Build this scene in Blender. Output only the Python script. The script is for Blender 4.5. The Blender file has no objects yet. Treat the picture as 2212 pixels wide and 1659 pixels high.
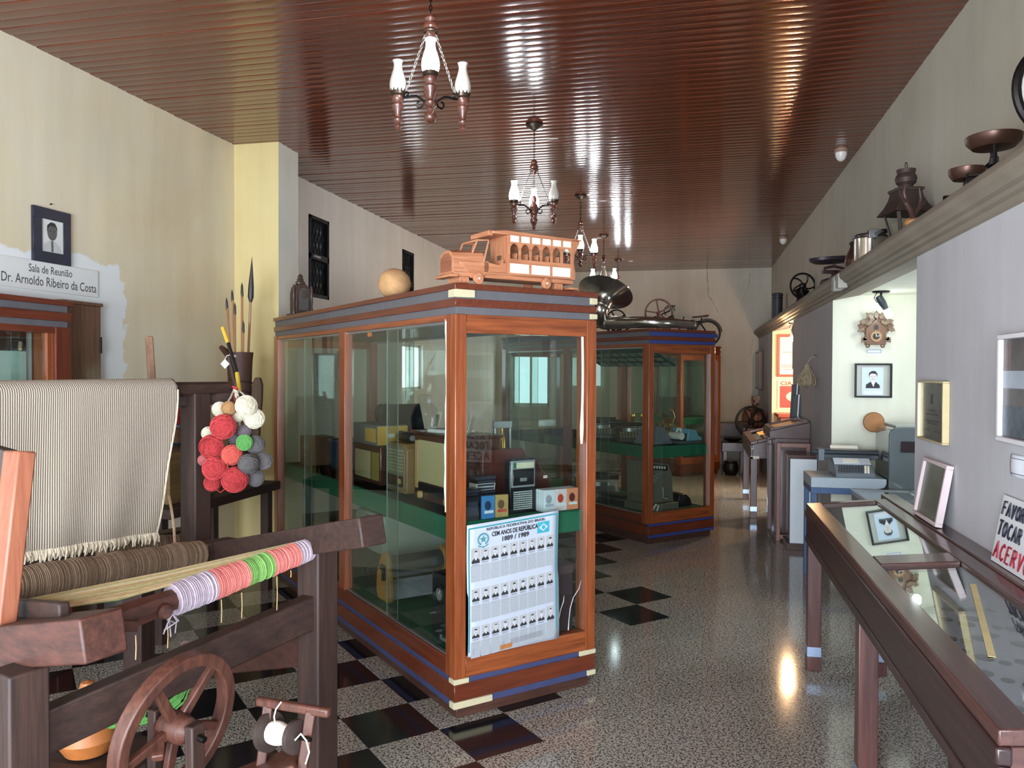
import bpy, math, random
from mathutils import Vector, Matrix, Euler
random.seed(7)
SC = bpy.context.scene
COL = SC.collection
PI = math.pi

# ------------------------------------------------------------------ camera
FPX = 1721.4
YAW, PITCH, ROLL = math.radians(-12.897), math.radians(-0.916), math.radians(0.205)
EYE = Vector((0, 0, 1.6))
FWD = Vector((math.sin(YAW)*math.cos(PITCH), math.cos(YAW)*math.cos(PITCH), math.sin(PITCH)))
_r = Vector((math.cos(YAW), -math.sin(YAW), 0)); _u = _r.cross(FWD)
RGT = math.cos(ROLL)*_r + math.sin(ROLL)*_u
UPV = -math.sin(ROLL)*_r + math.cos(ROLL)*_u
cam_d = bpy.data.cameras.new('camera'); cam = bpy.data.objects.new('camera', cam_d); COL.objects.link(cam)
cam_d.sensor_width = 36; cam_d.lens = FPX/2212*36; cam_d.clip_start = 0.05; cam_d.clip_end = 100
cam.matrix_world = Matrix(((RGT.x, UPV.x, -FWD.x, EYE.x), (RGT.y, UPV.y, -FWD.y, EYE.y), (RGT.z, UPV.z, -FWD.z, EYE.z), (0, 0, 0, 1)))
SC.camera = cam

# ------------------------------------------------------------------ world, daylight, exposure
W = bpy.data.worlds.new('sky'); SC.world = W; W.use_nodes = True
W.node_tree.nodes['Background'].inputs[0].default_value = (0.72, 0.84, 1.0, 1)
W.node_tree.nodes['Background'].inputs[1].default_value = 1.6
def area(name, loc, rot, sx, sy, power, col):
    d = bpy.data.lights.new(name, 'AREA'); d.shape = 'RECTANGLE'; d.size = sx; d.size_y = sy; d.energy = power; d.color = col
    o = bpy.data.objects.new(name, d); COL.objects.link(o); o.location = loc; o.rotation_euler = rot
    return o
# daylight through the street doorway behind the camera, the side door and windows added to brighten the back (openings built below)
area('daylight_doorway', (-0.9, -2.95, 1.35), (math.radians(90), 0, 0), 3.0, 2.5, 385, (0.80, 0.90, 1.0))
area('daylight_side_door', (1.35, -1.3, 1.2), (math.radians(90), 0, math.radians(90)), 2.0, 2.1, 165, (0.80, 0.90, 1.0))
area('added_left_window_light', (-3.72, 9.9, 1.65), (math.radians(90), 0, math.radians(-90)), 0.8, 0.6, 4, (0.88, 0.94, 1.0))  # this and the next: added windows, to bring light into the back
area('added_back_window_light', (-2.95, 14.52, 1.46), (math.radians(-90), 0, 0), 0.7, 1.0, 5, (1.0, 0.93, 0.82))
area('added_near_alcove_light', (2.56, 5.75, 1.45), (math.radians(90), 0, math.radians(90)), 1.5, 1.0, 9, (0.86, 0.95, 1.0))  # both alcove lamps are added, out of view, to brighten the back half
area('added_far_alcove_light', (2.56, 10.7, 1.45), (math.radians(90), 0, math.radians(90)), 1.5, 1.0, 70, (1.0, 0.86, 0.68))
SC.view_settings.view_transform = 'Standard'; SC.view_settings.look = 'None'
SC.view_settings.gamma = 1; SC.view_settings.use_curve_mapping = False
SC.view_settings.exposure = 0.86
try:
    SC.cycles.max_bounces = 10; SC.cycles.diffuse_bounces = 4; SC.cycles.glossy_bounces = 5
    SC.cycles.transparent_max_bounces = 24; SC.cycles.transmission_bounces = 6
    SC.cycles.caustics_reflective = False; SC.cycles.caustics_refractive = False
    SC.cycles.sample_clamp_indirect = 6
except Exception: pass

def ray(u, v): return FWD + RGT*((u-1106)/FPX) - UPV*((v-829.5)/FPX)
def onX(u, v, x): d = ray(u, v); return EYE + d*(x/d.x)
def onY(u, v, y): d = ray(u, v); return EYE + d*(y/d.y)
def onZ(u, v, z): d = ray(u, v); return EYE + d*((z-1.6)/d.z)
def dep(u, v, d): return EYE + ray(u, v)*d

# ------------------------------------------------------------------ materials
def srgb(r, g, b):
    f = lambda c: (c/255/12.92) if c/255 <= 0.04045 else ((c/255+0.055)/1.055)**2.4
    return (f(r), f(g), f(b), 1)
MATS = {}
def mat(name):
    m = bpy.data.materials.new(name); m.use_nodes = True
    return m, m.node_tree, m.node_tree.nodes['Principled BSDF']
def N(nt, t, **kw):
    n = nt.nodes.new(t)
    for k, v in kw.items(): setattr(n, k, v)
    return n
def coords(nt, scale, src='Object'):
    tc = N(nt, 'ShaderNodeTexCoord'); mp = N(nt, 'ShaderNodeMapping'); mp.inputs['Scale'].default_value = scale
    nt.links.new(tc.outputs[src], mp.inputs[0]); return mp.outputs[0]
def ramp(nt, fac, stops):
    r = N(nt, 'ShaderNodeValToRGB'); e = r.color_ramp.elements
    e[0].position, e[0].color = stops[0]; e[1].position, e[1].color = stops[-1]
    for p, c in stops[1:-1]:
        x = e.new(p); x.color = c
    nt.links.new(fac, r.inputs[0]); return r.outputs[0]
def noise(nt, vec, scale, detail=4, rough=0.55):
    n = N(nt, 'ShaderNodeTexNoise'); n.inputs['Scale'].default_value = scale; n.inputs['Detail'].default_value = detail
    n.inputs['Roughness'].default_value = rough; nt.links.new(vec, n.inputs['Vector']); return n.outputs['Fac']
def bump(nt, b, h, strength, dist=0.002):
    n = N(nt, 'ShaderNodeBump'); n.inputs['Strength'].default_value = strength; n.inputs['Distance'].default_value = dist
    nt.links.new(h, n.inputs['Height']); nt.links.new(n.outputs[0], b.inputs['Normal'])
def plain(name, col, rough=0.5, metal=0.0, var=0.12, vs=14, bmp=0.0, coat=0.0, emit=None, es=0):
    """one colour broken up by a procedural noise"""
    if name in MATS: return MATS[name]
    m, nt, b = mat(name)
    d = tuple(c*(1-var) for c in col[:3])+(1,); l = tuple(min(1, c*(1+var)) for c in col[:3])+(1,)
    f = noise(nt, coords(nt, (1, 1, 1)), vs, 5)
    nt.links.new(ramp(nt, f, [(0.3, d), (0.7, l)]), b.inputs['Base Color'])
    b.inputs['Roughness'].default_value = rough; b.inputs['Metallic'].default_value = metal
    b.inputs['Coat Weight'].default_value = coat
    if bmp: bump(nt, b, noise(nt, coords(nt, (1, 1, 1)), vs*6, 4), bmp)
    if emit: b.inputs['Emission Color'].default_value = emit; b.inputs['Emission Strength'].default_value = es
    MATS[name] = m; return m
def wood(name, dark, light, axis=2, rough=0.4, scale=1.0, coat=0.15, bmp=0.15, rnd=0.0, stretch=0.07):
    key = name+'xyz'[axis]
    if key in MATS: return MATS[key]
    m, nt, b = mat(key)
    s = [14*scale]*3; s[axis] *= stretch
    v = coords(nt, s)
    f1 = noise(nt, v, 3.0, 6, 0.6)
    s2 = [60*scale]*3; s2[axis] *= 0.03
    f2 = noise(nt, coords(nt, s2), 2.5, 3, 0.6)
    mx = N(nt, 'ShaderNodeMath', operation='MULTIPLY_ADD'); nt.links.new(f2, mx.inputs[0]); mx.inputs[1].default_value = 0.45; nt.links.new(f1, mx.inputs[2])
    c = ramp(nt, mx.outputs[0], [(0.42, dark), (0.72, tuple((a+q)/2 for a, q in zip(dark, light))), (1.0, light)])
    if rnd:
        oi = N(nt, 'ShaderNodeObjectInfo'); hs = N(nt, 'ShaderNodeHueSaturation')
        mr = N(nt, 'ShaderNodeMapRange'); mr.inputs[3].default_value = 1-rnd; mr.inputs[4].default_value = 1+rnd
        nt.links.new(oi.outputs['Random'], mr.inputs[0]); nt.links.new(mr.outputs[0], hs.inputs['Value']); nt.links.new(c, hs.inputs['Color']); c = hs.outputs[0]
    nt.links.new(c, b.inputs['Base Color'])
    b.inputs['Roughness'].default_value = rough; b.inputs['Coat Weight'].default_value = coat; b.inputs['Coat Roughness'].default_value = 0.08
    if bmp: bump(nt, b, mx.outputs[0], bmp, 0.003)
    MATS[key] = m; return m
def glass(name, tint=(0.93, 0.97, 0.95, 1), refl=1.0, rough=0.0):
    m = bpy.data.materials.new(name); m.use_nodes = True; nt = m.node_tree
    for n in list(nt.nodes): nt.nodes.remove(n)
    out = N(nt, 'ShaderNodeOutputMaterial'); mix = N(nt, 'ShaderNodeMixShader')
    tr = N(nt, 'ShaderNodeBsdfTransparent'); tr.inputs[0].default_value = tint
    gl = N(nt, 'ShaderNodeBsdfGlossy'); gl.inputs['Roughness'].default_value = rough; gl.inputs['Color'].default_value = (0.95, 1, 0.98, 1)
    lw = N(nt, 'ShaderNodeLayerWeight'); lw.inputs[0].default_value = 0.5; pw5 = N(nt, 'ShaderNodeMath', operation='POWER'); nt.links.new(lw.outputs['Facing'], pw5.inputs[0]); pw5.inputs[1].default_value = 5
    fr = N(nt, 'ShaderNodeMath', operation='MULTIPLY_ADD'); nt.links.new(pw5.outputs[0], fr.inputs[0]); fr.inputs[1].default_value = 0.955; fr.inputs[2].default_value = 0.045
    sm = noise(nt, coords(nt, (1, 1, 1)), 3.0, 5)      # faint dust and smears
    ad = N(nt, 'ShaderNodeMath', operation='MULTIPLY_ADD'); nt.links.new(sm, ad.inputs[0]); ad.inputs[1].default_value = 0.015
    mu = N(nt, 'ShaderNodeMath', operation='MULTIPLY'); nt.links.new(fr.outputs[0], mu.inputs[0]); mu.inputs[1].default_value = refl
    nt.links.new(mu.outputs[0], ad.inputs[2])
    nt.links.new(ad.outputs[0], mix.inputs[0]); nt.links.new(tr.outputs[0], mix.inputs[1]); nt.links.new(gl.outputs[0], mix.inputs[2])
    nt.links.new(mix.outputs[0], out.inputs[0]); return m
def plaster(name, c1, c2, c3, patch=None):
    m, nt, b = mat(name)
    v = coords(nt, (1, 1, 1))
    f = noise(nt, v, 0.9, 6, 0.6)
    c = ramp(nt, f, [(0.3, c1), (0.5, c2), (0.72, c3)])
    st = noise(nt, coords(nt, (3, 3, 0.35)), 2.2, 5, 0.6)       # vertical streaks of damp and dust
    mx = N(nt, 'ShaderNodeMix', data_type='RGBA', blend_type='MULTIPLY')
    nt.links.new(c, mx.inputs[6]); mx.inputs[0].default_value = 0.5
    nt.links.new(ramp(nt, st, [(0.3, (0.82, 0.81, 0.79, 1)), (0.65, (1, 1, 1, 1))]), mx.inputs[7])
    c = mx.outputs[2]
    if patch:      # repainted patch round the doorway: ragged edge, colour, limits (y,z)
        col, y1, z1 = patch
        tc = N(nt, 'ShaderNodeTexCoord'); sx = N(nt, 'ShaderNodeSeparateXYZ'); nt.links.new(tc.outputs['Object'], sx.inputs[0])
        ns = noise(nt, v, 5.0, 5, 0.6)
        def lim(out, lv, amp):
            a = N(nt, 'ShaderNodeMath', operation='MULTIPLY_ADD'); nt.links.new(ns, a.inputs[0]); a.inputs[1].default_value = amp; nt.links.new(out, a.inputs[2])
            r = N(nt, 'ShaderNodeMapRange'); r.inputs[1].default_value = lv+amp*0.5-0.006; r.inputs[2].default_value = lv+amp*0.5+0.006; r.inputs[3].default_value = 1; r.inputs[4].default_value = 0
            nt.links.new(a.outputs[0], r.inputs[0]); return r.outputs[0]
        p = N(nt, 'ShaderNodeMath', operation='MULTIPLY'); nt.links.new(lim(sx.outputs['Y'], y1, 0.35), p.inputs[0]); nt.links.new(lim(sx.outputs['Z'], z1, 0.2), p.inputs[1])
        m2 = N(nt, 'ShaderNodeMix', data_type='RGBA'); nt.links.new(p.outputs[0], m2.inputs[0]); nt.links.new(c, m2.inputs[6]); m2.inputs[7].default_value = col
        c = m2.outputs[2]
    nt.links.new(c, b.inputs['Base Color']); b.inputs['Roughness'].default_value = 0.75
    bump(nt, b, noise(nt, v, 40, 5), 0.12, 0.004)
    return m
def terrazzo(name, base, chips, dark_frac, rough=0.16):
    m, nt, b = mat(name)
    oi = N(nt, 'ShaderNodeObjectInfo')
    tc = N(nt, 'ShaderNodeTexCoord'); va = N(nt, 'ShaderNodeVectorMath', operation='ADD'); nt.links.new(tc.outputs['Object'], va.inputs[0]); nt.links.new(oi.outputs['Location'], va.inputs[1])
    n1 = noise(nt, va.outputs[0], 122, 3, 0.6)
    n2 = noise(nt, va.outputs[0], 64, 3, 0.6)
    mx = N(nt, 'ShaderNodeMath', operation='MULTIPLY_ADD'); nt.links.new(n2, mx.inputs[0]); mx.inputs[1].default_value = 0.5; nt.links.new(n1, mx.inputs[2])
    c = ramp(nt, mx.outputs[0], [(dark_frac, chips), (dark_frac+0.07, base)])
    big = noise(nt, va.outputs[0], 2.0, 3)
    hs = N(nt, 'ShaderNodeHueSaturation'); mr = N(nt, 'ShaderNodeMapRange'); mr.inputs[3].default_value = 0.82; mr.inputs[4].default_value = 1.18
    nt.links.new(big, mr.inputs[0]); nt.links.new(mr.outputs[0], hs.inputs['Value']); nt.links.new(c, hs.inputs['Color'])
    nt.links.new(hs.outputs[0], b.inputs['Base Color'])
    b.inputs['Roughness'].default_value = rough; b.inputs['Specular IOR Level'].default_value = 0.6
    rr = N(nt, 'ShaderNodeMapRange'); rr.inputs[3].default_value = rough*0.8; rr.inputs[4].default_value = rough*1.5
    nt.links.new(noise(nt, va.outputs[0], 6, 4), rr.inputs[0]); nt.links.new(rr.outputs[0], b.inputs['Roughness'])
    return m
def cloth(name, c1, c2, sx, sy, sz, rough=0.95, bmp=0.6, axis='X'):
    """woven ribs: bands along one axis broken by noise"""
    if name in MATS: return MATS[name]
    m, nt, b = mat(name)
    w = N(nt, 'ShaderNodeTexWave', bands_direction=axis); nt.links.new(coords(nt, (sx, sy, sz)), w.inputs['Vector']); w.inputs['Scale'].default_value = 1; w.inputs['Distortion'].default_value = 0.6
    w.inputs['Detail'].default_value = 2
    nt.links.new(ramp(nt, w.outputs['Fac'], [(0.1, c1), (0.8, c2)]), b.inputs['Base Color']); b.inputs['Roughness'].default_value = rough
    bump(nt, b, w.outputs['Fac'], bmp, 0.003); MATS[name] = m; return m

# ------------------------------------------------------------------ mesh builder
def frame(axis, up=None):
    z = Vector(axis).normalized(); up = Vector(up) if up else (Vector((0, 0, 1)) if abs(z.z) < 0.95 else Vector((0, 1, 0)))
    x = up.cross(z).normalized(); y = z.cross(x); return x, y, z
class MB:
    def __init__(s): s.v = []; s.f = []; s.m = []; s.mi = 0
    def add(s, vs, fs):
        k = len(s.v); s.v += [tuple(p) for p in vs]; s.f += [tuple(i+k for i in q) for q in fs]; s.m += [s.mi]*len(fs); return s
    def box(s, a, b, T=None):
        (x0, y0, z0), (x1, y1, z1) = [min(p, q) for p, q in zip(a, b)], [max(p, q) for p, q in zip(a, b)]
        vs = [Vector(p) for p in ((x0, y0, z0), (x1, y0, z0), (x1, y1, z0), (x0, y1, z0), (x0, y0, z1), (x1, y0, z1), (x1, y1, z1), (x0, y1, z1))]
        if T: vs = [T @ p for p in vs]
        return s.add(vs, [(0, 3, 2, 1), (4, 5, 6, 7), (0, 1, 5, 4), (1, 2, 6, 5), (2, 3, 7, 6), (3, 0, 4, 7)])
    def beam(s, p, q, w, h, up=None, w2=None, h2=None):
        p, q = Vector(p), Vector(q); x, y, z = frame(q-p, up); w2 = w2 or w; h2 = h2 or h
        vs = [c+x*(a*ww/2)+y*(b*hh/2) for c, ww, hh in ((p, w, h), (q, w2, h2)) for a, b in ((-1, -1), (1, -1), (1, 1), (-1, 1))]
        return s.add(vs, [(0, 3, 2, 1), (4, 5, 6, 7), (0, 1, 5, 4), (1, 2, 6, 5), (2, 3, 7, 6), (3, 0, 4, 7)])
    def tube(s, pts, r, n=8, closed=False, caps=True):
        pts = [Vector(p) for p in pts]; k = len(pts); R = r if isinstance(r, (list, tuple)) else [r]*k
        base = len(s.v); px = None; vs = []
        for i, p in enumerate(pts):
            a = pts[(i-1) % k] if (closed or i) else p; c = pts[(i+1) % k] if (closed or i < k-1) else p
            t = (c-a); t = t.normalized() if t.length > 1e-9 else Vector((0, 0, 1))
            if px is None: x, y, _ = frame(t)
            else:
                x = px-t*px.dot(t); x = x.normalized() if x.length > 1e-6 else frame(t)[0]; y = t.cross(x)
            px = x
            vs += [p+(x*math.cos(2*PI*j/n)+y*math.sin(2*PI*j/n))*R[i] for j in range(n)]
        fs = []
        for i in range(k if closed else k-1):
            for j in range(n):
                a, b = i*n, ((i+1) % k)*n; fs.append((a+j, a+(j+1) % n, b+(j+1) % n, b+j))
        if caps and not closed: fs += [tuple(reversed(range(n))), tuple(range((k-1)*n, k*n))]
        return s.add(vs, fs)
    def lathe(s, prof, o=(0, 0, 0), axis=(0, 0, 1), n=20, sx=1.0, sy=1.0, a0=0.0):
        x, y, z = frame(axis, (0, 1, 0) if abs(Vector(axis).normalized().z) > 0.95 else None); o = Vector(o); vs = []; fs = []; k = len(prof)
        for r, h in prof:
            vs += [o+z*h+x*(r*sx*math.cos(a0+2*PI*j/n))+y*(r*sy*math.sin(a0+2*PI*j/n)) for j in range(n)]
        for i in range(k-1):
            for j in range(n): fs.append((i*n+j, i*n+(j+1) % n, (i+1)*n+(j+1) % n, (i+1)*n+j))
        if prof[0][0] > 1e-5: fs.append(tuple(reversed(range(n))))
        if prof[-1][0] > 1e-5: fs.append(tuple(range((k-1)*n, k*n)))
        return s.add(vs, fs)
    def ell(s, c, rx, ry, rz, n=16, m=10, jit=0.0, T=None):
        vs = []; fs = []
        for i in range(m+1):
            t = PI*i/m
            for j in range(n):
                a = 2*PI*j/n; k = 1+(random.uniform(-jit, jit) if jit and 0 < i < m else 0)
                p = Vector((rx*math.sin(t)*math.cos(a)*k, ry*math.sin(t)*math.sin(a)*k, -rz*math.cos(t)*k))
                if T: p = T @ p
                vs.append(Vector(c)+p)
        for i in range(m):
            for j in range(n): fs.append((i*n+j, i*n+(j+1) % n, (i+1)*n+(j+1) % n, (i+1)*n+j))
        return s.add(vs, fs)
    def ring(s, c, axis, R, r, n=24, m=6, sx=1.0, sy=1.0):
        x, y, z = frame(axis); c = Vector(c)
        return s.tube([c+x*(R*sx*math.cos(2*PI*j/n))+y*(R*sy*math.sin(2*PI*j/n)) for j in range(n)], r, m, closed=True)
    def hoop(s, c, axis, R0, R1, th, n=36):
        """flat wheel rim: rectangular section"""
        x, y, z = frame(axis); c = Vector(c); vs = []; fs = []
        for j in range(n):
            d = x*math.cos(2*PI*j/n)+y*math.sin(2*PI*j/n)
            vs += [c+d*R0-z*th/2, c+d*R1-z*th/2, c+d*R1+z*th/2, c+d*R0+z*th/2]
        for j in range(n):
            a, b = 4*j, 4*((j+1) % n)
            for q in range(4): fs.append((a+q, b+q, b+(q+1) % 4, a+(q+1) % 4))
        return s.add(vs, fs)
    def prism(s, poly, o, ux, uy, d):
        """2-D outline on the plane (o, ux, uy), thickness vector d"""
        o, ux, uy, d = Vector(o), Vector(ux), Vector(uy), Vector(d); n = len(poly)
        vs = [o+ux*a+uy*b for a, b in poly]; vs += [p+d for p in vs]
        fs = [tuple(range(n)), tuple(reversed(range(n, 2*n)))]+[(i, i+n, (i+1) % n+n, (i+1) % n) for i in range(n)]
        return s.add(vs, fs)
    def grid(s, fn, nu, nv, thick=None):
        vs = [Vector(fn(i/nu, j/nv)) for i in range(nu+1) for j in range(nv+1)]
        fs = [(i*(nv+1)+j, (i+1)*(nv+1)+j, (i+1)*(nv+1)+j+1, i*(nv+1)+j+1) for i in range(nu) for j in range(nv)]
        return s.add(vs, fs)
    def mesh(s, name, mats, sharp=0.6):
        me = bpy.data.meshes.new(name); me.from_pydata(s.v, [], s.f)
        for mm in (mats if isinstance(mats, (list, tuple)) else [mats]): me.materials.append(mm)
        me.polygons.foreach_set('material_index', s.m); me.polygons.foreach_set('use_smooth', [True]*len(s.f))
        me.update()
        import bmesh
        bm = bmesh.new(); bm.from_mesh(me); bmesh.ops.recalc_face_normals(bm, faces=bm.faces); bm.to_mesh(me); bm.free()
        me.set_sharp_from_angle(angle=sharp)
        return me
def obj(name, mb, mats, parent=None, bevel=0.0, label=None, solid=0.0, sub=0, me=None):
    me = me or mb.mesh(name, mats)
    o = bpy.data.objects.new(name, me); COL.objects.link(o)
    if parent: o.parent = parent
    if solid: k = o.modifiers.new('solid', 'SOLIDIFY'); k.thickness = solid; k.offset = 0
    if sub: k = o.modifiers.new('sub', 'SUBSURF'); k.levels = sub; k.render_levels = sub
    if bevel: k = o.modifiers.new('bevel', 'BEVEL'); k.width = bevel; k.segments = 1 if bevel < 0.003 else 2; k.limit_method = 'ANGLE'; k.angle_limit = 0.7
    if label: o['label'] = label
    return o
def thing(name, label, cat, loc=(0, 0, 0), rotz=0.0, group=None):
    o = bpy.data.objects.new(name, None); COL.objects.link(o); o.location = loc; o.rotation_euler = (0, 0, rotz)
    o.empty_display_size = 0.1; o['label'] = label; o['category'] = cat
    if group: o['group'] = group
    return o
def tag(o, label, cat, group=None):
    o['label'] = label; o['category'] = cat
    if group: o['group'] = group
    return o
def struct(name, mb, mats, bevel=0.0):
    o = obj(name, mb, mats, None, bevel); o['kind'] = 'structure'; return o
def dup(root, loc, rotz, label=None):
    r = root.copy(); COL.objects.link(r); r.location = loc; r.rotation_euler = (0, 0, rotz)
    if label: r['label'] = label
    for ch in list(root.children):
        c = ch.copy(); COL.objects.link(c); c.parent = r
        for g in list(ch.children):
            d = g.copy(); COL.objects.link(d); d.parent = c
    return r
def text_mesh(name, body, size, mats, parent, o, ux, uy, width=None, bold=0.0, label=None, depth=0.0004, shear=0.0):
    """flat lettering: centred at o, along ux, upward uy, squeezed to width"""
    cu = bpy.data.curves.new(name, 'FONT'); cu.body = body; cu.size = size; cu.align_x = 'CENTER'; cu.align_y = 'CENTER'
    cu.offset = bold; cu.shear = shear; cu.resolution_u = 3
    t = bpy.data.objects.new(name, cu); COL.objects.link(t)
    dg = bpy.context.evaluated_depsgraph_get(); me = bpy.data.meshes.new_from_object(t.evaluated_get(dg)); bpy.data.objects.remove(t); bpy.data.curves.remove(cu)
    xs = [v.co.x for v in me.vertices] or [0, 1]; w = max(xs)-min(xs); k = (width/w) if width else 1.0
    ux, uy, o = Vector(ux).normalized(), Vector(uy).normalized(), Vector(o)
    for v in me.vertices: v.co = o+ux*(v.co.x*k)+uy*v.co.y
    me.materials.clear(); me.materials.append(mats); me.name = name
    ob = bpy.data.objects.new(name, me); COL.objects.link(ob); ob.parent = parent
    if label: ob['label'] = label
    return ob

# ================================================================== THE ROOM
RH = 3.4; XL, XR, XP, YF, YB = -3.6, 1.28, 1.08, -3.0, 14.4
TS = 0.3366; TO = Vector((-1.0983, 3.372, 0)); TA = math.radians(45-0.173)
tB = Vector((math.cos(TA), math.sin(TA), 0)); tA = Vector((-math.sin(TA), math.cos(TA), 0))
terr_light = terrazzo('terrazzo_light', srgb(188, 181, 168), srgb(68, 65, 63), 0.69, 0.085)
terr_dark = terrazzo('terrazzo_dark', srgb(27, 27, 31), srgb(52, 52, 56), 0.50, 0.10)
floor = struct('floor', MB().box((XL-0.3, YF-0.2, -0.12), (2.6, YB+0.2, -0.008)), plain('grout', srgb(88, 84, 80), 0.8))
def tile_mesh(nm, m):
    g = 0.0009; h = TS/2-g; b = MB(); e = 0.0005
    vs = [(-h, -h, -0.008), (h, -h, -0.008), (h, h, -0.008), (-h, h, -0.008), (-h, -h, -e), (h, -h, -e), (h, h, -e), (-h, h, -e),
          (-h+e, -h+e, 0), (h-e, -h+e, 0), (h-e, h-e, 0), (-h+e, h-e, 0)]
    fs = [(8, 9, 10, 11)]+[(i, (i+1) % 4, 4+(i+1) % 4, 4+i) for i in range(4)]+[(4+i, 4+(i+1) % 4, 8+(i+1) % 4, 8+i) for i in range(4)]
    return b.add(vs, fs).mesh(nm, m)
tl_me, td_me = tile_mesh('tile_light', terr_light), tile_mesh('tile_dark', terr_dark)
def is_dark(i, j): return (i+j) % 2 == 1 and (j-i <= 1 or (i, j) in ((3, 6), (2, 5)))
cells = []
for i in range(-22, 40):
    for j in range(-22, 40):
        c = TO+tA*(TS*(i+0.5))+tB*(TS*(j+0.5))
        if XL-0.2 < c.x < 2.4 and YF < c.y < YB+0.1: cells.append((i, j, c))
def in_view(c):
    d = c-EYE; z = d.dot(FWD)
    if z < 0.4: return False
    u = 1106+FPX*d.dot(RGT)/z; v = 829.5-FPX*d.dot(UPV)/z
    return -80 < u < 2290 and v < 1790 and c.x < 1.2 and c.x > XL and not (u < 560 and c.y > 5.5)
vis = sorted([t for t in cells if in_view(t[2])], key=lambda t: t[2].length)[:285]
vs_ = set((i, j) for i, j, c in vis)
for i, j, c in vis:
    t = bpy.data.objects.new('tile', td_me if is_dark(i, j) else tl_me); COL.objects.link(t); t.parent = floor
    t.location = c; t.rotation_euler = (0, 0, TA+random.choice((0, 1, 2, 3))*PI/2)
rest = MB(); cz, sz = math.cos(TA), math.sin(TA)
for i, j, c in cells:
    if (i, j) in vs_: continue
    rest.mi = 1 if is_dark(i, j) else 0; k = len(rest.v); h = TS/2-0.0009
    pts = [c+tB*a+tA*b for a, b in ((-h, -h), (h, -h), (h, h), (-h, h))]
    rest.add([p+Vector((0, 0, -0.008)) for p in pts]+pts, [(4, 5, 6, 7)]+[(q, (q+1) % 4, 4+(q+1) % 4, 4+q) for q in range(4)])
ro = obj('far_tiles', rest, [terr_light, terr_dark], floor); ro['kind'] = 'stuff'

# ceiling: varnished tongue-and-groove planks running across the room
ceil_base = struct('ceiling', MB().box((XL-0.2, YF-0.2, RH+0.014), (XR+0.3, YB+0.2, RH+0.12)), plain('loft', srgb(40, 24, 20), 0.8))
cw = wood('ceiling_wood', srgb(70, 32, 22), srgb(120, 59, 37), 0, 0.15, 0.7, 0.35, 0.06, rnd=0.12, stretch=0.05)
PWD = 0.0805; x0, x1 = XL-0.02, XR+0.02
def plank_mesh(g0, g1):
    w = PWD/2; prof = [(-w+g0*0.2, 0.014), (-w+g0, 0.004), (-w+g0+0.003, 0.0006), (-w*0.55, -0.0003), (0, -0.0005), (w*0.55, -0.0003), (w-g1-0.003, 0.0006), (w-g1, 0.004), (w-g1*0.2, 0.014)]
    n = len(prof); vs = [(x0, y, z) for y, z in prof]+[(x1, y, z) for y, z in prof]
    return MB().add(vs, [(i, i+1, n+i+1, n+i) for i in range(n-1)]).mesh('plank', cw, 0.5)
pm = [plank_mesh(0.0012, 0.0026), plank_mesh(0.0026, 0.0012)]
k = 0; y = 14.4-PWD/2
while y > -0.6:
    p = bpy.data.objects.new('plank', pm[k % 2]); COL.objects.link(p); p.parent = ceil_base; p.location = (0, y, RH+random.uniform(-0.0006, 0.0006))
    p.rotation_euler = (random.gauss(0, 0.0032), random.gauss(0, 0.0004), 0); y -= PWD; k += 1
bk = MB().box((XL, YF, RH), (XR, y+PWD/2, RH+0.014)); o = obj('rear_planks', bk, cw, ceil_base); o['kind'] = 'stuff'

# walls
wl_mat = plaster('plaster_left', srgb(218, 198, 160), srgb(224, 210, 178), srgb(220, 212, 190), (srgb(228, 230, 228), 4.45, 2.27))
struct('wall_left', MB().box((XL-0.2, YF, 0), (XL, 5.74, RH+0.01)), wl_mat)
struct('wall_left_far', MB().box((XL-0.2, 6.06, 0), (XL, 7.0, RH+0.01)).box((XL-0.2, 7.42, 0), (XL, 9.5, RH+0.01)).box((XL-0.2, 10.3, 0), (XL, YB, RH+0.01)).box((XL-0.2, 9.9, 2.31), (XL, 10.3, RH+0.01)).box((XL-0.2, 9.9, 1.95), (XL, 10.3, 2.31)).box((XL-0.2, 9.9, 0), (XL, 10.3, 1.35))
       .box((XL-0.2, 7.0, 0), (XL, 7.42, 2.31)).box((XL-0.2, 7.0, 3.095), (XL, 7.42, RH+0.01)).box((XL-0.2, 9.5, 1.95), (XL, 9.9, 2.31)).box((XL-0.2, 9.5, 0), (XL, 9.9, 1.35)).box((XL-0.2, 9.5, 3.135), (XL, 9.9, RH+0.01)),
       plaster('plaster_far', srgb(208, 206, 200), srgb(217, 216, 211), srgb(222, 221, 216)))
pier = MB().box((XL-0.2, 5.74, 0), (-3.21, 6.06, RH+0.01))
for q in range(6): pier.m[q] = 1 if pier.f[q] == (0, 1, 5, 4) else 0
struct('wall_left_pier', pier, [plaster('plaster_white', srgb(206, 202, 186), srgb(214, 211, 198), srgb(218, 216, 206)), plaster('plaster_yellow', srgb(214, 192, 132), srgb(221, 201, 144), srgb(225, 207, 154))])
wall_back = struct('wall_back', MB().box((XL-0.2, YB, 0), (-3.3, YB+0.2, RH+0.01)).box((-2.6, YB, 0), (2.5, YB+0.2, RH+0.01)).box((-3.3, YB, 0), (-2.6, YB+0.2, .95)).box((-3.3, YB, 1.98), (-2.6, YB+0.2, RH+0.01)), plaster('plaster_back', srgb(196, 186, 168), srgb(207, 198, 182), srgb(214, 206, 192)))
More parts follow.
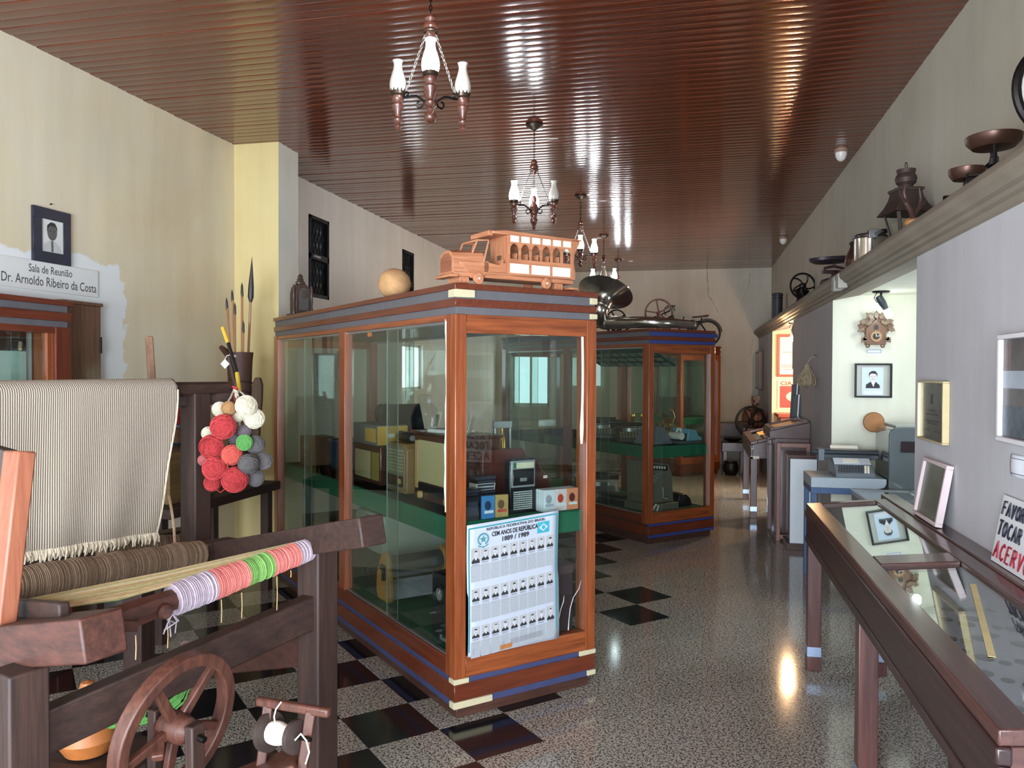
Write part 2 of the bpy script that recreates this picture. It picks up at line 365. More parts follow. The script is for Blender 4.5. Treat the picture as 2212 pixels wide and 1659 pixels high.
def crack(pts, r=0.006):
    P = []
    for (a, b) in zip(pts[:-1], pts[1:]):
        for t in range(5):
            q = Vector(a).lerp(Vector(b), t/5); P.append(q+Vector((random.uniform(-.012, .012), 0, random.uniform(-.008, .008))))
    P.append(Vector(pts[-1])); n = len(P); r *= .62
    obj('crack', MB().tube([Vector((p.x, YB+0.003, p.z)) for p in P], [r*(1-0.65*i/n)*random.uniform(.7, 1.2) for i in range(n)], 5), plain('crack_dark', srgb(72, 66, 60), 0.9), wall_back)
crack([onY(u, v, YB) for u, v in ((1528, 582), (1528, 612), (1531, 640), (1545, 664), (1560, 686), (1568, 692))], 0.011)
crack([onY(u, v, YB) for u, v in ((1620, 592), (1618, 622), (1603, 650), (1598, 664), (1608, 690), (1621, 714))], 0.008)
crack([onY(u, v, YB) for u, v in ((1627, 732), (1623, 752), (1622, 775), (1612, 800), (1603, 822), (1602, 845), (1600, 880))], 0.007)
# right wall: plain plaster above the ledge, three piers with two deep alcoves below it
pr_up = plaster('plaster_right', srgb(176, 168, 150), srgb(186, 179, 162), srgb(192, 187, 172))
struct('wall_right_upper', MB().box((XR, YF, 2.26), (XR+0.15, YB, RH+0.01)), pr_up)
pg = plaster('paint_shade_grey', srgb(158, 153, 152), srgb(168, 164, 164), srgb(176, 172, 173)); pc = plaster('paint_cream', srgb(222, 220, 200), srgb(228, 227, 208), srgb(232, 231, 214))  # the grey puts shade into the colour of the piers' cream room faces
pw = plaster('paint_warmlit_ochre', srgb(222, 196, 152), srgb(228, 204, 162), srgb(232, 210, 172))  # the ochre puts warm lamplight into the far alcove's cream wall
def rpier(nm, y0, y1, m2, m1=None):
    b = MB().box((XP, y0, 0), (2.45, y1, 2.215)); b.m = [1 if f == (0, 1, 5, 4) else 0 for f in b.f]; return struct(nm, b, [m1 or pg, m2])
pg2 = plaster('paint_daylit_lilac', srgb(190, 188, 192), srgb(199, 198, 202), srgb(206, 205, 210))  # the lilac puts bluish daylight into the near pier's cream
rpier('wall_right', -0.3, 4.344, pc, pg2); rpier('wall_right_pier', 6.83, 9.45, pc); rpier('wall_right_end', 11.92, YB, pw)
struct('wall_alcoves', MB().box((2.45, YF, 0), (2.6, YB, .9)).box((2.45, YF, 2.0), (2.6, YB, 2.3)).box((2.45, YF, .9), (2.6, 4.95, 2.0)).box((2.45, 6.55, .9), (2.6, 9.9, 2.0)).box((2.45, 11.5, .9), (2.6, YB, 2.0)), pc)
for nm, y0 in (('added_window_5', 4.95), ('added_window_6', 9.9)):  # unseen alcove windows, added to let daylight into the room
    w = MB()
    for q in (((y0, .9), (y0+.06, 2.0)), ((y0+1.54, .9), (y0+1.6, 2.0)), ((y0, .9), (y0+1.6, .96)), ((y0, 1.94), (y0+1.6, 2.0)), ((y0+.77, .9), (y0+.83, 2.0))): w.box((2.47, q[0][0], q[0][1]), (2.51, q[1][0], q[1][1]))
    struct(nm, w, plain('window_white', srgb(206, 206, 200), .4))
struct('ceiling_alcoves', MB().box((XP, YF, 2.215), (2.6, 4.344, 2.3)).box((XP, 4.344, 2.215), (2.6, YB, 2.3)), pc)
struct('wall_door_side', MB().box((XP, YF, 0), (2.45, -2.5, 2.215)).box((1.5, -2.5, 2.1), (1.7, -0.3, 2.215)), pg)
struct('wall_front', MB().box((XL-0.2, YF-0.2, 0), (-2.4, YF, RH)).box((0.6, YF-0.2, 0), (2.6, YF, RH)).box((-2.4, YF-0.2, 2.6), (0.6, YF, RH)), pg)
# ledge moulding along the right wall
prof = [(XR, 2.335), (1.012, 2.325), (0.998, 2.31), (0.990, 2.285), (0.998, 2.262), (1.018, 2.248), (1.022, 2.238), (1.042, 2.230), (1.046, 2.214), (1.064, 2.206), (1.068, 2.186), (1.08, 2.178), (XR, 2.2149)]
led = MB().prism(prof, (0, YF, 0), (1, 0, 0), (0, 0, 1), (0, YB-YF, 0))
ledge = struct('trim_1', led, plaster('ledge_paint', srgb(128, 117, 102), srgb(142, 131, 116), srgb(156, 146, 132)))
jn = MB()
for yy in (6.02, 6.2): jn.box((0.985, yy, 2.20), (1.05, yy+0.10, 2.30))
obj('repair_patch', jn, plain('patch_plaster', srgb(172, 168, 160), 0.8), ledge, 0.004)

# two slit windows with iron grilles in the far left wall
iron = plain('iron_black', srgb(24, 25, 27), 0.45, 0.6, 0.2)
def slit(nm, y0, y1, z0, z1):
    w = MB().box((XL-0.16, y0, z0), (XL-0.14, y1, z1)); o = struct(nm, w, plain('dim_pane', srgb(96, 110, 110), 0.25))
    fr = MB(); t = 0.035
    for a, b in (((y0, z0), (y0+t, z1)), ((y1-t, z0), (y1, z1)), ((y0, z0), (y1, z0+t)), ((y0, z1-t), (y1, z1)), ((y0, (z0+z1)/2-.03), (y1, (z0+z1)/2+.03))):
        fr.box((XL-0.05, a[0], a[1]), (XL+0.012, b[0], b[1]))
    f = obj('frame', fr, iron, o, 0.003)
    for k in range(5):
        yy = y0+t+(y1-y0-2*t)*(k+0.5)/5
        g = MB()
        for sg in (1, -1):
            g.tube([(XL-0.03, yy+sg*0.022*math.sin(i*PI/4.0), z0+(z1-z0)*i/24) for i in range(25)], 0.0065, 5)
        obj('grille_bar', g, iron, o)
    obj('latch', MB().box((XL-0.02, y0+0.06, (z0+z1)/2-0.012), (XL+0.03, y0+0.2, (z0+z1)/2+0.012)), plain('steel', srgb(150, 150, 150), 0.3, 0.9), o, 0.002)
slit('window_1', 7.0, 7.42, 2.31, 3.095); slit('window_2', 9.5, 9.9, 2.31, 3.135)
# two low windows added behind the cases for daylight: one in the left wall, one in the back wall
def lowwin(nm, a, b, horiz):
    w = MB(); bars = [((0, 0), (1, .06)), ((0, .94), (1, 1)), ((0, 0), (.06, 1)), ((.94, 0), (1, 1)), ((.47, 0), (.53, 1))]
    for (p, q), (r, s) in bars:
        u0, u1 = a[0]+(b[0]-a[0])*p, a[0]+(b[0]-a[0])*r; z0, z1 = a[1]+(b[1]-a[1])*q, a[1]+(b[1]-a[1])*s
        w.box((u0, YB+.05, z0), (u1, YB+.09, z1)) if horiz else w.box((XL-.09, u0, z0), (XL-.05, u1, z1))
    struct(nm, w, plain('window_white', srgb(206, 206, 200), .4))
lowwin('added_window_3', (9.5, 1.35), (10.3, 1.95), False); lowwin('added_window_4', (-3.3, .95), (-2.6, 1.98), True)
# smoke sensors on the ceiling
for p, lb in ((onZ(1817, 322, RH), 'white dome sensor on ceiling, the nearer and larger one'), (onZ(1692, 512, RH), 'white dome sensor on ceiling, the farther and smaller one')):
    t = thing('ceiling_sensor', lb, 'sensor', p); obj('base_ring', MB().lathe([(0.052, 0.002), (0.052, -0.022), (0.046, -0.03)], n=20), plain('sensor_ring', srgb(150, 120, 105), 0.5), t)
    obj('dome', MB().lathe([(0.046, -0.028), (0.044, -0.055), (0.03, -0.085), (0.012, -0.098), (0, -0.1)], n=20), plain('sensor_white', srgb(225, 218, 212), 0.35, var=.03), t)

# ================================================================== DISPLAY CASES
RW = lambda ax: wood('case_wood', srgb(98, 43, 21), srgb(170, 91, 47), ax, 0.28, 1.0, 0.35, 0.12, stretch=0.06)
RWD = lambda ax: wood('case_wood_dark', srgb(74, 32, 19), srgb(124, 58, 34), ax, 0.32, 1.0, 0.3, 0.12, stretch=0.06)
DKW = lambda ax: wood('brown_wood', srgb(48, 30, 26), srgb(92, 58, 46), ax, 0.45, 1.0, 0.15, 0.2)
pane_m = glass('case_glass', (0.87, 0.92, 0.90, 1))
edge_m = plain('glass_edge', srgb(112, 134, 126), 0.2, 0, .05)
felt = plain('green_felt', srgb(20, 104, 72), 0.97, 0, 0.12, 90, 0.5)
blue_tape = plain('blue_tape', srgb(52, 66, 130), 0.5, 0, 0.08); slate_tape = plain('slate_tape', srgb(62, 68, 104), 0.5, 0, 0.08); grey_tape = plain('grey_tape', srgb(98, 96, 100), 0.5, 0, 0.08)
mask_tape = plain('masking_tape', srgb(204, 192, 156), 0.7, 0, 0.06); alu = plain('aluminium', srgb(176, 178, 178), 0.35, 0.85, 0.06)
white_cord = plain('white_strip', srgb(226, 218, 200), 0.8, 0, 0.06)
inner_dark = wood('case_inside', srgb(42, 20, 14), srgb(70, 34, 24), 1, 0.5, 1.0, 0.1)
def display_case(label, loc, rotz, Wd, L, tape_top, tape_base, mids, H=2.0, shelf=True, group='tall glass display cases'):
    t = thing('display_case', label, 'display case', loc, rotz, group)
    o = lambda nm, b, m, bv=0.002, lb=None: obj(nm, b, m, t, bv, lb)
    o('plinth', MB().box((.025, .025, 0), (Wd-.025, L-.025, .055)), DKW(0))
    o('base_tape', MB().box((.004, .004, .055), (Wd-.004, L-.004, .087)), tape_base, 0.001)
    o('base_board', MB().box((0, 0, .087), (Wd, L, .165)), RWD(0))
    o('base_tape', MB().box((.004, .004, .165), (Wd-.004, L-.004, .189)), tape_base, 0.001)
    for x in (0, Wd-.06):
        for y in (0, L-.09):
            o('corner_post', MB().box((x, y, .189), (x+.06, y+.09, 1.86)), RW(2), 0.004)
    o('end_rail', MB().box((.06, .004, .189), (Wd-.06, .06, .289)), RW(0)); o('end_rail', MB().box((.06, .004, 1.775), (Wd-.06, .06, 1.86)), RW(0))
    o('end_rail', MB().box((.06, L-.06, .189), (Wd-.06, L-.004, .289)), RW(0)); o('end_rail', MB().box((.06, L-.06, 1.775), (Wd-.06, L-.004, 1.86)), RW(0))
    for x in (.004, Wd-.05):
        o('side_rail', MB().box((x, .09, .189), (x+.046, L-.09, .268)), RWD(1)); o('side_rail', MB().box((x, .09, 1.832), (x+.046, L-.09, 1.86)), RW(1))
        o('glass_track', MB().box((x+.012, .09, .268), (x+.034, L-.09, .276)), alu, 0.001); o('glass_track', MB().box((x+.012, .09, 1.818), (x+.034, L-.09, 1.832)), alu, 0.001)
    for ym in mids:
        for x in (0, Wd-.05): o('middle_post', MB().box((x, ym, .268), (x+.05, ym+.10, 1.835)), RW(2), 0.003)
    o('cornice_tape', MB().box((.008, .008, 1.86), (Wd-.008, L-.008, 1.894)), tape_top, 0.001)
    o('cornice_board', MB().box((0, 0, 1.894), (Wd, L, 1.93)), RWD(1))
    o('cornice_tape', MB().box((.008, .008, 1.93), (Wd-.008, L-.008, 1.973)), tape_top, 0.001)
    o('top_board', MB().box((-.004, -.004, 1.973), (Wd+.004, L+.004, H)), RWD(1), 0.003)
    o('case_roof', MB().box((.06, .06, 1.83), (Wd-.06, L-.06, 1.859)), inner_dark, 0)
    o('floor_felt', MB().box((.05, .06, .189), (Wd-.05, L-.06, .272)), felt, 0)
    if shelf: o('felt_shelf', MB().box((.062, .035, .79), (Wd-.062, L-.10, .90)).box((.052, .092, .79), (Wd-.052, L-.1, .9)), felt, 0.008)
    o('end_pane', MB().box((.058, .028, .287), (Wd-.058, .033, 1.777)), pane_m, 0); o('end_pane', MB().box((.058, L-.033, .287), (Wd-.058, L-.028, 1.777)), pane_m, 0)
    edges = [.09]+[e for ym in mids for e in (ym, ym+.1)]+[L-.09]
    for x in (.02, Wd-.028):
        for a, b in zip(edges[0::2], edges[1::2]):
            m_ = (a+b)/2
            o('sliding_pane', MB().box((x-.004, a-.004, .274), (x, m_+.06, 1.82)), pane_m, 0); o('sliding_pane', MB().box((x+.006, m_-.06, .274), (x+.010, b+.004, 1.82)), pane_m, 0)
            o('glass_edge', MB().box((x-.0042, m_+.0592, .276), (x+.0002, m_+.0605, 1.818)), edge_m, 0); o('glass_edge', MB().box((x+.0058, m_-.0605, .276), (x+.0102, m_-.0592, 1.818)), edge_m, 0)
    return t
R45 = math.radians(45)
W1, L1, W2, L2 = 0.81, 2.95, 0.855, 2.6
case1 = display_case('tall glass display case nearest the camera, with wooden bus on top and poster on end', (-1.057, 3.462, 0), R45, W1, L1, grey_tape, slate_tape, [1.42])
case2 = display_case('tall glass display case with the brass horn lying on top, behind the poster case', (-.408, 7.43, 0), R45, W2, L2, grey_tape, DKW(0), [1.25])
for z0, z1 in ((1.862, 1.892), (1.932, 1.971), (.058, .085), (.167, .188)): obj('end_tape', MB().box((.002, -.003 if z0 > 1 else -.002, z0), (W2+(.03 if z0 > 1.9 else -.002), .006, z1)), blue_tape, case2, .001, 'blue tape across the end')
case3 = display_case('farthest tall display case, mostly hidden, small bicycle standing on its top', (-.2, 12.35, 0), R45, .85, 1.5, RWD(0), RWD(0), [])
C1 = Matrix.Translation((-1.057, 3.462, 0)) @ Matrix.Rotation(R45, 4, 'Z'); C2 = Matrix.Translation((-.408, 7.43, 0)) @ Matrix.Rotation(R45, 4, 'Z')
def w1(x, y, z): return C1 @ Vector((x, y, z))
def w2(x, y, z): return C2 @ Vector((x, y, z))
# worn corners patched with masking tape, and the cream strips that seal the panes
for a_, c_ in (((-.006, -.006, 1.936), (.10, .06, 1.972)), ((W1-.04, -.004, 1.938), (W1+.002, .03, 1.97)), ((W1-.04, -.004, 1.864), (W1+.002, .03, 1.89)),
               ((-.004, -.004, .166), (.075, .05, .19)), ((W1-.10, -.004, .166), (W1+.002, .03, .19)), ((-.006, -.006, .055), (.20, .04, .086)), ((W1-.05, -.004, .058), (W1+.002, .03, .084))):
    obj('tape_patch', MB().box(a_, c_), mask_tape, case1, 0.002)
s = MB().tube([(.016, .105+.006*math.sin(z*7), z) for z in [1.842-.05*i for i in range(19)]], [.013+.002*math.sin(i*1.7) for i in range(19)], 6)
obj('sealing_strip', s, white_cord, case1, 0, 'loose cream sealing strip hanging down the glass edge')
s = MB().tube([(W1-.075+.003*math.sin(z*9), .02, z) for z in [1.775-.045*i for i in range(13)]], [.007]*9+[.009, .011, .010, .006], 6)
obj('sealing_strip', s, white_cord, case1, 0, 'short white sealing strip on the end pane')
for cp in ([(.66, .027, .30), (.665, .027, .36), (.672, .027, .41), (.69, .027, .46), (.725, .027, .50), (.74, .027, .54)], [(.60, .027, .36), (.612, .027, .41), (.63, .027, .45), (.634, .027, .48)]):
    obj('glass_crack', MB().tube(cp, [.0025]+[.0016]*(len(cp)-2)+[.0006], 5), plain('crack_white', srgb(225, 230, 235), 0.3), case1)
obj('orange_tape', MB().box((.028, 1.07, 1.795), (.033, 1.12, 1.83)), plain('orange_tape', srgb(214, 120, 50), 0.6), case1)

# printed poster taped to the end pane
poster = thing('poster', 'white printed poster with rows of portraits, taped to the front display case', 'poster', w1(.06, -.001, .285), R45)
paper = plain('poster_paper', srgb(190, 197, 209), 0.6, 0, 0.03, 6); teal = plain('poster_teal', srgb(44, 140, 150), 0.6, 0, 0.05); ink = plain('ink', srgb(26, 27, 30), 0.6)
PW_, PH_ = .512, .632
def warp(x, z): return -.006-.004*math.sin(z*9+x*3)-.003*math.sin(x*11)
b = MB().grid(lambda a, c: (a*PW_+(0.006 if c < .48 else 0), warp(a*PW_, c*PH_), c*(PH_-.028)+(.028*a)*(1 if c > .02 else .0)+.004*(1-a)*(c > .9)), 12, 24)
obj('sheet', b, paper, poster, solid=0.0008)
def pz(z, x): return z*(PH_-.028)/PH_+.028*x/PW_
def pquad(mb, x0, z0, x1, z1, lift=.0016):
    n = 4 if x1-x0 > .2 else 1; m2 = 4 if z1-z0 > .2 else 1
    for i in range(n):
        for j in range(m2):
            xa, xb = x0+(x1-x0)*i/n, x0+(x1-x0)*(i+1)/n; za, zb = z0+(z1-z0)*j/m2, z0+(z1-z0)*(j+1)/m2
            mb.add([(x, warp(x, z)-lift, pz(z, x)) for x, z in ((xa, za), (xb, za), (xb, zb), (xa, zb))], [(0, 1, 2, 3)])
    return mb
b = MB(); pquad(b, .007, .02, .014, PH_-.012); pquad(b, PW_-.014, .02, PW_-.007, PH_-.012); pquad(b, .007, PH_-.019, PW_-.008, PH_-.012)
obj('border', b, teal, poster)
tx = lambda nm, s, sz, z, w, bold, xc=.265: text_mesh(nm, s, sz, ink, poster, (xc, warp(xc, z)-.004, pz(z, xc)), (1, 0, .055), (0, 0, 1), w, bold)
tx('title_line', 'REPÚBLICA FEDERATIVA DO BRASIL', .017, .601, .33, .0003); tx('title_line', 'CEM ANOS DE REPÚBLICA', .030, .572, .258, .0008, .258); tx('title_line', '1889 / 1989', .030, .540, .15, .0008, .26)
fl = MB(); pquad(fl, .388, .532, .458, .588, .002); obj('flag_print', fl, plain('flag_teal', srgb(54, 168, 184), 0.6), poster)
fw = MB(); xc, zc = .423, .560; fw.add([(x, warp(x, z)-.003, pz(z, x)) for x, z in ((xc-.028, zc), (xc, zc-.020), (xc+.028, zc), (xc, zc+.020))], [(0, 1, 2, 3)]); obj('flag_print', fw, paper, poster)
fw = MB(); fw.add([(xc+.010*math.cos(a*PI/8), warp(xc, zc)-.004, pz(zc, xc)+.010*math.sin(a*PI/8)) for a in range(16)], [tuple(range(16))]); obj('flag_print', fw, plain('flag_teal', srgb(54, 168, 184)), poster)
em = MB(); xc, zc = .085, .556      # emblem: star in a wreath over a ribbon
P = lambda x, z, l: (x, warp(x, z)-l, pz(z, x))
em.add([P(xc+(.020 if k % 2 == 0 else .009)*math.sin(k*PI/5), zc+(.020 if k % 2 == 0 else .009)*math.cos(k*PI/5), .003) for k in range(10)], [tuple(range(10))])
for k in range(22):
    a = math.radians(-60+k*300/21-90+0); a = math.radians(120+k*300/21)+PI/2
    q = (xc+.026*math.sin(a), zc+.026*math.cos(a)); d = (math.sin(a)*.008, math.cos(a)*.008)
    em.add([P(q[0]-d[1]*.5, q[1]+d[0]*.5, .0025), P(q[0]+d[0], q[1]+d[1], .0025), P(q[0]+d[1]*.5, q[1]-d[0]*.5, .0025), P(q[0]-d[0]*.7, q[1]-d[1]*.7, .0025)], [(0, 1, 2, 3)])
em.add([P(xc-.028, zc-.024, .003), P(xc-.010, zc-.034, .003), P(xc+.010, zc-.034, .003), P(xc+.028, zc-.024, .003), P(xc+.026, zc-.032, .003), P(xc, zc-.042, .003), P(xc-.026, zc-.032, .003)], [(0, 1, 2, 3, 4, 5, 6)])
obj('emblem_print', em, plain('emblem', srgb(70, 140, 150), 0.6, 0, 0.25, 60), poster)
g1, g2, g3, g4 = [plain('print_grey%d' % i, srgb(c, c, c+2), 0.7, 0, 0.05) for i, c in enumerate((176, 204, 44, 120))]
rowz = [(.452, .060), (.262, .060), (.085, .056)]
for r, (z0, hh) in enumerate(rowz):
    for c in range(9):
        big = 1.25 if (r == 0 and c == 0) or (r == 2 and c == 8) else 1.0
        x0 = .022+c*.0525; ww = .043*min(big, 1.1); h2 = hh*big; zz = z0-(h2-hh)*.5
        p = MB(); pquad(p, x0, zz, x0+ww, zz+h2)
        cx = x0+ww*(.48+.06*random.random()); zh = zz+h2*.60
        p.mi = 2; p.add([P(x, z, .0024) for x, z in ((x0+.002, zz+.001), (x0+ww-.002, zz+.001), (x0+ww-.004, zz+h2*.22), (cx+.006, zz+h2*.36), (cx-.006, zz+h2*.36), (x0+.004, zz+h2*.20))], [(0, 1, 2, 3, 4, 5)])
        p.mi = 1; p.add([P(cx+.0095*math.cos(k*PI/7), zh+h2*.22*math.sin(k*PI/7), .0030) for k in range(14)], [tuple(range(14))])
        p.add([P(cx+a, zz+h2*bb, .0030) for a, bb in ((-.004, .22), (.004, .22), (.006, .37), (-.006, .37))], [(0, 1, 2, 3)])
        p.mi = 2; ha = random.uniform(.35, .75); p.add([P(cx+.0098*math.cos(ha+k*(PI-2*ha)/8), zh+h2*.01+h2*.225*math.sin(ha+k*(PI-2*ha)/8), .0035) for k in range(9)], [tuple(range(9))])
        for sx_ in (-1, 1): p.add([P(cx+sx_*.0038+a, zh+h2*.035+bb, .0035) for a, bb in ((-.0018, -.001), (.0018, -.001), (.0018, .001), (-.0018, .001))], [(0, 1, 2, 3)])
        if random.random() < .6: p.add([P(cx+a, zh-h2*.09+bb, .0035) for a, bb in ((-.0042, -.001), (.0042, -.001), (.003, .0014), (-.003, .0014))], [(0, 1, 2, 3)])
        obj('portrait_print', p, [g1, g2, g3], poster)
        q = MB()
        for k in range(2): pquad(q, x0+.004, zz-.006-.005*k, x0+ww-.004, zz-.0035-.005*k)
        obj('caption_print', q, g4, poster)
        q = MB(); pquad(q, x0-.002, z0-.096, x0+.047, z0-.016); obj('text_column', q, plain('print_text', srgb(166, 170, 176), 0.7, 0, 0.12, 220), poster)
q = MB()
for k in range(7): pquad(q, .03, .012+.004*k-.004, .20, .0135+.004*k-.004); pquad(q, .23, .012+.004*k-.002, .42, .0135+.004*k-.002)
obj('fine_print', q, g4, poster)
obj('tape_piece', pquad(MB(), .175, -.004, .24, .018, .004), plain('brown_tape', srgb(178, 112, 62), 0.5), poster)

# ================================================================== CHANDELIERS
turned = wood('turned_wood', srgb(58, 30, 22), srgb(112, 64, 48), 2, 0.32, 2.0, 0.4)
black_metal = plain('wrought_iron', srgb(30, 27, 26), 0.42, 0.7, 0.15); bronze = plain('dull_bronze', srgb(78, 66, 56), 0.38, 0.8, 0.15)
opal = plain('opal_glass', srgb(186, 178, 166), 0.25, 0, 0.02); chainm = plain('chain_steel', srgb(120, 116, 112), 0.4, 0.8)
lit_front = plain('lit_shade', srgb(240, 244, 255), 0.3, 0, 0.02, emit=(0.86, 0.93, 1.0, 1), es=32)
def chain(mb, p, q, n, r=.0095, th=.0022):
    p, q = Vector(p), Vector(q); d = (q-p)/n
    for k in range(n):
        c = p+d*(k+.5); z = d.normalized(); x, y, _ = frame(z); ax = x if k % 2 else y; oth = y if k % 2 else x
        L = d.length*.66
        mb.tube([c+z*(L*math.sin(a))+oth*(r*.6*math.cos(a)) for a in [i*PI/4 for i in range(8)]], th, 4, closed=True)
    return mb
LAMP_R = .165
def chandelier(label, loc, rot, lit):
    t = thing('chandelier', label, 'chandelier', loc, rot, 'five wooden chandeliers along the ceiling')
    obj('canopy', MB().lathe([(.062, -.0), (.064, -.010), (.050, -.022), (.030, -.034), (.018, -.042), (0.006, -.046)], n=20), bronze, t)
    obj('chain', chain(MB(), (0, 0, -.044), (0, 0, -.262), 11), black_metal, t)
    obj('finial', MB().lathe([(.004, -.258), (.02, -.266), (.026, -.280), (.018, -.294), (.030, -.304), (.032, -.316), (.020, -.330), (.022, -.342), (.016, -.356), (.006, -.37)], n=16), turned, t)
    obj('collar', MB().ring((0, 0, -.335), (0, 0, 1), .030, .005, 18, 6), bronze, t)
    obj('column', MB().lathe([(.006, -.520), (.016, -.530), (.020, -.555), (.014, -.572), (.026, -.588), (.030, -.602), (.022, -.618), (.016, -.630), (.026, -.640), (.027, -.652), (.015, -.664), (.013, -.676), (.026, -.690), (.028, -.704), (.022, -.718), (.008, -.727), (0, -.729)], n=16), turned, t)
    for k in range(3):
        a = k*2*PI/3; d = Vector((math.cos(a), math.sin(a), 0))
        P = lambda r, z: d*r+Vector((0, 0, z))
        arm = MB().tube([P(.020, -.640), P(.045, -.618), P(.07, -.600), P(.095, -.597), P(.12, -.600), P(.145, -.594), P(LAMP_R-.01, -.585)], .0055, 6)
        arm.tube([P(.018, -.625), P(.040, -.650), P(.058, -.655), P(.068, -.642), P(.064, -.628), P(.054, -.626)], .0045, 5)
        arm.tube([P(.138, -.594), P(.130, -.580), P(.118, -.575), P(.110, -.582), P(.114, -.592), P(.122, -.592)], .0042, 5)
        obj('arm', arm, black_metal, t)
        obj('stay_chain', chain(MB(), P(.024, -.338), P(.124, -.576), 15, .008, .0017), chainm, t)
        lp = obj('lamp_holder', MB().lathe([(.002, -.742), (.010, -.734), (.016, -.722), (.008, -.712), (.018, -.702), (.020, -.692), (.012, -.680), (.014, -.660), (.024, -.640), (.027, -.630), (.018, -.620), (.024, -.610), (.028, -.598), (.026, -.588), (.02, -.584)], P(LAMP_R, 0), n=14), turned, t)
        gal = MB().lathe([(.027, -.590), (.033, -.584), (.033, -.570), (.030, -.569)], P(LAMP_R, 0), n=16)
        for i in range(12):
            q = P(LAMP_R, -.57)+Vector((math.cos(i*PI/6), math.sin(i*PI/6), 0))*.032; gal.tube([q, q+Vector((0, 0, .014)), q+Vector((0, 0, .018))], [.003, .003, .001], 4)
        obj('gallery', gal, bronze, lp)
        sh = MB().lathe([(.028, -.574), (.034, -.560), (.0365, -.540), (.034, -.518), (.027, -.494), (.020, -.472), (.0175, -.456), (.019, -.442), (.0235, -.434)], P(LAMP_R, 0), n=20)
        obj('glass_shade', sh, lit_front if k in lit else opal, lp, solid=.0015, label='lit white glass chimney' if k in lit else None)
    return t
# k=0 points along the local x axis
chandelier('wooden chandelier nearest the camera, its front chimney lamp lit', (-1.122, 3.30, RH), math.radians(-71.2), (0,))
chandelier('second wooden chandelier from the camera, hung above the front display case', (-1.15, 5.72, RH), math.radians(101.4), (0, 1))
chandelier('third wooden chandelier, partly hidden behind the roof of the wooden bus', (-1.15, 8.14, RH), math.radians(-82), (0, 1))
chandelier('fourth wooden chandelier, above the bell of the horn', (-1.18, 10.55, RH), math.radians(-83.6), (1, 2))
chandelier('fifth and farthest wooden chandelier, hanging near the back wall', (-1.21, 12.9, RH), math.radians(-90), (0, 1))

# ================================================================== ON TOP OF THE FRONT CASE
bw = lambda ax: wood('bus_wood', srgb(156, 92, 62), srgb(212, 148, 108), ax, 0.5, 1.6, 0.1, 0.15)
card = plain('white_card', srgb(240, 232, 216), 0.6, 0, 0.03)
bus = thing('wooden_bus', 'carved wooden toy bus with arched windows on the front case', 'toy bus', w1(-.015, .10, 2.003), R45); bus.scale = (.875, .90, .92)
BY0, BY1 = -.095, .095
def bo(nm, m, ax=0, bv=.002, par=None): return obj(nm, m, bw(ax), par or bus, bv)
bo('bumper', MB().box((0, BY0+.01, .030), (.05, BY1-.01, .044)), 1); bo('chassis', MB().box((.03, BY0+.02, .036), (.80, BY1-.02, .062)))
bo('rear_step', MB().box((.765, BY0+.01, .006), (.83, BY1-.01, .018)), 1); bo('axle_block', MB().box((.07, BY0+.03, .004), (.125, BY1-.03, .036)), 1)
bo('axle_block', MB().box((.68, BY0+.03, 0), (.735, BY1-.03, .036)), 1)
hood = MB().prism([(BY0+.02, .05), (BY1-.02, .05), (BY1-.02, .125), (BY1-.035, .152), (0.03, .166), (-.03, .166), (BY0+.035, .152), (BY0+.02, .125)], (.022, 0, 0), (0, 1, 0), (0, 0, 1), (.19, 0, .010))
bo('hood', hood)
gr = obj('grille', MB().prism([(BY0+.035, .06), (BY1-.035, .06), (BY1-.035, .125), (.025, .152), (-.025, .152), (BY0+.035, .125)], (.019, 0, 0), (0, 1, 0), (0, 0, 1), (.004, 0, 0)), wood('bus_dark', srgb(120, 70, 50), srgb(160, 100, 72), 1, .5), bus)
for sy in (BY0+.012, BY1-.018):
    bo('mudguard', MB().prism([(.12, .03), (.20, .03), (.235, .075), (.235, .12), (.05, .105), (.10, .07)], (0, sy, 0), (1, 0, 0), (0, 0, 1), (0, .006, 0)))
for x, z in ((.165, .028), (.60, .028)):
    for s_, yy in ((1, BY0-.004), (-1, BY1+.004)):
        wh = bo('wheel', MB().lathe([(.016, 0), (.029, .002), (.030, .016), (.026, .018), (.014, .018), (.012, .021), (0, .021)], (x, yy+.019*s_, z), (0, -s_, 0), 20), 1, 0)
        obj('hub', MB().lathe([(.006, .020), (.005, .025), (0, .026)], (x, yy+.019*s_, z), (0, -s_, 0), 10), card, wh)
# cab: open sides, sloping windscreen posts
for sy in (BY0+.012, BY1-.02):
    bo('cab_door', MB().prism([(.205, .062), (.345, .062), (.345, .118), (.31, .118), (.30, .105), (.205, .118)], (0, sy, 0), (1, 0, 0), (0, 0, 1), (0, .008, 0)))
    bo('screen_post', MB().beam((.205, sy+.004, .115), (.235, sy+.004, .226), .010, .008, (0, 1, 0)), 2)
    bo('screen_post', MB().beam((.135, sy+.004, .155), (.165, sy+.004, .222), .010, .008, (0, 1, 0)), 2)
    bo('screen_rail', MB().beam((.165, sy+.004, .222), (.235, sy+.004, .228), .008, .008, (0, 1, 0)))
bo('screen_rail', MB().beam((.165, BY0+.014, .222), (.165, BY1-.014, .222), .010, .010), 1)
bo('seat', MB().box((.27, BY0+.02, .062), (.33, BY1-.02, .09)).box((.325, BY0+.02, .062), (.333, BY1-.02, .135)), 1, .001)
bk = MB()
for a, c in (((.346, BY0+.008, .062), (.354, BY1-.008, .110)), ((.346, BY0+.008, .165), (.354, BY1-.008, .262)), ((.346, BY0+.008, .11), (.354, -.03, .165)), ((.346, .03, .11), (.354, BY1-.008, .165))): bk.box(a, c)
bo('cab_back', bk, 2, 0)
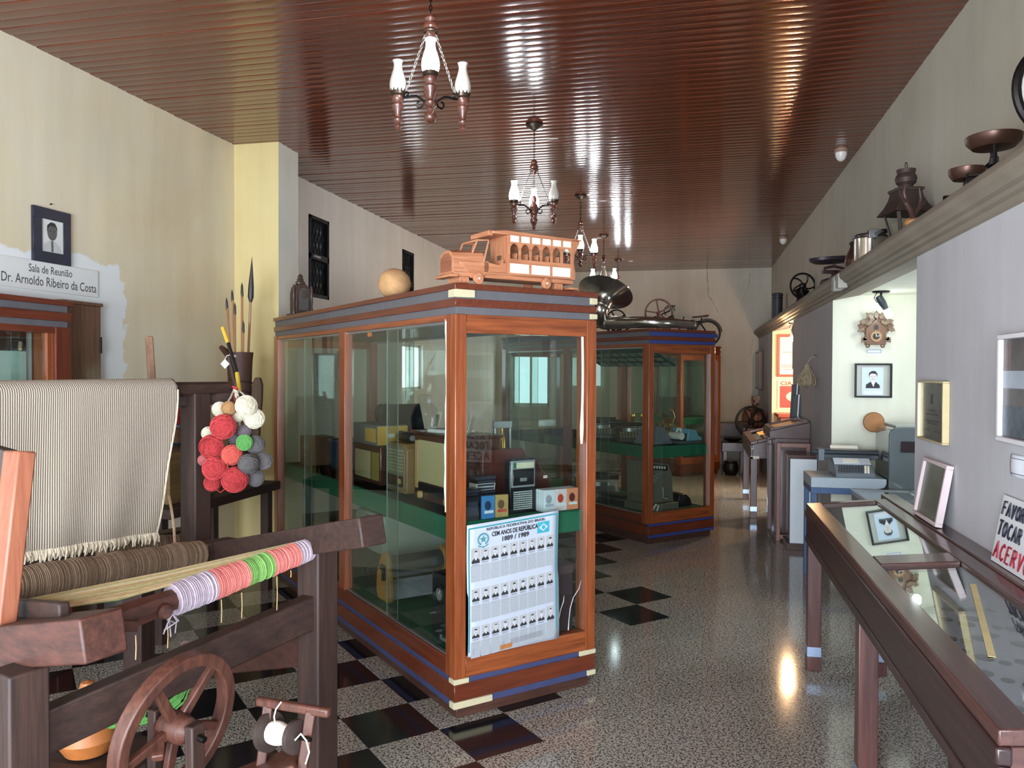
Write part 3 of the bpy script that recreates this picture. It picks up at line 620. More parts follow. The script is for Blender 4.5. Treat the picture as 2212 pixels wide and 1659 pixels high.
X0, X1 = .354, .775
nW = 6; pitch = (X1-X0)/nW
for s_, sy in ((-1, BY0), (1, BY1-.008)):
    sd = MB().box((X0, sy, .058), (X1, sy+.008, .142)).box((X0, sy, .222), (X1, sy+.008, .270))
    for i in range(nW+1):
        xx = X0+i*pitch; sd.box((max(X0, xx-.007), sy, .142), (min(X1, xx+.007), sy+.008, .222))
    for i in range(nW):
        xa = X0+i*pitch+.007; xb = xa+pitch-.014
        for x_, dx in ((xa, 1), (xb, -1)): sd.prism([(x_, .2225), (x_, .198), (x_+dx*.010, .214), (x_+dx*.022, .2225)], (0, sy, 0), (1, 0, 0), (0, 0, 1), (0, .008, 0))
    side = bo('side_panel', sd, 0, 0)
    yo = sy-.001 if s_ < 0 else sy+.009
    for i in range(nW): obj('upper_card', MB().box((X0+i*pitch+.008, yo, .230), (X0+(i+1)*pitch-.008, yo+.0012, .262)), card, side)
    for i in range(3): obj('lower_card', MB().box((X0+.006+i*2*pitch, yo, .070), (X0+(2*i+2)*pitch-.012, yo+.0012, .118)), card, side)
for yy in (BY0, BY1-.009): bo('rear_frame', MB().prism([(.775, .06), (.80, .06), (.80, .10), (.790, .15), (.795, .20), (.83, .256), (.83, .268), (.775, .268)], (0, yy, 0), (1, 0, 0), (0, 0, 1), (0, .009, 0)), 2)
for i in range(5):
    xx = X0+(i+.75)*pitch; bo('bench_back', MB().box((xx, BY0+.012, .06), (xx+.006, BY1-.012, .175)), 1, 0); bo('bench_seat', MB().box((xx-.03, BY0+.012, .10), (xx, BY1-.012, .106)), 1, 0)
bo('floor_board', MB().box((.20, BY0, .056), (.80, BY1, .063)))
bo('roof', MB().prism([(.255, .262), (.84, .270), (.84, .278), (.33, .284), (.25, .274)], (0, BY0-.006, 0), (1, 0, 0), (0, 0, 1), (0, .202, 0)))
bo('roof_visor', MB().box((.225, BY0-.002, .250), (.25, BY1+.002, .276)).box((.25, BY0-.002, .262), (.36, BY1+.002, .276)), 1)

gourd = tag(obj('gourd', MB().ell((0, 0, .086), .092, .098, .0865, 28, 18, .016), plain('gourd_skin', srgb(190, 146, 100), 0.8, 0, 0.22, 14, 0.8), None, sub=1), 'round cream-tan dried gourd standing on top of the front case', 'gourd')
gourd.location = w1(.115, .94, 2.0)
# carved wooden clock at the far end of the case top
carv = wood('carved_wood', srgb(38, 26, 20), srgb(82, 57, 44), 2, .65, 2.0)
ck = thing('carved_clock', 'dark carved wooden clock with arched face, far end of the front case', 'clock', w1(.14, 2.74, 2.0), math.radians(58)); ck.scale = (1.12, 1.12, 1.12)
obj('case_body', MB().prism([(-.055, .02), (.055, .02), (.055, .16), (.045, .2), (.02, .222), (-.02, .222), (-.045, .2), (-.055, .16)], (0, -.04, 0), (1, 0, 0), (0, 0, 1), (0, .08, 0)), carv, ck, .004)
obj('base', MB().box((-.075, -.055, 0), (.075, .055, .022)), carv, ck, .005)
obj('arched_face', MB().prism([(-.034, .045), (.034, .045), (.034, .16), (.024, .185), (0, .196), (-.024, .185), (-.034, .16)], (0, -.046, 0), (1, 0, 0), (0, 0, 1), (0, .007, 0)), plain('dull_dial', srgb(84, 78, 74), .7), ck)
obj('dial', MB().lathe([(.030, 0), (.030, .004), (.026, .006), (0, .006)], (0, -.046, .15), (0, -1, 0), 20), plain('dial_brass', srgb(74, 64, 54), .7, .1), ck)
for sx_ in (-1, 1):
    obj('side_column', MB().lathe([(.010, .02), (.012, .05), (.008, .07), (.011, .11), (.008, .15), (.012, .175), (.009, .19), (.006, .21), (0, .215)], (sx_*.066, -.03, 0), n=10), carv, ck)
obj('crest', MB().lathe([(.034, .222), (.036, .235), (.022, .243), (.026, .252), (.016, .262), (.020, .272), (.010, .285), (0, .292)], n=12, sy=.7), carv, ck)

# ================================================================== ON TOP OF THE SECOND CASE
brass = plain('aged_brass', srgb(176, 170, 160), 0.2, 0.92, 0.2, 7)
horn = thing('sousaphone', 'big tarnished brass horn with wide bell, lying on the second display case', 'horn', w2(.1, .62, 2.0), 0)
def hl(p): return horn_inv @ Vector(p)
horn_inv = Matrix.Translation(-w2(.1, .62, 2.0))
bc = onY(1308, 632, 7.75); hd = Vector((.20, .50, .85)).normalized()
obj('bell', MB().lathe([(.080, -.165), (.085, -.13), (.10, -.09), (.14, -.045), (.20, -.012), (.25, .003), (.268, .004), (.270, .0), (.262, -.004), (.2, -.02), (.13, -.06), (.09, -.1), (.07, -.165)], hl(bc), hd, 40), brass, horn)
pts = [bc-hd*.15, bc-hd*.22, onY(1300, 700, 7.75)+Vector((0, 0, .03)), onY(1318, 707, 7.72), onY(1350, 709, 7.64), onY(1390, 703, 7.55), onY(1430, 702, 7.55), onY(1465, 705, 7.66), onY(1495, 709, 7.85)]
pts = [Vector((p.x, p.y, max(p.z, 2.0+.052))) for p in pts]
P2 = []
for i in range(len(pts)-1):
    a, b_, c_, d_ = pts[max(i-1, 0)], pts[i], pts[i+1], pts[min(i+2, len(pts)-1)]
    for k in range(5):
        s = k/5; P2.append(.5*((2*b_)+(c_-a)*s+(2*a-5*b_+4*c_-d_)*s*s+(3*b_-a-3*c_+d_)*s**3))
P2.append(pts[-1]); n = len(P2)
P2 = [Vector((p.x, p.y, max(p.z, 2.004+.088-.045*(i/n)**.8))) for i, p in enumerate(P2)]
obj('body_tube', MB().tube([hl(p) for p in P2], [.085-.045*(i/n)**.8 for i in range(n)], 16), brass, horn)
for i in (3, 14): obj('ferrule', MB().ring(hl(P2[i]), P2[i+1]-P2[i-1], .085-.045*(i/n)**.8+.003, .006, 22, 6), brass, horn)
obj('mouth_rim', MB().ring(hl(pts[-1]), pts[-1]-pts[-2], .045, .006, 18, 6), brass, horn)
rw_ = wood('wheel_wood', srgb(88, 50, 42), srgb(138, 88, 74), 0, .5, 2.0)
def spoked(nm, label, c, axis, R, th, nsp, m, base=True):
    t = thing(nm, label, 'spinning wheel', (c[0], c[1], 2.0)); c = Vector((0, 0, c[2]-2.0)); x, y, z = frame(axis)
    obj('rim', MB().hoop(c, axis, R*.88, R, th), m, t, .002)
    for k in range(nsp):
        a = k*2*PI/nsp+.5; d = x*math.cos(a)+y*math.sin(a); obj('spoke', MB().beam(c+d*.02, c+d*R*.9, .014, .012, z), m, t)
    obj('hub', MB().lathe([(.012, -.05), (.022, -.03), (.026, 0), (.022, .03), (.012, .05)], c, axis, 14), m, t)
    for s_ in (-1, 1): obj('support_post', MB().beam(c+z*.045*s_, Vector((0, 0, .012))+Vector((z.x, z.y, 0))*.05*s_, .018, .018), m, t)
    obj('base_board', MB().box((-.10, -.09, 0), (.10, .09, .02)), m, t, .003)
    return t
c = onY(1423, 676, 8.35); spoked('spinning_wheel', 'brown spoked spinning wheel standing behind the horn tube', c, (.25, -1, 0), .148, .022, 5, rw_)
fly = thing('flyer_head', 'small black iron winder leaning beside the brown wheel', 'winder', w2(.46, .98, 2.0)); c = onY(1446, 672, 8.55)-w2(.46, .98, 2.0)
obj('arm', MB().tube([(0, 0, .009), (c.x*.5, c.y*.5, c.z*.55), (c.x, c.y, c.z), (c.x+.02, c.y, c.z+.05)], .008, 6), black_metal, fly)
obj('hook', MB().tube([(c.x+.055*math.cos(a), c.y, c.z+.055*math.sin(a)) for a in [i*.5 for i in range(9)]], .006, 6), black_metal, fly)
obj('head_block', MB().box((c.x-.02, c.y-.015, c.z+.045), (c.x+.06, c.y+.015, c.z+.062)), black_metal, fly, .003)
c = onY(1331, 692, 8.6); spoked('spinning_wheel', 'dark thin spinning wheel half hidden by the horn bell', c, (-.3, -1, 0), .118, .014, 4, black_metal)
bar = thing('iron_bar', 'black flat iron bar lying behind the horn', 'bar', w2(.12, 1.0, 2.0), R45+.5)
obj('strip', MB().box((-.02, -.22, .048), (.02, .22, .062)), black_metal, bar, .002); obj('foot', MB().box((-.02, -.2, 0), (.02, -.17, .048)), black_metal, bar, .002); obj('foot', MB().box((-.02, .17, 0), (.02, .2, .048)), black_metal, bar, .002)
eng = thing('small_engine', 'shiny bronze piece of machinery with tubes, right of the brown wheel', 'machine', w2(.52, .35, 2.0), .6)
obj('block', MB().box((-.05, -.04, 0), (.05, .04, .07)).lathe([(.03, .06), (.034, .09), (.02, .10)], (0, 0, 0), n=12), brass, eng, .006)
for k in range(5):
    obj('pipe', MB().tube([(-.06+.02*k, -.045, .06), (-.05+.025*k, -.05, .10+.01*(k % 2)), (-.01+.02*k, -.02, .125), (.05+.01*k, .0, .115+.012*(k % 3))], .011, 8), brass, eng)
obj('cap', MB().lathe([(.02, 0), (.022, .05), (.014, .054)], (.03, -.02, .125), (.8, -.3, .35), 12), bronze, eng)
# the child's bicycle on the farthest case
bi = thing('small_bicycle', 'small black bicycle with brown saddle standing on the farthest case', 'bicycle', (.17, 12.98, 2.0), 0)
tyre = plain('tyre', srgb(28, 26, 26), .7); bi_f = black_metal
for x in (-.45, .02):
    wl = obj('wheel', MB().ring((x, 0, .21), (0, 1, 0), .195, .016, 36, 8), tyre, bi)
    sp = MB().ring((x, 0, .21), (0, 1, 0), .178, .005, 30, 5)
    for k in range(14): sp.tube([(x, 0, .21), (x+.178*math.cos(k*PI/7), 0, .21+.178*math.sin(k*PI/7))], .0016, 4)
    obj('spokes', sp, chainm, wl)
obj('mudguard', MB().tube([(.02+.225*math.cos(a), 0, .21+.225*math.sin(a)) for a in [.1+i*.2 for i in range(14)]], .010, 6), bi_f, bi)
obj('frame', MB().tube([(.02, 0, .21), (-.10, 0, .40), (-.36, 0, .38), (-.20, 0, .16), (-.10, 0, .40)], .012, 8).tube([(-.20, 0, .16), (.02, 0, .21)], .010, 8).tube([(-.45, 0, .21), (-.36, 0, .38), (-.34, 0, .48)], .011, 8), bi_f, bi)
obj('saddle_post', MB().tube([(-.07, 0, .38), (-.07, 0, .455)], .012, 8), bi_f, bi)
obj('saddle', MB().prism([(-.22, .455), (.03, .470), (.05, .50), (.02, .505), (-.08, .488), (-.21, .478)], (0, -.04, 0), (1, 0, 0), (0, 0, 1), (0, .08, 0)), plain('saddle_leather', srgb(58, 38, 32), .5), bi, .012)

# ================================================================== RIGHT SIDE
DMAH = lambda ax: wood('dark_mahogany', srgb(34, 22, 23), srgb(64, 43, 42), ax, 0.32, 1.0, 0.25, 0.1)
MAH = lambda ax: wood('mahogany', srgb(53, 31, 30), srgb(98, 63, 57), ax, 0.3, 1.0, 0.3, 0.1)
vit_glass = glass('table_glass', (0.90, 0.94, 0.93, 1), 1.35)
grey_felt = plain('grey_felt', srgb(206, 209, 228), 0.95, 0, 0.08, 40); brown_felt = plain('brown_felt', srgb(104, 88, 82), 0.95, 0, 0.15, 12)
steel = plain('steel', srgb(150, 150, 150), 0.3, 0.9); bandm = plain('metal_band', srgb(168, 186, 214), 0.3, 0.7, 0.04)
def display_table(label, x0, x1, y0, y1, ztop, divs, legs, shelf_x=None, bed=None, rise=.1, zb=.195):
    """sloping glass-topped table; y0 = end nearest the camera"""
    t = thing('display_table', label, 'display table', (x0, y0, 0))
    L = y1-y0; Wd = x1-x0; Z = lambda x: ztop+rise*x
    def slab(nm, xa, xb, ya, yb, up=0.0, th=.035, m=None, bv=.004):
        b = MB(); vs = [(x, y, Z(x)+up-d) for d in (th, 0) for x, y in ((xa, ya), (xb, ya), (xb, yb), (xa, yb))]
        b.add(vs, [(0, 3, 2, 1), (4, 5, 6, 7), (0, 1, 5, 4), (1, 2, 6, 5), (2, 3, 7, 6), (3, 0, 4, 7)]); return obj(nm, b, m or MAH(1), t, bv)
    slab('front_rail', 0, .075, 0, L); slab('back_rail', Wd-.06, Wd, 0, L)
    ys = [0]+divs+[L-.06]
    for y in ys: slab('cross_rail', .075, Wd-.06, y, y+(.14 if y in divs else .06), .001, m=MAH(0))
    for a, b_ in zip(ys[:-1], ys[1:]): slab('glass_top', .07, Wd-.055, a+(.135 if a in divs else .055), b_+.005, -.012, .005, vit_glass, 0)
    zt = ztop-.036
    obj('front_board', MB().box((.002, .0, ztop-zb), (.024, L, ztop-.075)), DMAH(1), t, .003); obj('front_moulding', MB().box((-.006, -.006, ztop-.072), (.026, L, ztop-.034)), DMAH(1), t, .006)
    obj('front_moulding', MB().box((-.004, -.004, ztop-zb-.012), (.03, L, ztop-zb+.02)), DMAH(1), t, .004)
    for y in (0, L-.022):
        obj('end_board', MB().prism([(.024, ztop-zb), (Wd, ztop-zb), (Wd, Z(Wd)-.036), (.024, Z(.024)-.036)], (0, y, 0), (1, 0, 0), (0, 0, 1), (0, .022, 0)), MAH(0), t, .002)
    obj('back_board', MB().box((Wd-.022, .022, ztop-zb), (Wd, L-.022, Z(Wd)-.037)), MAH(1), t)
    for a, b_, m in zip(ys[:-1], ys[1:], bed): obj('cloth_bed', MB().box((.024, max(.022, a), ztop-zb+.02), (Wd-.022, min(b_, L-.022), ztop-.065)), m, t)
    if shelf_x: obj('back_shelf', MB().box((Wd, 0, Z(Wd)-.03), (shelf_x-x0, L+.12, Z(Wd)+.008)), MAH(1), t, .004)
    for y in legs:
        for x in (.003, Wd-.075):
            lg = obj('leg', MB().box((x, y, .075), (x+.07, y+.07, ztop-zb)), MAH(2), t, .004)
            obj('foot_band', MB().box((x-.001, y-.001, .075), (x+.071, y+.071, .128)), bandm, lg, .001); obj('foot', MB().box((x-.002, y-.002, 0), (x+.072, y+.072, .074)), MAH(2), lg, .003)
    return t
vit = display_table('long dark glass-topped display table along the right wall, nearest the camera', .597, 1.0, 1.76, 4.58, .887, [1.39], [.02, 1.39, 2.74], 1.078, [grey_felt, brown_felt])
obj('end_band', MB().box((.02, -.008, .735), (.39, -.001, .80)), bandm, vit, .004, 'wide pale metal band on the near end')
obj('glass_tape', MB().beam((.133, .44, .8905), (.2985, 1.116, .907), .018, .0015, (0, 0, 1)), plain('strip_tape', srgb(222, 208, 150), .6), vit, 0, 'yellowed strip of tape on the glass')
coinm = plain('old_coin', srgb(72, 68, 64), 0.55, 0.3, 0.3, 60)
for i in range(42):
    r = random.choice((.016, .020, .024)); row, c = divmod(i, 6)
    o = obj('coin', MB().lathe([(r*.96, 0), (r, .001), (r, .003), (r*.9, .0036), (r*.86, .003), (0, .0034)], n=18), coinm)
    o.location = (.597+.105+.044*c+random.uniform(-.006, .006)+.03, 1.76+.14+.165*row+random.uniform(-.05, .05), .8221); o.rotation_euler = (0, 0, random.random()*6)
    tag(o, 'dark round coin lying on the grey cloth inside the long display table', 'coin', 'coins in the long display table')
ccard = plain('museum_card', srgb(150, 128, 112), 0.7, 0, .25, 20)
for k, (x, y, a, b_) in enumerate(((.72, 3.55, .13, .2), (.88, 3.85, .1, .15), (.71, 4.15, .12, .18))):
    o = obj('old_document', MB().box((-a/2, -b_/2, 0), (a/2, b_/2, .002)), ccard); o.location = (x, y, .8221); o.rotation_euler = (0, 0, .2*k-.2)
    tag(o, ['faded brown document in the far glass section, nearest the divider', 'faded brown document in the far glass section, close to the wall', 'faded brown document in the far glass section, at its far end'][k], 'document', 'documents in the far section')
vit2 = display_table('smaller sloping display table with yellow sheet, farther along the right wall', .602, 1.07, 9.05, 10.5, .84, [], [.02, 1.33], None, [brown_felt], .25, .18)
obj('yellow_sheet', MB().beam((.10, .35, .902), (.40, .35, .976), .45, .002, (0, 0, 1)), plain('yellow_paper', srgb(222, 176, 104), .7, 0, .06), vit2)
obj('label_tag', MB().box((.0, -.004, .655), (.09, -.001, .685)), card, vit2); obj('label_tag', MB().box((.003, -.004, .76), (.03, -.001, .80)), card, vit2)

# frames on and against the near wall panel
gold = plain('gilt', srgb(214, 196, 150), 0.35, 0.4, 0.08); white_fr = plain('white_frame', srgb(232, 230, 232), 0.4, 0, .03); pinkish = plain('pale_frame', srgb(214, 196, 196), .5, 0, .05)
dull_pic = plain('faded_sheet', srgb(92, 92, 88), 0.25, 0, 0.10, 5); pic_glass = dull_pic
def wall_frame(nm, label, fy0, fy1, z0, z1, xw, dpt, fw, fm, pm_, lean=0.0, prints=()):
    """picture on a wall that faces -x; lean = how far the foot stands out"""
    t = thing(nm, label, 'picture frame', (xw-lean-.001, (fy0+fy1)/2, z0)); h = z1-z0; w = (fy1-fy0)/2; a = math.atan2(lean, h)
    T = Matrix.Rotation(a, 4, 'Y')
    for q in (((-dpt, -w, 0), (0, w, fw)), ((-dpt, -w, h-fw), (0, w, h)), ((-dpt, -w, fw), (0, -w+fw, h-fw)), ((-dpt, w-fw, fw), (0, w, h-fw))): obj('moulding', MB().box(q[0], q[1], T), fm, t, .002)
    obj('picture', MB().box((-dpt*.55, -w+fw, fw), (-.002, w-fw, h-fw), T), pm_, t)
    for (nm2, y0, y1, za, zb_, m) in prints:
        obj(nm2, MB().box((-dpt*.55-.0015, w-y0*2*w, za*h), (-dpt*.55-.0003, w-y1*2*w, zb_*h), T), m, t)
    return t
dk_line = plain('print_line', srgb(48, 48, 50), .5)
wall_frame('framed_certificate', 'gilt-framed dark certificate hanging on the near right wall', 3.785, 4.19, 1.285, 1.562, XP, .03, .008, gold, dull_pic, 0,
           [('print_line', .38, .62, .50, .52, dk_line), ('print_line', .28, .72, .44, .455, dk_line), ('print_line', .25, .75, .33, .345, dk_line), ('print_line', .3, .7, .29, .303, dk_line), ('print_line', .2, .4, .17, .18, dk_line), ('print_line', .6, .8, .17, .18, dk_line), ('crest_print', .46, .54, .62, .78, dk_line)])
wall_frame('framed_photograph', 'pale-framed faded photograph leaning on the back shelf of the display table', 3.71, 4.07, .9365, 1.205, XP, .03, .016, pinkish, plain('faded_photo', srgb(104, 102, 90), .3, 0, .25, 9), .045)
pht = wall_frame('framed_photograph', 'large white-framed photograph on the near right wall, cut by the picture edge', 2.45, 3.14, 1.36, 1.735, XP, .035, .018, white_fr, plain('photo_dark', srgb(88, 80, 82), .25, 0, .3, 7), 0,
                 [('sky_patch', .03, .97, .5, .66, plain('photo_pale', srgb(168, 176, 190), .3, 0, .12, 9)), ('rock_patch', .03, .97, .06, .34, plain('photo_rock', srgb(84, 92, 104), .3, 0, .4, 30)), ('brown_patch', .04, .12, .66, .94, plain('photo_brown', srgb(98, 70, 62), .3, 0, .3, 25))])
lb = thing('paper_label', 'small white paper label below the large white-framed photograph', 'label', (XP-.001, 3.0, 1.245))
obj('sheet', MB().grid(lambda a, b: (-.004-.006*math.sin(a*PI*2), .085-.19*a+.008*math.sin(b*PI), .075*b), 8, 4), plain('paper', srgb(226, 228, 236), .6, 0, .02), lb, solid=.001)
for q in ((.010, .012), (.062, .064)): obj('printed_rule', MB().grid(lambda a, b: (-.0052-.006*math.sin((.1+a*.8)*PI*2), .066-.15*a+.008*math.sin(q[0]/.075*PI), q[0]+(q[1]-q[0])*b), 8, 1), ink, lb)
# hand-lettered notice leaning on the table's back shelf
sgn = thing('lettered_sign', 'white hand-lettered sign leaning on the shelf below the paper label', 'sign', (XP-.046, 3.13, .9365)); T = Matrix.Rotation(math.atan2(.04, .235), 4, 'Y')
obj('board', MB().box((-.004, -.42, 0), (0, 0, .238), T), plain('sign_card', srgb(226, 226, 228), .6, 0, .03), sgn, .001)
GL = {'F': [[(0, 0), (.05, 1), (.6, 1)], [(.03, .55), (.5, .55)]], 'A': [[(0, 0), (.35, 1), (.7, 0)], [(.15, .4), (.58, .4)]], 'V': [[(0, 1), (.3, 0), (.65, 1)]], 'O': [[(.35+.33*math.cos(a*PI/5), .5+.5*math.sin(a*PI/5)) for a in range(11)]],
      'R': [[(0, 0), (.05, 1), (.5, .95), (.55, .7), (.4, .52), (.05, .5)], [(.25, .5), (.6, 0)]], 'T': [[(0, 1), (.7, 1)], [(.35, 1), (.3, 0)]], 'C': [[(.6, .85), (.4, 1), (.15, .8), (.05, .45), (.2, .08), (.45, 0), (.62, .15)]],
      'N': [[(0, 0), (.05, 1), (.55, 0), (.6, 1)]], 'E': [[(.6, 1), (.05, 1), (0, 0), (.58, 0)], [(.03, .52), (.45, .52)]], '~': [[(0, 1.15), (.2, 1.28), (.4, 1.15), (.6, 1.28)]]}
def strokes(s, y0, z0, h, w, m, nm):
    for i, ch in enumerate(s):
        if ch == ' ': continue
        b = MB(); ls = GL['A']+GL['~'] if ch == 'Ã' else GL[ch]
        for l in ls: b.tube([T @ Vector((-.0055, y0-(i*w+p[0]*w*.95+p[1]*h*.12), z0+p[1]*h)) for p in l], .0042, 5)
        obj(nm, b, m, sgn)
strokes('FAVOR NÃO', -.022, .170, .046, .040, plain('ink_navy', srgb(28, 30, 44), .6), 'letter_stroke'); strokes('TOCAR NO', -.018, .098, .050, .042, plain('ink_navy', srgb(28, 30, 44), .6), 'letter_stroke'); strokes('ACERVO', -.020, .018, .056, .052, plain('ink_red', srgb(140, 26, 44), .6), 'letter_stroke')

# the near alcove: wall clock, portrait, wooden disc, spot lamp, typewriter desk
YA = 6.829
cl = thing('cuckoo_clock', 'carved cuckoo clock with leaves on the lit alcove wall', 'clock', (1.393, YA, 1.80))
cw2 = wood('cuckoo_wood', srgb(84, 56, 40), srgb(142, 104, 78), 2, .5, 2.0); leafm = wood('leaf_wood', srgb(96, 76, 58), srgb(150, 126, 100), 2, .55, 2.5)
obj('clock_house', MB().prism([(-.075, .02), (.075, .02), (.075, .15), (0, .222), (-.075, .15)], (0, -.06, 0), (1, 0, 0), (0, 0, 1), (0, .06, 0)), cw2, cl, .003)
for s_ in (-1, 1): obj('roof_board', MB().beam((0, -.04, .232), (s_*.105, -.04, .138), .09, .012, (0, 1, 0)), cw2, cl, .002)
df = obj('dial', MB().lathe([(.042, 0), (.043, .006), (.038, .010), (.036, .006), (0, .006)], (0, -.06, .085), (0, -1, 0), 24), plain('dial_tan', srgb(186, 150, 112), .5), cl)
obj('dial_centre', MB().lathe([(.026, .006), (.026, .009), (0, .009)], (0, -.06, .085), (0, -1, 0), 20), plain('dial_dark', srgb(58, 48, 44), .4), df)
for a, l in ((.2, .030), (1.7, .024)): obj('clock_hand', MB().beam((0, -.071, .085), (l*math.cos(a), -.071, .085+l*math.sin(a)), .004, .002, (0, 1, 0)), card, df)
obj('cuckoo_door', MB().prism([(-.016, .14), (.016, .14), (.016, .168), (0, .182), (-.016, .168)], (0, -.063, 0), (1, 0, 0), (0, 0, 1), (0, .004, 0)), plain('door_dark', srgb(40, 28, 24), .5), cl)
def leaf(c, ang, L, par):
    o2 = [(0, 0), (.25, .30), (.45, .18), (.6, .34), (.8, .12), (1, 0), (.8, -.12), (.6, -.34), (.45, -.18), (.25, -.30)]
    ca, sa = math.cos(ang), math.sin(ang); obj('carved_leaf', MB().prism([(L*(a*ca-b*sa), L*(a*sa+b*ca)) for a, b in o2], c, (1, 0, 0), (0, 0, 1), (0, .012, 0)), leafm, par, .002)
for c, ang, L in (((0, -.075, .225), 1.57, .065), ((-.02, -.07, .222), 2.4, .075), ((.02, -.07, .222), .75, .075), ((-.055, -.072, .19), 2.9, .075), ((.055, -.072, .19), .3, .075), ((-.085, -.07, .15), 3.6, .06), ((.085, -.07, .15), -.4, .06),
                  ((-.03, -.08, .205), 3.7, .06), ((.03, -.08, .205), -.5, .06), ((-.07, -.07, .08), 4.0, .06), ((.07, -.07, .08), -.9, .06), ((-.065, -.07, .05), 2.6, .05), ((.065, -.07, .05), .6, .05)): leaf(c, ang, L, cl)
for s_ in (-1, 1): obj('foot_scroll', MB().ring((s_*.055, -.03, .012), (0, 1, 0), .012, .006, 12, 6), cw2, cl)
def paper_tag(label, x0, x1, z0, z1, y, nm='paper_label'):
    t = thing(nm, label, 'label', ((x0+x1)/2, y, z0)); w = (x1-x0)/2; h = z1-z0
    obj('sheet', MB().box((-w, -.003, 0), (w, -.0005, h)), plain('paper', srgb(226, 228, 236), .6, 0, .02), t)
    b = MB()
    for q in (((-w+.006, .006), (w-.006, .009)), ((-w+.006, h-.009), (w-.006, h-.006)), ((-w+.006, .006), (-w+.009, h-.006)), ((w-.009, .006), (w-.006, h-.006))): b.box((q[0][0], -.0036, q[0][1]), (q[1][0], -.003, q[1][1]))
    obj('printed_border', b, plain('print_blue', srgb(74, 80, 120), .6), t); return t
paper_tag('white paper label just below the cuckoo clock', 1.335, 1.45, 1.750, 1.788, YA)
po = thing('framed_portrait', 'black-framed drawn portrait of a man in a suit on the alcove wall', 'picture frame', (1.385, YA, 1.40)); w, h = .138, .272
blk = plain('black_frame', srgb(30, 30, 34), .35)
for q in (((-w, 0), (w, .014)), ((-w, h-.014), (w, h)), ((-w, .014), (-w+.014, h-.014)), ((w-.014, .014), (w, h-.014))): obj('moulding', MB().box((q[0][0], -.025, q[0][1]), (q[1][0], -.001, q[1][1])), blk, po, .001)
obj('mount_board', MB().box((-w+.014, -.008, .014), (w-.014, -.002, h-.014)), plain('mount', srgb(186, 186, 176), .7, 0, .05), po)
obj('portrait_sheet', MB().box((-.085, -.011, .02), (.075, -.009, h-.03)), plain('portrait_paper', srgb(206, 220, 236), .6, 0, .03), po)
dsk = lambda cx, cz, rx, rz, y, n=18: MB().add([(cx+rx*math.cos(k*2*PI/n), y, cz+rz*math.sin(k*2*PI/n)) for k in range(n)], [tuple(range(n))])
suit = plain('suit_ink', srgb(40, 40, 46), .6); skin = plain('sketch_skin', srgb(222, 214, 208), .6, 0, .04)
obj('suit', MB().add([(x, -.0116, z) for x, z in ((-.055, .075), (.05, .075), (.048, .10), (.02, .125), (-.02, .125), (-.052, .105))], [(0, 1, 2, 3, 4, 5)]), suit, po)
obj('shirt', MB().add([(x, -.0120, z) for x, z in ((-.016, .126), (.016, .126), (0.002, .085))], [(0, 1, 2)]), plain('shirt_white', srgb(238, 238, 238), .6), po)
obj('face', dsk(0, .165, .028, .036, -.0122), skin, po); obj('hair', MB().add([(x, -.0126, z) for x, z in ((-.031, .165), (-.032, .195), (-.012, .212), (.015, .212), (.032, .19), (.029, .165), (.022, .188), (-.01, .193), (-.024, .186))], [tuple(range(9))]), suit, po)
for x in (-.011, .011): obj('eye', dsk(x, .168, .004, .0018, -.0127, 8), suit, po)
obj('mouth', dsk(0, .147, .008, .0014, -.0127, 8), suit, po); obj('nose', dsk(.001, .157, .003, .004, -.0126, 8), plain('sketch_shade', srgb(188, 176, 170), .6), po)
obj('name_card', MB().box((-.075, -.014, .024), (.065, -.012, .055)), plain('paper', srgb(226, 228, 236)), po)
paper_r = thing('wooden_disc', 'round brown leather-like disc hanging below the portrait on the alcove wall', 'disc', (1.392, YA, 1.205)); obj('disc', MB().lathe([(.078, .0), (.080, .012), (.074, .02), (.04, .026), (0, .028)], (0, 0, 0), (0, -1, 0), 28), plain('tan_leather', srgb(172, 118, 70), .6, 0, .15, 14, .3), paper_r)
obj('rim_stitch', MB().ring((0, -.014, 0), (0, 1, 0), .077, .004, 28, 5), plain('stitch', srgb(126, 80, 48), .7), paper_r)
def spot(label, c, aim, m_e, rad=.032):
    t = thing('spot_lamp', label, 'lamp', c); aim = Vector(aim).normalized()
    obj('ceiling_plate', MB().lathe([(.062, 0), (.062, -.010), (.05, -.014), (0, -.014)], n=20), black_metal, t)
    obj('stem', MB().tube([(0, 0, -.012), (0, 0, -.07)], .008, 8), black_metal, t); p0 = Vector((0, 0, -.072))
    obj('cable', MB().tube([(-.03, 0, -.012), (-.05, 0, -.05), (-.03, 0, -.085), (-.005, 0, -.08)], .003, 5), black_metal, t)
    obj('socket', MB().lathe([(.022, -.04), (.027, -.02), (.027, .02), (.022, .05), (.019, .075)], p0, aim, 16), plain('socket_grey', srgb(64, 70, 76), .4), t)
    obj('bulb', MB().lathe([(.016, .07), (.028, .09), (rad, .115), (.028, .138), (.012, .15), (0, .152)], p0, aim, 18), m_e, t, label='glowing bulb')
    return p0+Vector(c)+aim*.115
bulb_w = plain('bulb_white', srgb(245, 248, 255), .3, emit=(.88, .97, .95, 1), es=20); bulb_o = plain('bulb_orange', srgb(255, 214, 160), .3, emit=(1, .62, .32, 1), es=900)
spot('black spot lamp with bare lit bulb under the near alcove ceiling', (1.37, 6.50, 2.215), (.45, .1, -.75), bulb_w)
spot('small spot lamp with warm bulb in the far alcove', (1.13, 9.83, 2.178), (-.12, .15, -.9), bulb_o)

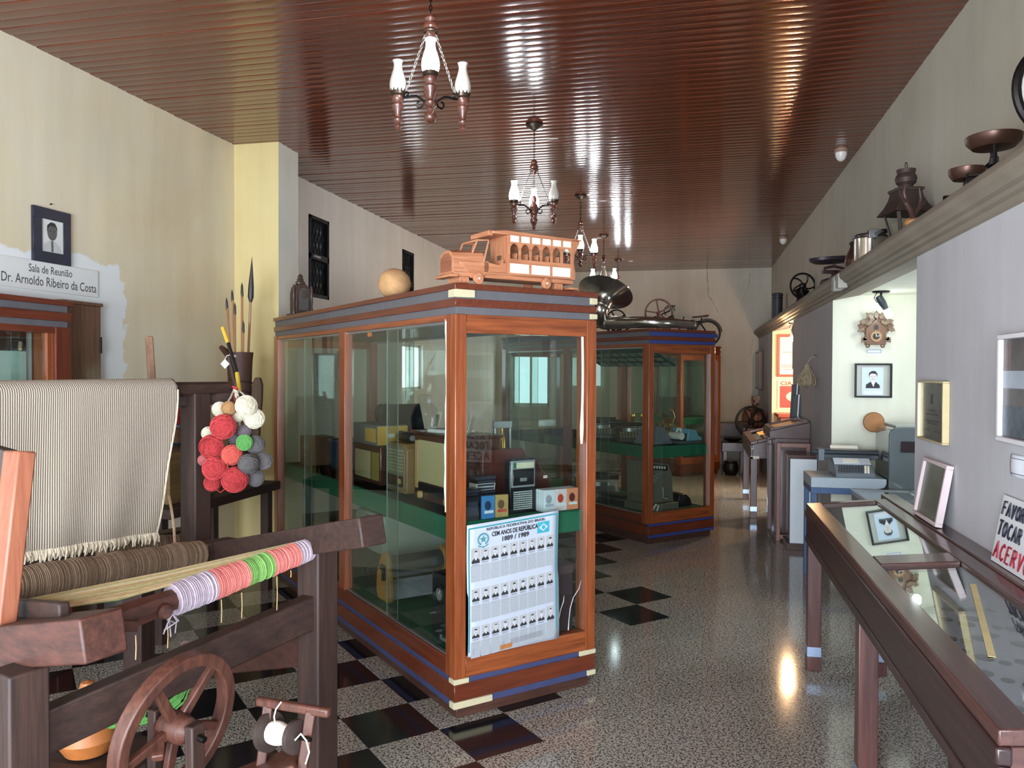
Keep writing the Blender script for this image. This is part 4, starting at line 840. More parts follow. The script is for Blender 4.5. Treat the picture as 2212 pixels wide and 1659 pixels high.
dg = plain('desk_grey', srgb(170, 182, 190), .3, 0, .04); db = plain('desk_blue', srgb(66, 92, 132), .4, 0, .06)
dk = thing('typewriter_desk', 'pale grey metal desk with blue apron and legs inside the near alcove', 'desk', (.85, 6.26, 0))
obj('desk_top', MB().prism([(0, .745), (.46, .745), (.505, .757), (.52, .785), (.52, .82), (0, .82)], (0, 0, 0), (1, 0, 0), (0, 0, 1), (0, .43, 0)), dg, dk, .004)
obj('apron', MB().box((.0, .005, .70), (.40, .425, .745)), db, dk, .002)
for x in (.004, .36):
    for y in (.01, .385): obj('leg', MB().box((x, y, 0), (x+.035, y+.035, .70)), db, dk, .002)
obj('lower_rail', MB().box((.004, .20, .20), (.395, .23, .24)), db, dk)
ty = thing('typewriter', 'wide-carriage grey electric typewriter on the pale metal desk', 'typewriter', (1.03, 6.30, .82))
tg = plain('typewriter_grey', srgb(104, 112, 120), .35, 0, .06); td = plain('typewriter_dark', srgb(52, 58, 64), .4); tp = plain('typewriter_panel', srgb(204, 210, 222), .35, 0, .03)
obj('body', MB().prism([(0, 0), (.33, 0), (.33, .06), (.25, .12), (.12, .085), (0, .03)], (0, 0, 0), (0, 1, 0), (0, 0, 1), (.272, 0, 0)), tg, ty, .004)
obj('front_panel', MB().beam((.136, .115, .088), (.136, .195, .124), .26, .008, (0, -1, 2)), tp, ty, .001)
obj('panel_card', MB().beam((.125, .128, .100), (.125, .175, .121), .115, .005, (0, -1, 2)), card, ty)
for r in range(4):
    for k in range(11): obj('key', MB().box((.02+.02*k+.004*r, .012+.022*r, .034+.012*r), (.034+.02*k+.004*r, .028+.022*r, .047+.012*r)), td if k < 9 else card, ty)
obj('carriage', MB().box((-.08, .225, .115), (.34, .30, .15)), td, ty, .004); obj('platen', MB().tube([(-.12, .245, .165), (.345, .245, .165)], .018, 12), td, ty)
obj('carriage_end', MB().box((-.095, .205, .10), (-.05, .315, .19)), tg, ty, .004); obj('platen_knob', MB().lathe([(.02, 0), (.022, .012), (.016, .024)], (-.12, .245, .165), (-1, 0, 0), 14), td, ty)
obj('paper_bail', MB().tube([(-.04, .235, .19), (.34, .235, .19)], .004, 6), steel, ty); obj('paper', MB().beam((.10, .25, .18), (.10, .285, .215), .2, .001, (0, -1, 1)), card, ty)
mc = thing('office_machine', 'big glossy grey rounded machine right of the typewriter desk', 'machine', (1.385, 6.27, 0))
glos = plain('glossy_grey', srgb(112, 122, 124), .1, 0.35, .05, 5, coat=.6)
obj('cabinet', MB().prism([(0, 0), (.62, 0), (.62, 1.20), (.05, 1.20), (.015, 1.185), (0, 1.15)], (0, 0, 0), (1, 0, 0), (0, 0, 1), (0, .44, 0)), glos, mc, .008)
obj('front_slot', MB().box((.08, -.006, 1.02), (.56, .0, 1.10)), plain('slot_dark', srgb(44, 32, 36), .3), mc, .002); obj('top_lid', MB().box((.05, .02, 1.20), (.58, .40, 1.215)), plain('lid_grey', srgb(172, 178, 172), .3), mc, .004)
tr = thing('glass_top_cabinet', 'low metal-edged cabinet with glass top in front of the grey machine', 'cabinet', (1.115, 5.72, 0))
obj('body', MB().box((0.01, 0.01, 0), (.8, .50, .72)), plain('cabinet_grey', srgb(94, 100, 108), .4), tr, .004); obj('top_pane', MB().box((.02, .02, .732), (.79, .49, .742)), plain('tray_gloss', srgb(128, 136, 140), .08, .4, .04, coat=.8), tr)
for q in (((0, 0), (.81, .02)), ((0, .49), (.81, .51)), ((0, .02), (.02, .49)), ((.79, .02), (.81, .49)), ((.39, .02), (.41, .49))): obj('edge_rail', MB().box((q[0][0], q[0][1], .72), (q[1][0], q[1][1], .75)), alu, tr, .002)
paper_tag('white paper card on the front panel of the typewriter', 1.13, 1.20, .928, .955, 6.405) if False else None

# wooden stands between the alcove and the far display table
sb = thing('panel_stand', 'low wooden stand with white panel on its front, before pier', 'stand', (.847, 7.55, 0))
obj('white_panel', MB().box((.0, -.006, .06), (.226, .0, .82)), plain('white_panel', srgb(222, 228, 232), .4, 0, .02), sb, .001); obj('body', MB().box((0, 0, .06), (.226, .30, .835)), MAH(2), sb, .003)
obj('plinth', MB().box((-.03, -.02, 0), (.226, .30, .06)), DKW(0), sb, .003); obj('top_board', MB().box((-.02, -.012, .835), (.226, .30, .855)), MAH(0), sb, .003)
le = thing('lectern_cabinet', 'wooden cabinet with sloping lid, between white panel stand and far display table', 'cabinet', (.705, 8.0, 0))
obj('body', MB().box((.05, .02, .05), (.368, .70, .965)), MAH(2), le, .004); obj('plinth', MB().box((.07, .04, 0), (.36, .68, .05)), DKW(0), le)
obj('lid_box', MB().prism([(.0, .965), (.372, .965), (.372, 1.125), (.0, 1.035)], (0, 0, 0), (1, 0, 0), (0, 0, 1), (0, .73, 0)), MAH(0), le, .004)
for q in (((.01, .02), (.36, .06)), ((.01, .67), (.36, .71)), ((.01, .06), (.05, .67)), ((.32, .06), (.36, .67))):
    b = MB(); vs = [(x, y, 1.035+.242*x+d) for d in (0, .02) for x, y in ((q[0][0], q[0][1]), (q[1][0], q[0][1]), (q[1][0], q[1][1]), (q[0][0], q[1][1]))]
    b.add(vs, [(0, 3, 2, 1), (4, 5, 6, 7), (0, 1, 5, 4), (1, 2, 6, 5), (2, 3, 7, 6), (3, 0, 4, 7)]); obj('lid_frame', b, MAH(1), le, .002)
obj('lid_paper', MB().beam((.06, .36, 1.052), (.31, .36, 1.112), .5, .003, (0, 0, 1)), plain('tan_paper', srgb(176, 136, 100), .7), le)
for k, (y, h0) in enumerate(((.06, .90), (.24, .93), (.42, .95))):
    p = obj('hinged_panel', MB().box((-.005+.012*k, y, .08), (.03+.012*k, y+.035, h0)), MAH(2), le, .003); obj('hinge', MB().box((-.009+.012*k, y+.008, .30), (-.004+.012*k, y+.022, .38)), steel, p)
fr = thing('empty_frame', 'brown wooden frame leaning between the lectern cabinet and white panel stand', 'frame', (.765, 7.905, 0))
for q in (((0, 0, .0), (.035, .03, .93)), ((.265, 0, .0), (.30, .03, .93)), ((.035, 0, .89), (.265, .03, .93)), ((.035, 0, .02), (.265, .03, .06))): obj('frame_bar', MB().box(*q), wood('pale_mahogany', srgb(110, 72, 62), srgb(156, 112, 98), 2, .4), fr, .003)
for k, (y, zt, lb_) in enumerate(((8.98, 1.47, 'dark board with pale metal edge leaning on the grey pier, the taller one'), (8.84, 1.36, 'dark board with pale metal edge leaning on the grey pier, the shorter one'))):
    t = thing('leaning_board', lb_, 'board', (.97, y, 0)); obj('board', MB().beam((.02, -.03, 0), (.092, -.03, zt), .10, .016, (0, 1, 0)), plain('dark_board', srgb(44, 44, 46), .5), t); obj('metal_edge', MB().beam((.02, -.088, 0.002), (.092, -.088, zt+.01), .012, .018, (0, 1, 0)), steel, t)
bg = thing('hanging_bag', 'small woven net bag hanging from a nail on the grey pier', 'bag', (XP-.083, 7.67, 1.46))
net = plain('net_bag', srgb(140, 124, 100), .8, 0, .3, 40, .8)
obj('bag', MB().lathe([(0, 0), (.045, .004), (.074, .03), (.080, .06), (.066, .10), (.040, .14), (.018, .18), (.012, .21), (.004, .225)], n=22), net, bg, sub=1)
for k in range(9): obj('net_cord', MB().tube([(r*1.04*math.cos(k*.7+z*2), r*1.04*math.sin(k*.7+z*2), z) for r, z in ((.03, .004), (.074, .03), (.080, .06), (.066, .10), (.040, .14), (.018, .18), (.012, .21))], .003, 4), plain('net_cord', srgb(176, 160, 130), .8), bg)
obj('loop', MB().tube([(0, 0, .22), (.03, 0, .27), (.076, 0, .29)], .003, 5), plain('net_cord', srgb(176, 160, 130)), bg); obj('nail', MB().tube([(.082, 0, .29), (.06, 0, .295)], .004, 6), black_metal, bg)
wc = thing('wall_cupboard', 'narrow brown wall cupboard at the far edge of the grey pier', 'cupboard', (1.09, 9.452, 1.66)); obj('body', MB().box((0, 0, 0), (.30, .16, .46)), MAH(2), wc, .004); obj('cornice', MB().box((-.0, -.0, .46), (.31, .19, .49)), MAH(0), wc, .006); obj('bottom_board', MB().box((0, 0, -.02), (.31, .18, 0)), MAH(0), wc, .004)

# far alcove: two posters on the lit wall, a red-brown counter
YP = 11.918
p1 = thing('framed_poster', 'red-brown framed pale poster on the lit wall of the far alcove', 'poster', (1.42, YP, 1.535)); rf = wood('poster_frame', srgb(120, 44, 30), srgb(164, 76, 52), 2, .4); w, h = .275, .60
for q in (((-w, 0), (w, .035)), ((-w, h-.035), (w, h)), ((-w, .035), (-w+.035, h-.035)), ((w-.035, .035), (w, h-.035))): obj('moulding', MB().box((q[0][0], -.025, q[0][1]), (q[1][0], -.001, q[1][1])), rf, p1, .002)
obj('sheet', MB().box((-w+.035, -.010, .035), (w-.035, -.002, h-.035)), plain('poster_pale', srgb(228, 206, 182), .6, 0, .05), p1)
for z, a, b_ in ((.345, -.2, .12), (.30, -.1, .02), (.16, -.22, .2), (.135, -.22, .18), (.10, -.2, .0), (.09, .02, .2)): obj('print_line', MB().box((a, -.0115, z), (b_, -.0102, z+.010)), plain('print_brown', srgb(150, 110, 96), .6), p1)
p2 = thing('red_poster', 'red and cream poster on the far alcove wall, under the framed pale one', 'poster', (1.42, YP, 1.075)); w, h = .265, .42
obj('sheet', MB().box((-w, -.008, 0), (w, -.001, h)), plain('poster_cream', srgb(224, 196, 160), .6, 0, .05), p2); obj('red_field', MB().box((-w+.03, -.0092, .02), (w-.03, -.0082, .33)), plain('poster_red', srgb(204, 62, 54), .6, 0, .15, 12), p2)
obj('oval', MB().add([(.02+.17*math.cos(k*PI/12), -.0104, .18+.085*math.sin(k*PI/12)) for k in range(24)], [tuple(range(24))]), plain('poster_cream', srgb(224, 196, 160)), p2)
text_mesh('lettering', 'CIA PETRA', .075, plain('print_red', srgb(150, 60, 50), .6), p2, (0, -.0098, .365), (1, 0, 0), (0, 0, 1), .46, .002)
cn = thing('red_counter', 'red-brown counter top on a plain base in the far alcove', 'counter', (1.10, 11.35, 0)); obj('counter_top', MB().box((0.01, 0, .985), (1.2, .56, 1.03)), rf, cn, .006); obj('apron', MB().box((.05, .03, .90), (1.15, .54, .985)), rf, cn); obj('base', MB().box((.10, .05, 0), (1.15, .54, .90)), plain('base_tan', srgb(150, 120, 88), .6), cn)
ef = thing('framed_picture', 'dark-framed picture seen edge-on at the end of the right wall', 'picture frame', (XP, 13.75, 1.32)); obj('frame', MB().box((-.075, -.28, 0), (-.001, .30, .62)), DKW(2), ef, .006); obj('picture', MB().box((-.078, -.24, .04), (-.074, .26, .58)), dull_pic, ef)

# back corner: grain mill with flywheel, carved bird, benches
gm = thing('grain_mill', 'old black grain mill with big flywheel and brown barrel, back right corner', 'mill', (.86, 12.55, 0)); blkm = black_metal
c = Vector((-.035, -.14, .86)); ax = (.3, -1, 0); x_, y_, z_ = frame(ax)
obj('flywheel', MB().hoop(c, ax, .20, .236, .035, 40), blkm, gm, .003)
for k in range(6): d = x_*math.cos(k*PI/3)+y_*math.sin(k*PI/3); obj('spoke', MB().beam(c+d*.02, c+d*.21, .02, .014, z_), blkm, gm)
obj('small_wheel', MB().hoop(c+Vector((.09, -.04, .08)), ax, .075, .095, .03, 28), blkm, gm, .002); obj('hub', MB().lathe([(.03, -.06), (.045, -.02), (.045, .06), (.02, .08)], c, ax, 16), blkm, gm)
obj('barrel', MB().lathe([(.10, -.16), (.135, -.13), (.15, 0), (.135, .13), (.10, .16)], (.03, .06, .90), (.9, .3, 0), 22), wood('barrel_wood', srgb(76, 48, 38), srgb(130, 88, 66), 0, .6), gm)
for q in (-.1, 0, .1): obj('barrel_band', MB().ring(Vector((.03, .06, .90))+Vector((.95, .31, 0))*q, (.9, .3, 0), .150-.6*q*q, .006, 24, 5), blkm, gm)
obj('stand', MB().box((-.14, -.10, .0), (.12, .16, .06)).box((-.12, -.08, .06), (-.06, .14, .72)).box((.04, -.08, .06), (.10, .14, .72)).box((-.14, -.12, .70), (.12, .18, .76)), DKW(2), gm, .004)
obj('gear_case', MB().box((-.08, -.06, .76), (.02, .08, .98)), blkm, gm, .01)
bd = thing('carved_bird', 'dark carved wooden bird perched above the grain mill', 'carving', (.90, 12.62, 1.05)); bwm = wood('bird_wood', srgb(58, 32, 24), srgb(104, 62, 46), 2, .5)
bd.location = (.90, 12.62, 1.062)
obj('body', MB().ell((0, 0, .06), .05, .035, .05, 14, 10), bwm, bd); obj('neck', MB().tube([(-.02, 0, .08), (-.045, 0, .13), (-.03, 0, .165), (-.06, 0, .17)], [.026, .018, .018, .006], 8), bwm, bd)
for s_ in (-1, 1): obj('wing', MB().prism([(0, .06), (.05, .08), (.075, .16), (.03, .20), (.0, .13)], (0, .03*s_, 0), (1, 0, 0), (0, 0, 1), (0, .012*s_, 0)), bwm, bd, .002)
obj('perch', MB().box((-.05, -.04, 0), (.05, .04, .02)), bwm, bd)
be = thing('back_bench', 'dark plank bench along the back wall, upper one', 'bench', (.22, 13.45, 0)); obj('seat', MB().box((0, 0, .55), (.66, .32, .77)), DKW(0), be, .006)
for x in (.03, .57): obj('leg', MB().box((x, .03, 0), (x+.06, .27, .55)), DKW(2), be, .004)
be2 = thing('low_bench', 'lower reddish plank bench standing before the dark bench', 'bench', (.43, 12.95, 0)); obj('seat', MB().box((0, 0, .35), (.36, .34, .49)), MAH(0), be2, .006)
for x in (.02, .28): obj('leg', MB().box((x, .03, 0), (x+.06, .31, .35)), MAH(2), be2, .004)
bo_ = thing('black_bowl', 'shallow black bowl on the low reddish bench', 'bowl', (.60, 13.10, .49)); obj('bowl', MB().lathe([(.05, 0), (.12, .03), (.155, .06), (.15, .06), (.11, .035), (0, .015)], n=26), black_metal, bo_); obj('knob', MB().ell((0, 0, .035), .025, .025, .02, 12, 8), steel, bo_)
pt = tag(obj('iron_pot', MB().lathe([(.08, 0), (.11, .05), (.12, .12), (.10, .19), (.11, .21), (.10, .21), (.09, .18), (0, .17)], n=24), black_metal), 'black iron pot on the floor below the low bench', 'pot'); pt.location = (.56, 12.80, 0)

# ------------------------------------------------------------ things on the right ledge
ZL = 2.3335
dr = thing('metal_drum', 'dark upright cylinder at the far end of the right ledge', 'cylinder', (1.15, 12.0, ZL)); obj('body', MB().lathe([(.072, 0), (.072, .36), (.078, .365), (.078, .39), (.06, .40), (0, .40)], n=24), plain('drum_dark', srgb(56, 60, 64), .5, .4), dr)
for z in (.03, .33): obj('band', MB().ring((0, 0, z), (0, 0, 1), .073, .005, 26, 5), blkm, dr)
hw = thing('hand_mill', 'black hand mill with curved-spoke wheel on the right ledge', 'mill', (1.15, 9.35, ZL)); c = Vector((0, -.10, .215)); ax = (.25, -1, .0); x_, y_, z_ = frame(ax)
obj('wheel', MB().ring(c, ax, .135, .011, 36, 8), blkm, hw)
for k in range(5):
    a = k*2*PI/5+.3; obj('curved_spoke', MB().tube([c+x_*(r*math.cos(a+r*7))+y_*(r*math.sin(a+r*7)) for r in (.0, .03, .06, .09, .115, .135)], .009, 6), blkm, hw)
obj('hub', MB().lathe([(.03, -.05), (.035, .0), (.03, .03), (.012, .04)], c, ax, 14), blkm, hw); obj('mill_body', MB().lathe([(.05, .0), (.07, .02), (.05, .08), (.07, .14), (.085, .17), (.02, .21)], (0, .0, 0), n=18), blkm, hw); obj('foot', MB().box((-.10, -.09, 0), (.10, .09, .025)), blkm, hw, .004)
def scale_(label, loc, R, hp, m, rot=0):
    t = thing('balance_scale', label, 'scale', loc, rot)
    obj('base', MB().prism([(-.5*R, 0), (.5*R, 0), (.42*R, hp*.25), (.15*R, hp*.35), (-.15*R, hp*.35), (-.42*R, hp*.25)], (0, -.09, 0), (1, 0, 0), (0, 0, 1), (0, .18, 0)), m, t, .006)
    obj('column', MB().lathe([(.03, hp*.3), (.02, hp*.5), (.03, hp*.6), (.015, hp*.7)], n=12), m, t); obj('beam', MB().beam((-R*.6, 0, hp*.62), (R*.6, 0, hp*.62), .03, .03), m, t, .003)
    for s_ in (-1, 1): obj('bracket', MB().tube([(s_*R*.45, 0, hp*.62), (s_*R*.5, 0, hp*.8), (s_*R*.2, 0, hp*.86), (0, 0, hp*.9)], .012, 6), m, t)
    obj('pointer', MB().lathe([(.012, hp*.9), (.008, hp*1.2), (0, hp*1.32)], n=8), m, t)
    return t
redi = plain('red_iron', srgb(74, 50, 54), .5, .4); panm = plain('dark_pan', srgb(66, 60, 66), .35, .6); cop = plain('copper_dark', srgb(84, 58, 47), .35, .6)
pan_prof = lambda R: [(R*.15, -.028), (R*.75, -.022), (R*.96, .0), (R, .022), (R*.985, .024), (R*.93, .004), (R*.7, -.014), (0, -.018)]
s1 = scale_('red-brown iron shop scale with long dark pan, mid right ledge', (1.13, 7.1, ZL), .17, .17, redi, .35); obj('pan', MB().lathe(pan_prof(.2), (-.02, 0, .20), (-.06, 0, 1), 28, 1.0, .6), panm, s1)
jg = thing('wooden_jug', 'brown wooden jug beside the steel pot on the ledge', 'jug', (1.13, 6.2, ZL)); obj('body', MB().lathe([(.055, 0), (.075, .05), (.07, .10), (.045, .15), (.035, .18), (.045, .20), (.04, .21), (0, .20)], n=20), cop, jg); obj('handle', MB().tube([(0, -.06, .06), (0, -.11, .10), (0, -.10, .16), (0, -.04, .18)], .010, 6), cop, jg)
ptm = plain('polished_steel', srgb(196, 190, 184), .12, .95, .05)
pp = thing('pressure_cooker', 'shiny steel pressure cooker with dark handles on the right ledge', 'pot', (1.13, 5.70, ZL)); obj('pot_body', MB().lathe([(.095, 0), (.102, .008), (.102, .15), (.106, .155)], n=30), ptm, pp); obj('lid', MB().lathe([(.108, .155), (.108, .170), (.09, .182), (.03, .19), (0, .19)], n=30), plain('lid_dark', srgb(70, 62, 58), .3, .7), pp)
obj('long_handle', MB().beam((.02, -.10, .165), (.04, -.24, .165), .035, .028), blkm, pp, .006); obj('side_handle', MB().beam((-.05, .09, .15), (-.08, .15, .15), .04, .025), blkm, pp, .006); obj('valve', MB().lathe([(.016, .19), (.018, .205), (.010, .215)], n=12), blkm, pp); obj('clamp', MB().box((-.03, -.115, .14), (.03, -.09, .20)), steel, pp, .004)
# street lantern
ln = thing('street_lantern', 'rusty square street lantern with flared roof on the right ledge', 'lantern', (1.14, 4.83, ZL), .25); ln.scale = (.70, .70, .96); rust = plain('rusty_iron', srgb(66, 52, 46), .6, .4, .25, 30, .3)
q4 = lambda prof: MB().lathe(prof, n=4, a0=PI/4)
obj('roof', q4([(.225, .155), (.215, .165), (.17, .20), (.135, .245), (.12, .285)]), rust, ln); obj('roof_collar', q4([(.135, .283), (.14, .300), (.10, .306)]), rust, ln)
obj('chimney', MB().lathe([(.05, .30), (.052, .318), (.075, .335), (.082, .36), (.072, .38), (.062, .388), (.07, .40), (.072, .412), (0, .415)], n=20), rust, ln); obj('top_ring', MB().ring((0, 0, .435), (.6, -.8, 0), .018, .004, 16, 6), rust, ln)
for a in range(4):
    d = Vector((math.cos(PI/4+a*PI/2), math.sin(PI/4+a*PI/2), 0)); obj('corner_post', MB().beam(d*.10+Vector((0, 0, .0)), d*.165+Vector((0, 0, .17)), .030, .012, d), rust, ln, .002)
obj('base_plate', q4([(.115, 0), (.115, .014), (0, .014)]), rust, ln); obj('lantern_glass', q4([(.094, .015), (.150, .16)]), glass('lantern_pane', (.9, .93, .9, 1)), ln)
# antlers on a bleached skull
an = thing('deer_antlers', 'dark deer antlers on a tan skull base, beside the lantern', 'antlers', (1.075, 4.42, ZL)); hornm = plain('antler', srgb(70, 48, 42), .5, 0, .2, 20)
obj('skull_plate', MB().ell((0, 0, .028), .04, .05, .028, 16, 10, .06), plain('bone_tan', srgb(176, 124, 78), .6, 0, .2, 30, .4), an)
for s_ in (-1, 1):
    obj('antler', MB().tube([(0, s_*.02, .04), (s_*.02, s_*.05, .08), (s_*.05, s_*.075, .12), (s_*.06, s_*.085, .17), (s_*.05, s_*.075, .22)], [.014, .013, .011, .008, .003], 8).tube([(s_*.05, s_*.075, .12), (s_*.085, s_*.12, .15), (s_*.10, s_*.15, .175)], [.010, .007, .002], 7), hornm, an)
s2 = scale_('small iron scale with copper pan, left of the larger near scale on the ledge', (1.13, 3.77, ZL), .085, .09, blkm, 1.3); obj('pan', MB().lathe(pan_prof(.073), (0, 0, .115), (0, 0, 1), 26), cop, s2); obj('pan_frame', MB().tube([(-.09, 0, .05), (-.09, 0, .095), (.09, 0, .095), (.09, 0, .05)], .006, 6), blkm, s2)
s3 = scale_('larger iron scale with wide copper pan, nearest on the right ledge', (1.13, 3.46, ZL), .105, .13, blkm, 1.3); obj('pan', MB().lathe(pan_prof(.10), (0, 0, .165), (0, 0, 1), 30), cop, s3); obj('pan_frame', MB().tube([(-.10, 0, .06), (-.10, 0, .13), (.10, 0, .13), (.10, 0, .06)], .007, 6), blkm, s3)
fn = thing('round_fan', 'black-rimmed round fan on chrome foot at the right picture edge', 'fan', (1.14, 2.91, ZL)); obj('rim', MB().ring((0, 0, .18), (.3, -1, 0), .145, .015, 40, 8), blkm, fn); obj('face_disc', MB().lathe([(.135, -.01), (.135, .01), (.05, .03), (0, .032)], (0, 0, .18), (.3, -1, 0), 32), plain('fan_pale', srgb(190, 186, 184), .3, .3), fn)
obj('foot', MB().lathe([(.08, 0), (.08, .015), (.03, .03), (.018, .06)], n=20), ptm, fn); obj('spare_bolt', MB().lathe([(.012, 0), (.012, .04)], (-.03, -.03, .03), (0, 0, 1), 8), ptm, fn)

# ================================================================== LEFT SIDE
# portrait and name board over the doorway
pf = thing('framed_portrait', 'dark-framed small portrait photograph hanging high on the left wall', 'picture frame', (XL, 3.868, 2.207)); navy = plain('navy_frame', srgb(36, 38, 54), .4); w, h = .137, .308
for q in (((-w, 0), (w, .062)), ((-w, h-.062), (w, h)), ((-w, .062), (-w+.062, h-.062)), ((w-.055, .062), (w, h-.062))): obj('moulding', MB().box((.001, q[0][0], q[0][1]), (.018, q[1][0], q[1][1])), navy, pf, .001)
obj('print', MB().box((.002, -w+.062, .062), (.012, w-.055, h-.062)), plain('photo_white', srgb(218, 218, 214), .5, 0, .03), pf)
XD = lambda pts, x: MB().add([(x, a, b) for a, b in pts], [tuple(range(len(pts)))])
cx, cz = .0, .178
obj('jacket', XD([(cx-.07, .064), (cx+.075, .064), (cx+.06, .10), (cx+.02, .128), (cx-.02, .128), (cx-.06, .105)], .0126), plain('photo_light_grey', srgb(196, 196, 194), .6, 0, .05), pf)
obj('face', XD([(cx+.036*math.cos(k*PI/9), cz+.048*math.sin(k*PI/9)) for k in range(18)], .0130), plain('photo_mid', srgb(96, 94, 92), .6, 0, .25, 30), pf)
obj('hair', XD([(cx-.038, cz), (cx-.036, cz+.035), (cx-.01, cz+.056), (cx+.02, cz+.054), (cx+.036, cz+.03), (cx+.037, cz+.008), (cx+.026, cz+.032), (cx-.015, cz+.036), (cx-.028, cz+.02)], .0134), plain('photo_dark2', srgb(44, 44, 44), .6), pf)
obj('tie', XD([(cx-.008, .128), (cx+.008, .128), (cx+.010, .066), (cx-.006, .066)], .0130), plain('photo_mid', srgb(96, 94, 92)), pf)
for a in (-.014, .014): obj('eye', XD([(cx+a+.007*math.cos(k*PI/4), cz+.006+.003*math.sin(k*PI/4)) for k in range(8)], .0134), plain('photo_dark2', srgb(44, 44, 44)), pf)
obj('nail', MB().tube([(0, .0, h+.03), (.012, 0, h+.032)], .004, 6), black_metal, pf)
sg = thing('name_board', 'white board lettered Sala de Reunião over the left doorway', 'sign', (XL, 3.75, 2.045)); obj('board', MB().box((.001, -.42, 0), (.010, .48, .163)), plain('board_white', srgb(222, 222, 218), .5, 0, .02), sg, .001)
gray_ink = plain('grey_ink', srgb(72, 74, 76), .6)
text_mesh('lettering', 'Sala de Reunião', .062, gray_ink, sg, (.0106, .112, .118), (0, 1, 0), (0, 0, 1), .315, .0003); text_mesh('lettering', 'Dr. Arnoldo Ribeiro da Costa', .074, gray_ink, sg, (.0106, .118, .050), (0, 1, 0), (0, 0, 1), .69, .0003)

# shallow wall case in the doorway
jb = struct('door_1', MB().box((XL-.0, 3.90, 0), (XL+.05, 4.205, 1.985)).box((XL, 3.89, 1.985), (XL+.06, 4.215, 2.005)), wood('jamb_wood', srgb(84, 58, 42), srgb(128, 94, 70), 2, .6), .004)
obj('hinge', MB().tube([(XL+.052, 4.20, 1.70), (XL+.052, 4.20, 1.80)], .008, 8), black_metal, jb)
lc = thing('wall_case', 'shallow red-brown glass wall case beside the left doorway under the name board', 'display case', (-3.598, 2.3, 0)); LW = 1.535
obj('plinth', MB().box((0, .01, 0), (.155, LW-.01, .10)), DKW(1), lc)
for y in (0, LW-.11): obj('post', MB().box((0.002, y, .10), (.165, y+.11, 1.835)), RWD(2), lc, .003)
obj('inner_post', MB().box((.06, LW-.155, .20), (.15, LW-.11, 1.83)), RW(2), lc, .003); obj('bottom_rail', MB().box((.002, .11, .10), (.16, LW-.11, .20)), RWD(1), lc)
obj('rail', MB().box((.002, .11, 1.80), (.16, LW-.11, 1.835)), RWD(1), lc); obj('cornice_tape', MB().box((.002, .005, 1.835), (.158, LW-.02, 1.868)), grey_tape, lc); obj('cornice_board', MB().box((.002, 0, 1.868), (.168, LW, 1.918)), RWD(1), lc, .002)
obj('cornice_tape', MB().box((.002, .005, 1.918), (.158, LW-.02, 1.955)), grey_tape, lc); obj('top_board', MB().box((.002, 0, 1.955), (.172, LW+.01, 1.985)), RWD(1), lc, .003)
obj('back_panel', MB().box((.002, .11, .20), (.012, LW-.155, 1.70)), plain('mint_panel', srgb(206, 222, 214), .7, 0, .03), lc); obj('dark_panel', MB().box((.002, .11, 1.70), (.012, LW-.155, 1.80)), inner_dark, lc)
for y0, y1, x in ((.11, 1.22, .12), (1.16, LW-.155, .13)): obj('sliding_pane', MB().box((x, y0, .20), (x+.005, y1, 1.80)), pane_m, lc)
obj('peg', MB().tube([(.02, LW-.20, 1.745), (.05, LW-.235, 1.71)], .010, 8), plain('pale_peg', srgb(206, 170, 140), .5), lc)

# the loom: posts on the floor, sloping side rails, cloth beam, warp roll, top beam
lw_ = lambda ax: wood('loom_wood', srgb(28, 18, 14), srgb(68, 43, 34), ax, .62, 1.0, .03, .4); lwr = lambda ax: wood('loom_red_wood', srgb(42, 22, 18), srgb(92, 52, 40), ax, .55, 1.0, .06, .4)
LO = Vector((-1.75, 2.35, 0)); loom = thing('floor_loom', 'big dark weathered wooden loom with coloured yarn beam, left foreground', 'loom', LO)
D = lambda u, v, d: dep(u, v, d)-LO
def lb_(nm, p, q, w, h, m=None, up=None, bv=.006, w2=None, h2=None, label=None): return obj(nm, MB().beam(p, q, w, h, up, w2, h2), m or lw_(1), loom, bv, label)
Zf = lambda p: Vector((p.x, p.y, 0.0))
rp = D(686, 1195, 2.80); lb_('front_post', Zf(rp), Vector((rp.x, rp.y, 1.0)), .10, .10, lw_(2), (.956, -.292, 0))
lp = D(40, 1420, 1.98); lb_('front_post', Zf(lp), Vector((lp.x, lp.y, .86)), .10, .10, lw_(2), (.956, -.292, 0))
lb_('side_rail', D(806, 1146, 2.58), D(300, 1222, 3.75), .10, .098, lw_(1)); lb_('side_rail', D(226, 1372, 1.93), D(-260, 1410, 2.45), .115, .108, lwr(0))
lb_('front_stretcher', D(690, 1312, 2.80), D(86, 1582, 2.06), .055, .118, lw_(1)); lb_('side_stretcher', D(668, 1402, 2.86), D(360, 1440, 3.7), .05, .11, lwr(0))
ru = D(423, 1172, 3.52); ru2 = Vector((ru.x, ru.y, 1.50)); lb_('upright', Vector((ru.x, ru.y, .72)), ru2, .085, .10, lw_(2), (.956, -.292, 0))
lb_('upright', D(-5, 1400, 2.10), D(43, 974, 2.16), .05, .075, wood('pale_upright', srgb(122, 66, 48), srgb(172, 106, 76), 2, .5, 1.0, .1), (.956, -.292, 0), label='pale orange-brown upright at the picture edge')
lb_('upright_brace', D(-40, 1100, 2.2), D(14, 968, 2.22), .05, .06, lw_(2))
tb0, tb1 = D(-60, 852, 2.72), D(488, 838, 3.62); obj('top_beam', MB().tube([tb0, tb0.lerp(tb1, .5), tb1], [.034, .034, .030], 10), lw_(1), loom)
lb_('beam_block', D(372, 868, 3.46), D(520, 856, 3.66), .05, .05, lw_(1)); lb_('beam_stick', D(330, 850, 3.62), D(322, 728, 3.70), .032, .03, wood('stick_wood', srgb(104, 76, 56), srgb(146, 112, 88), 2, .6))
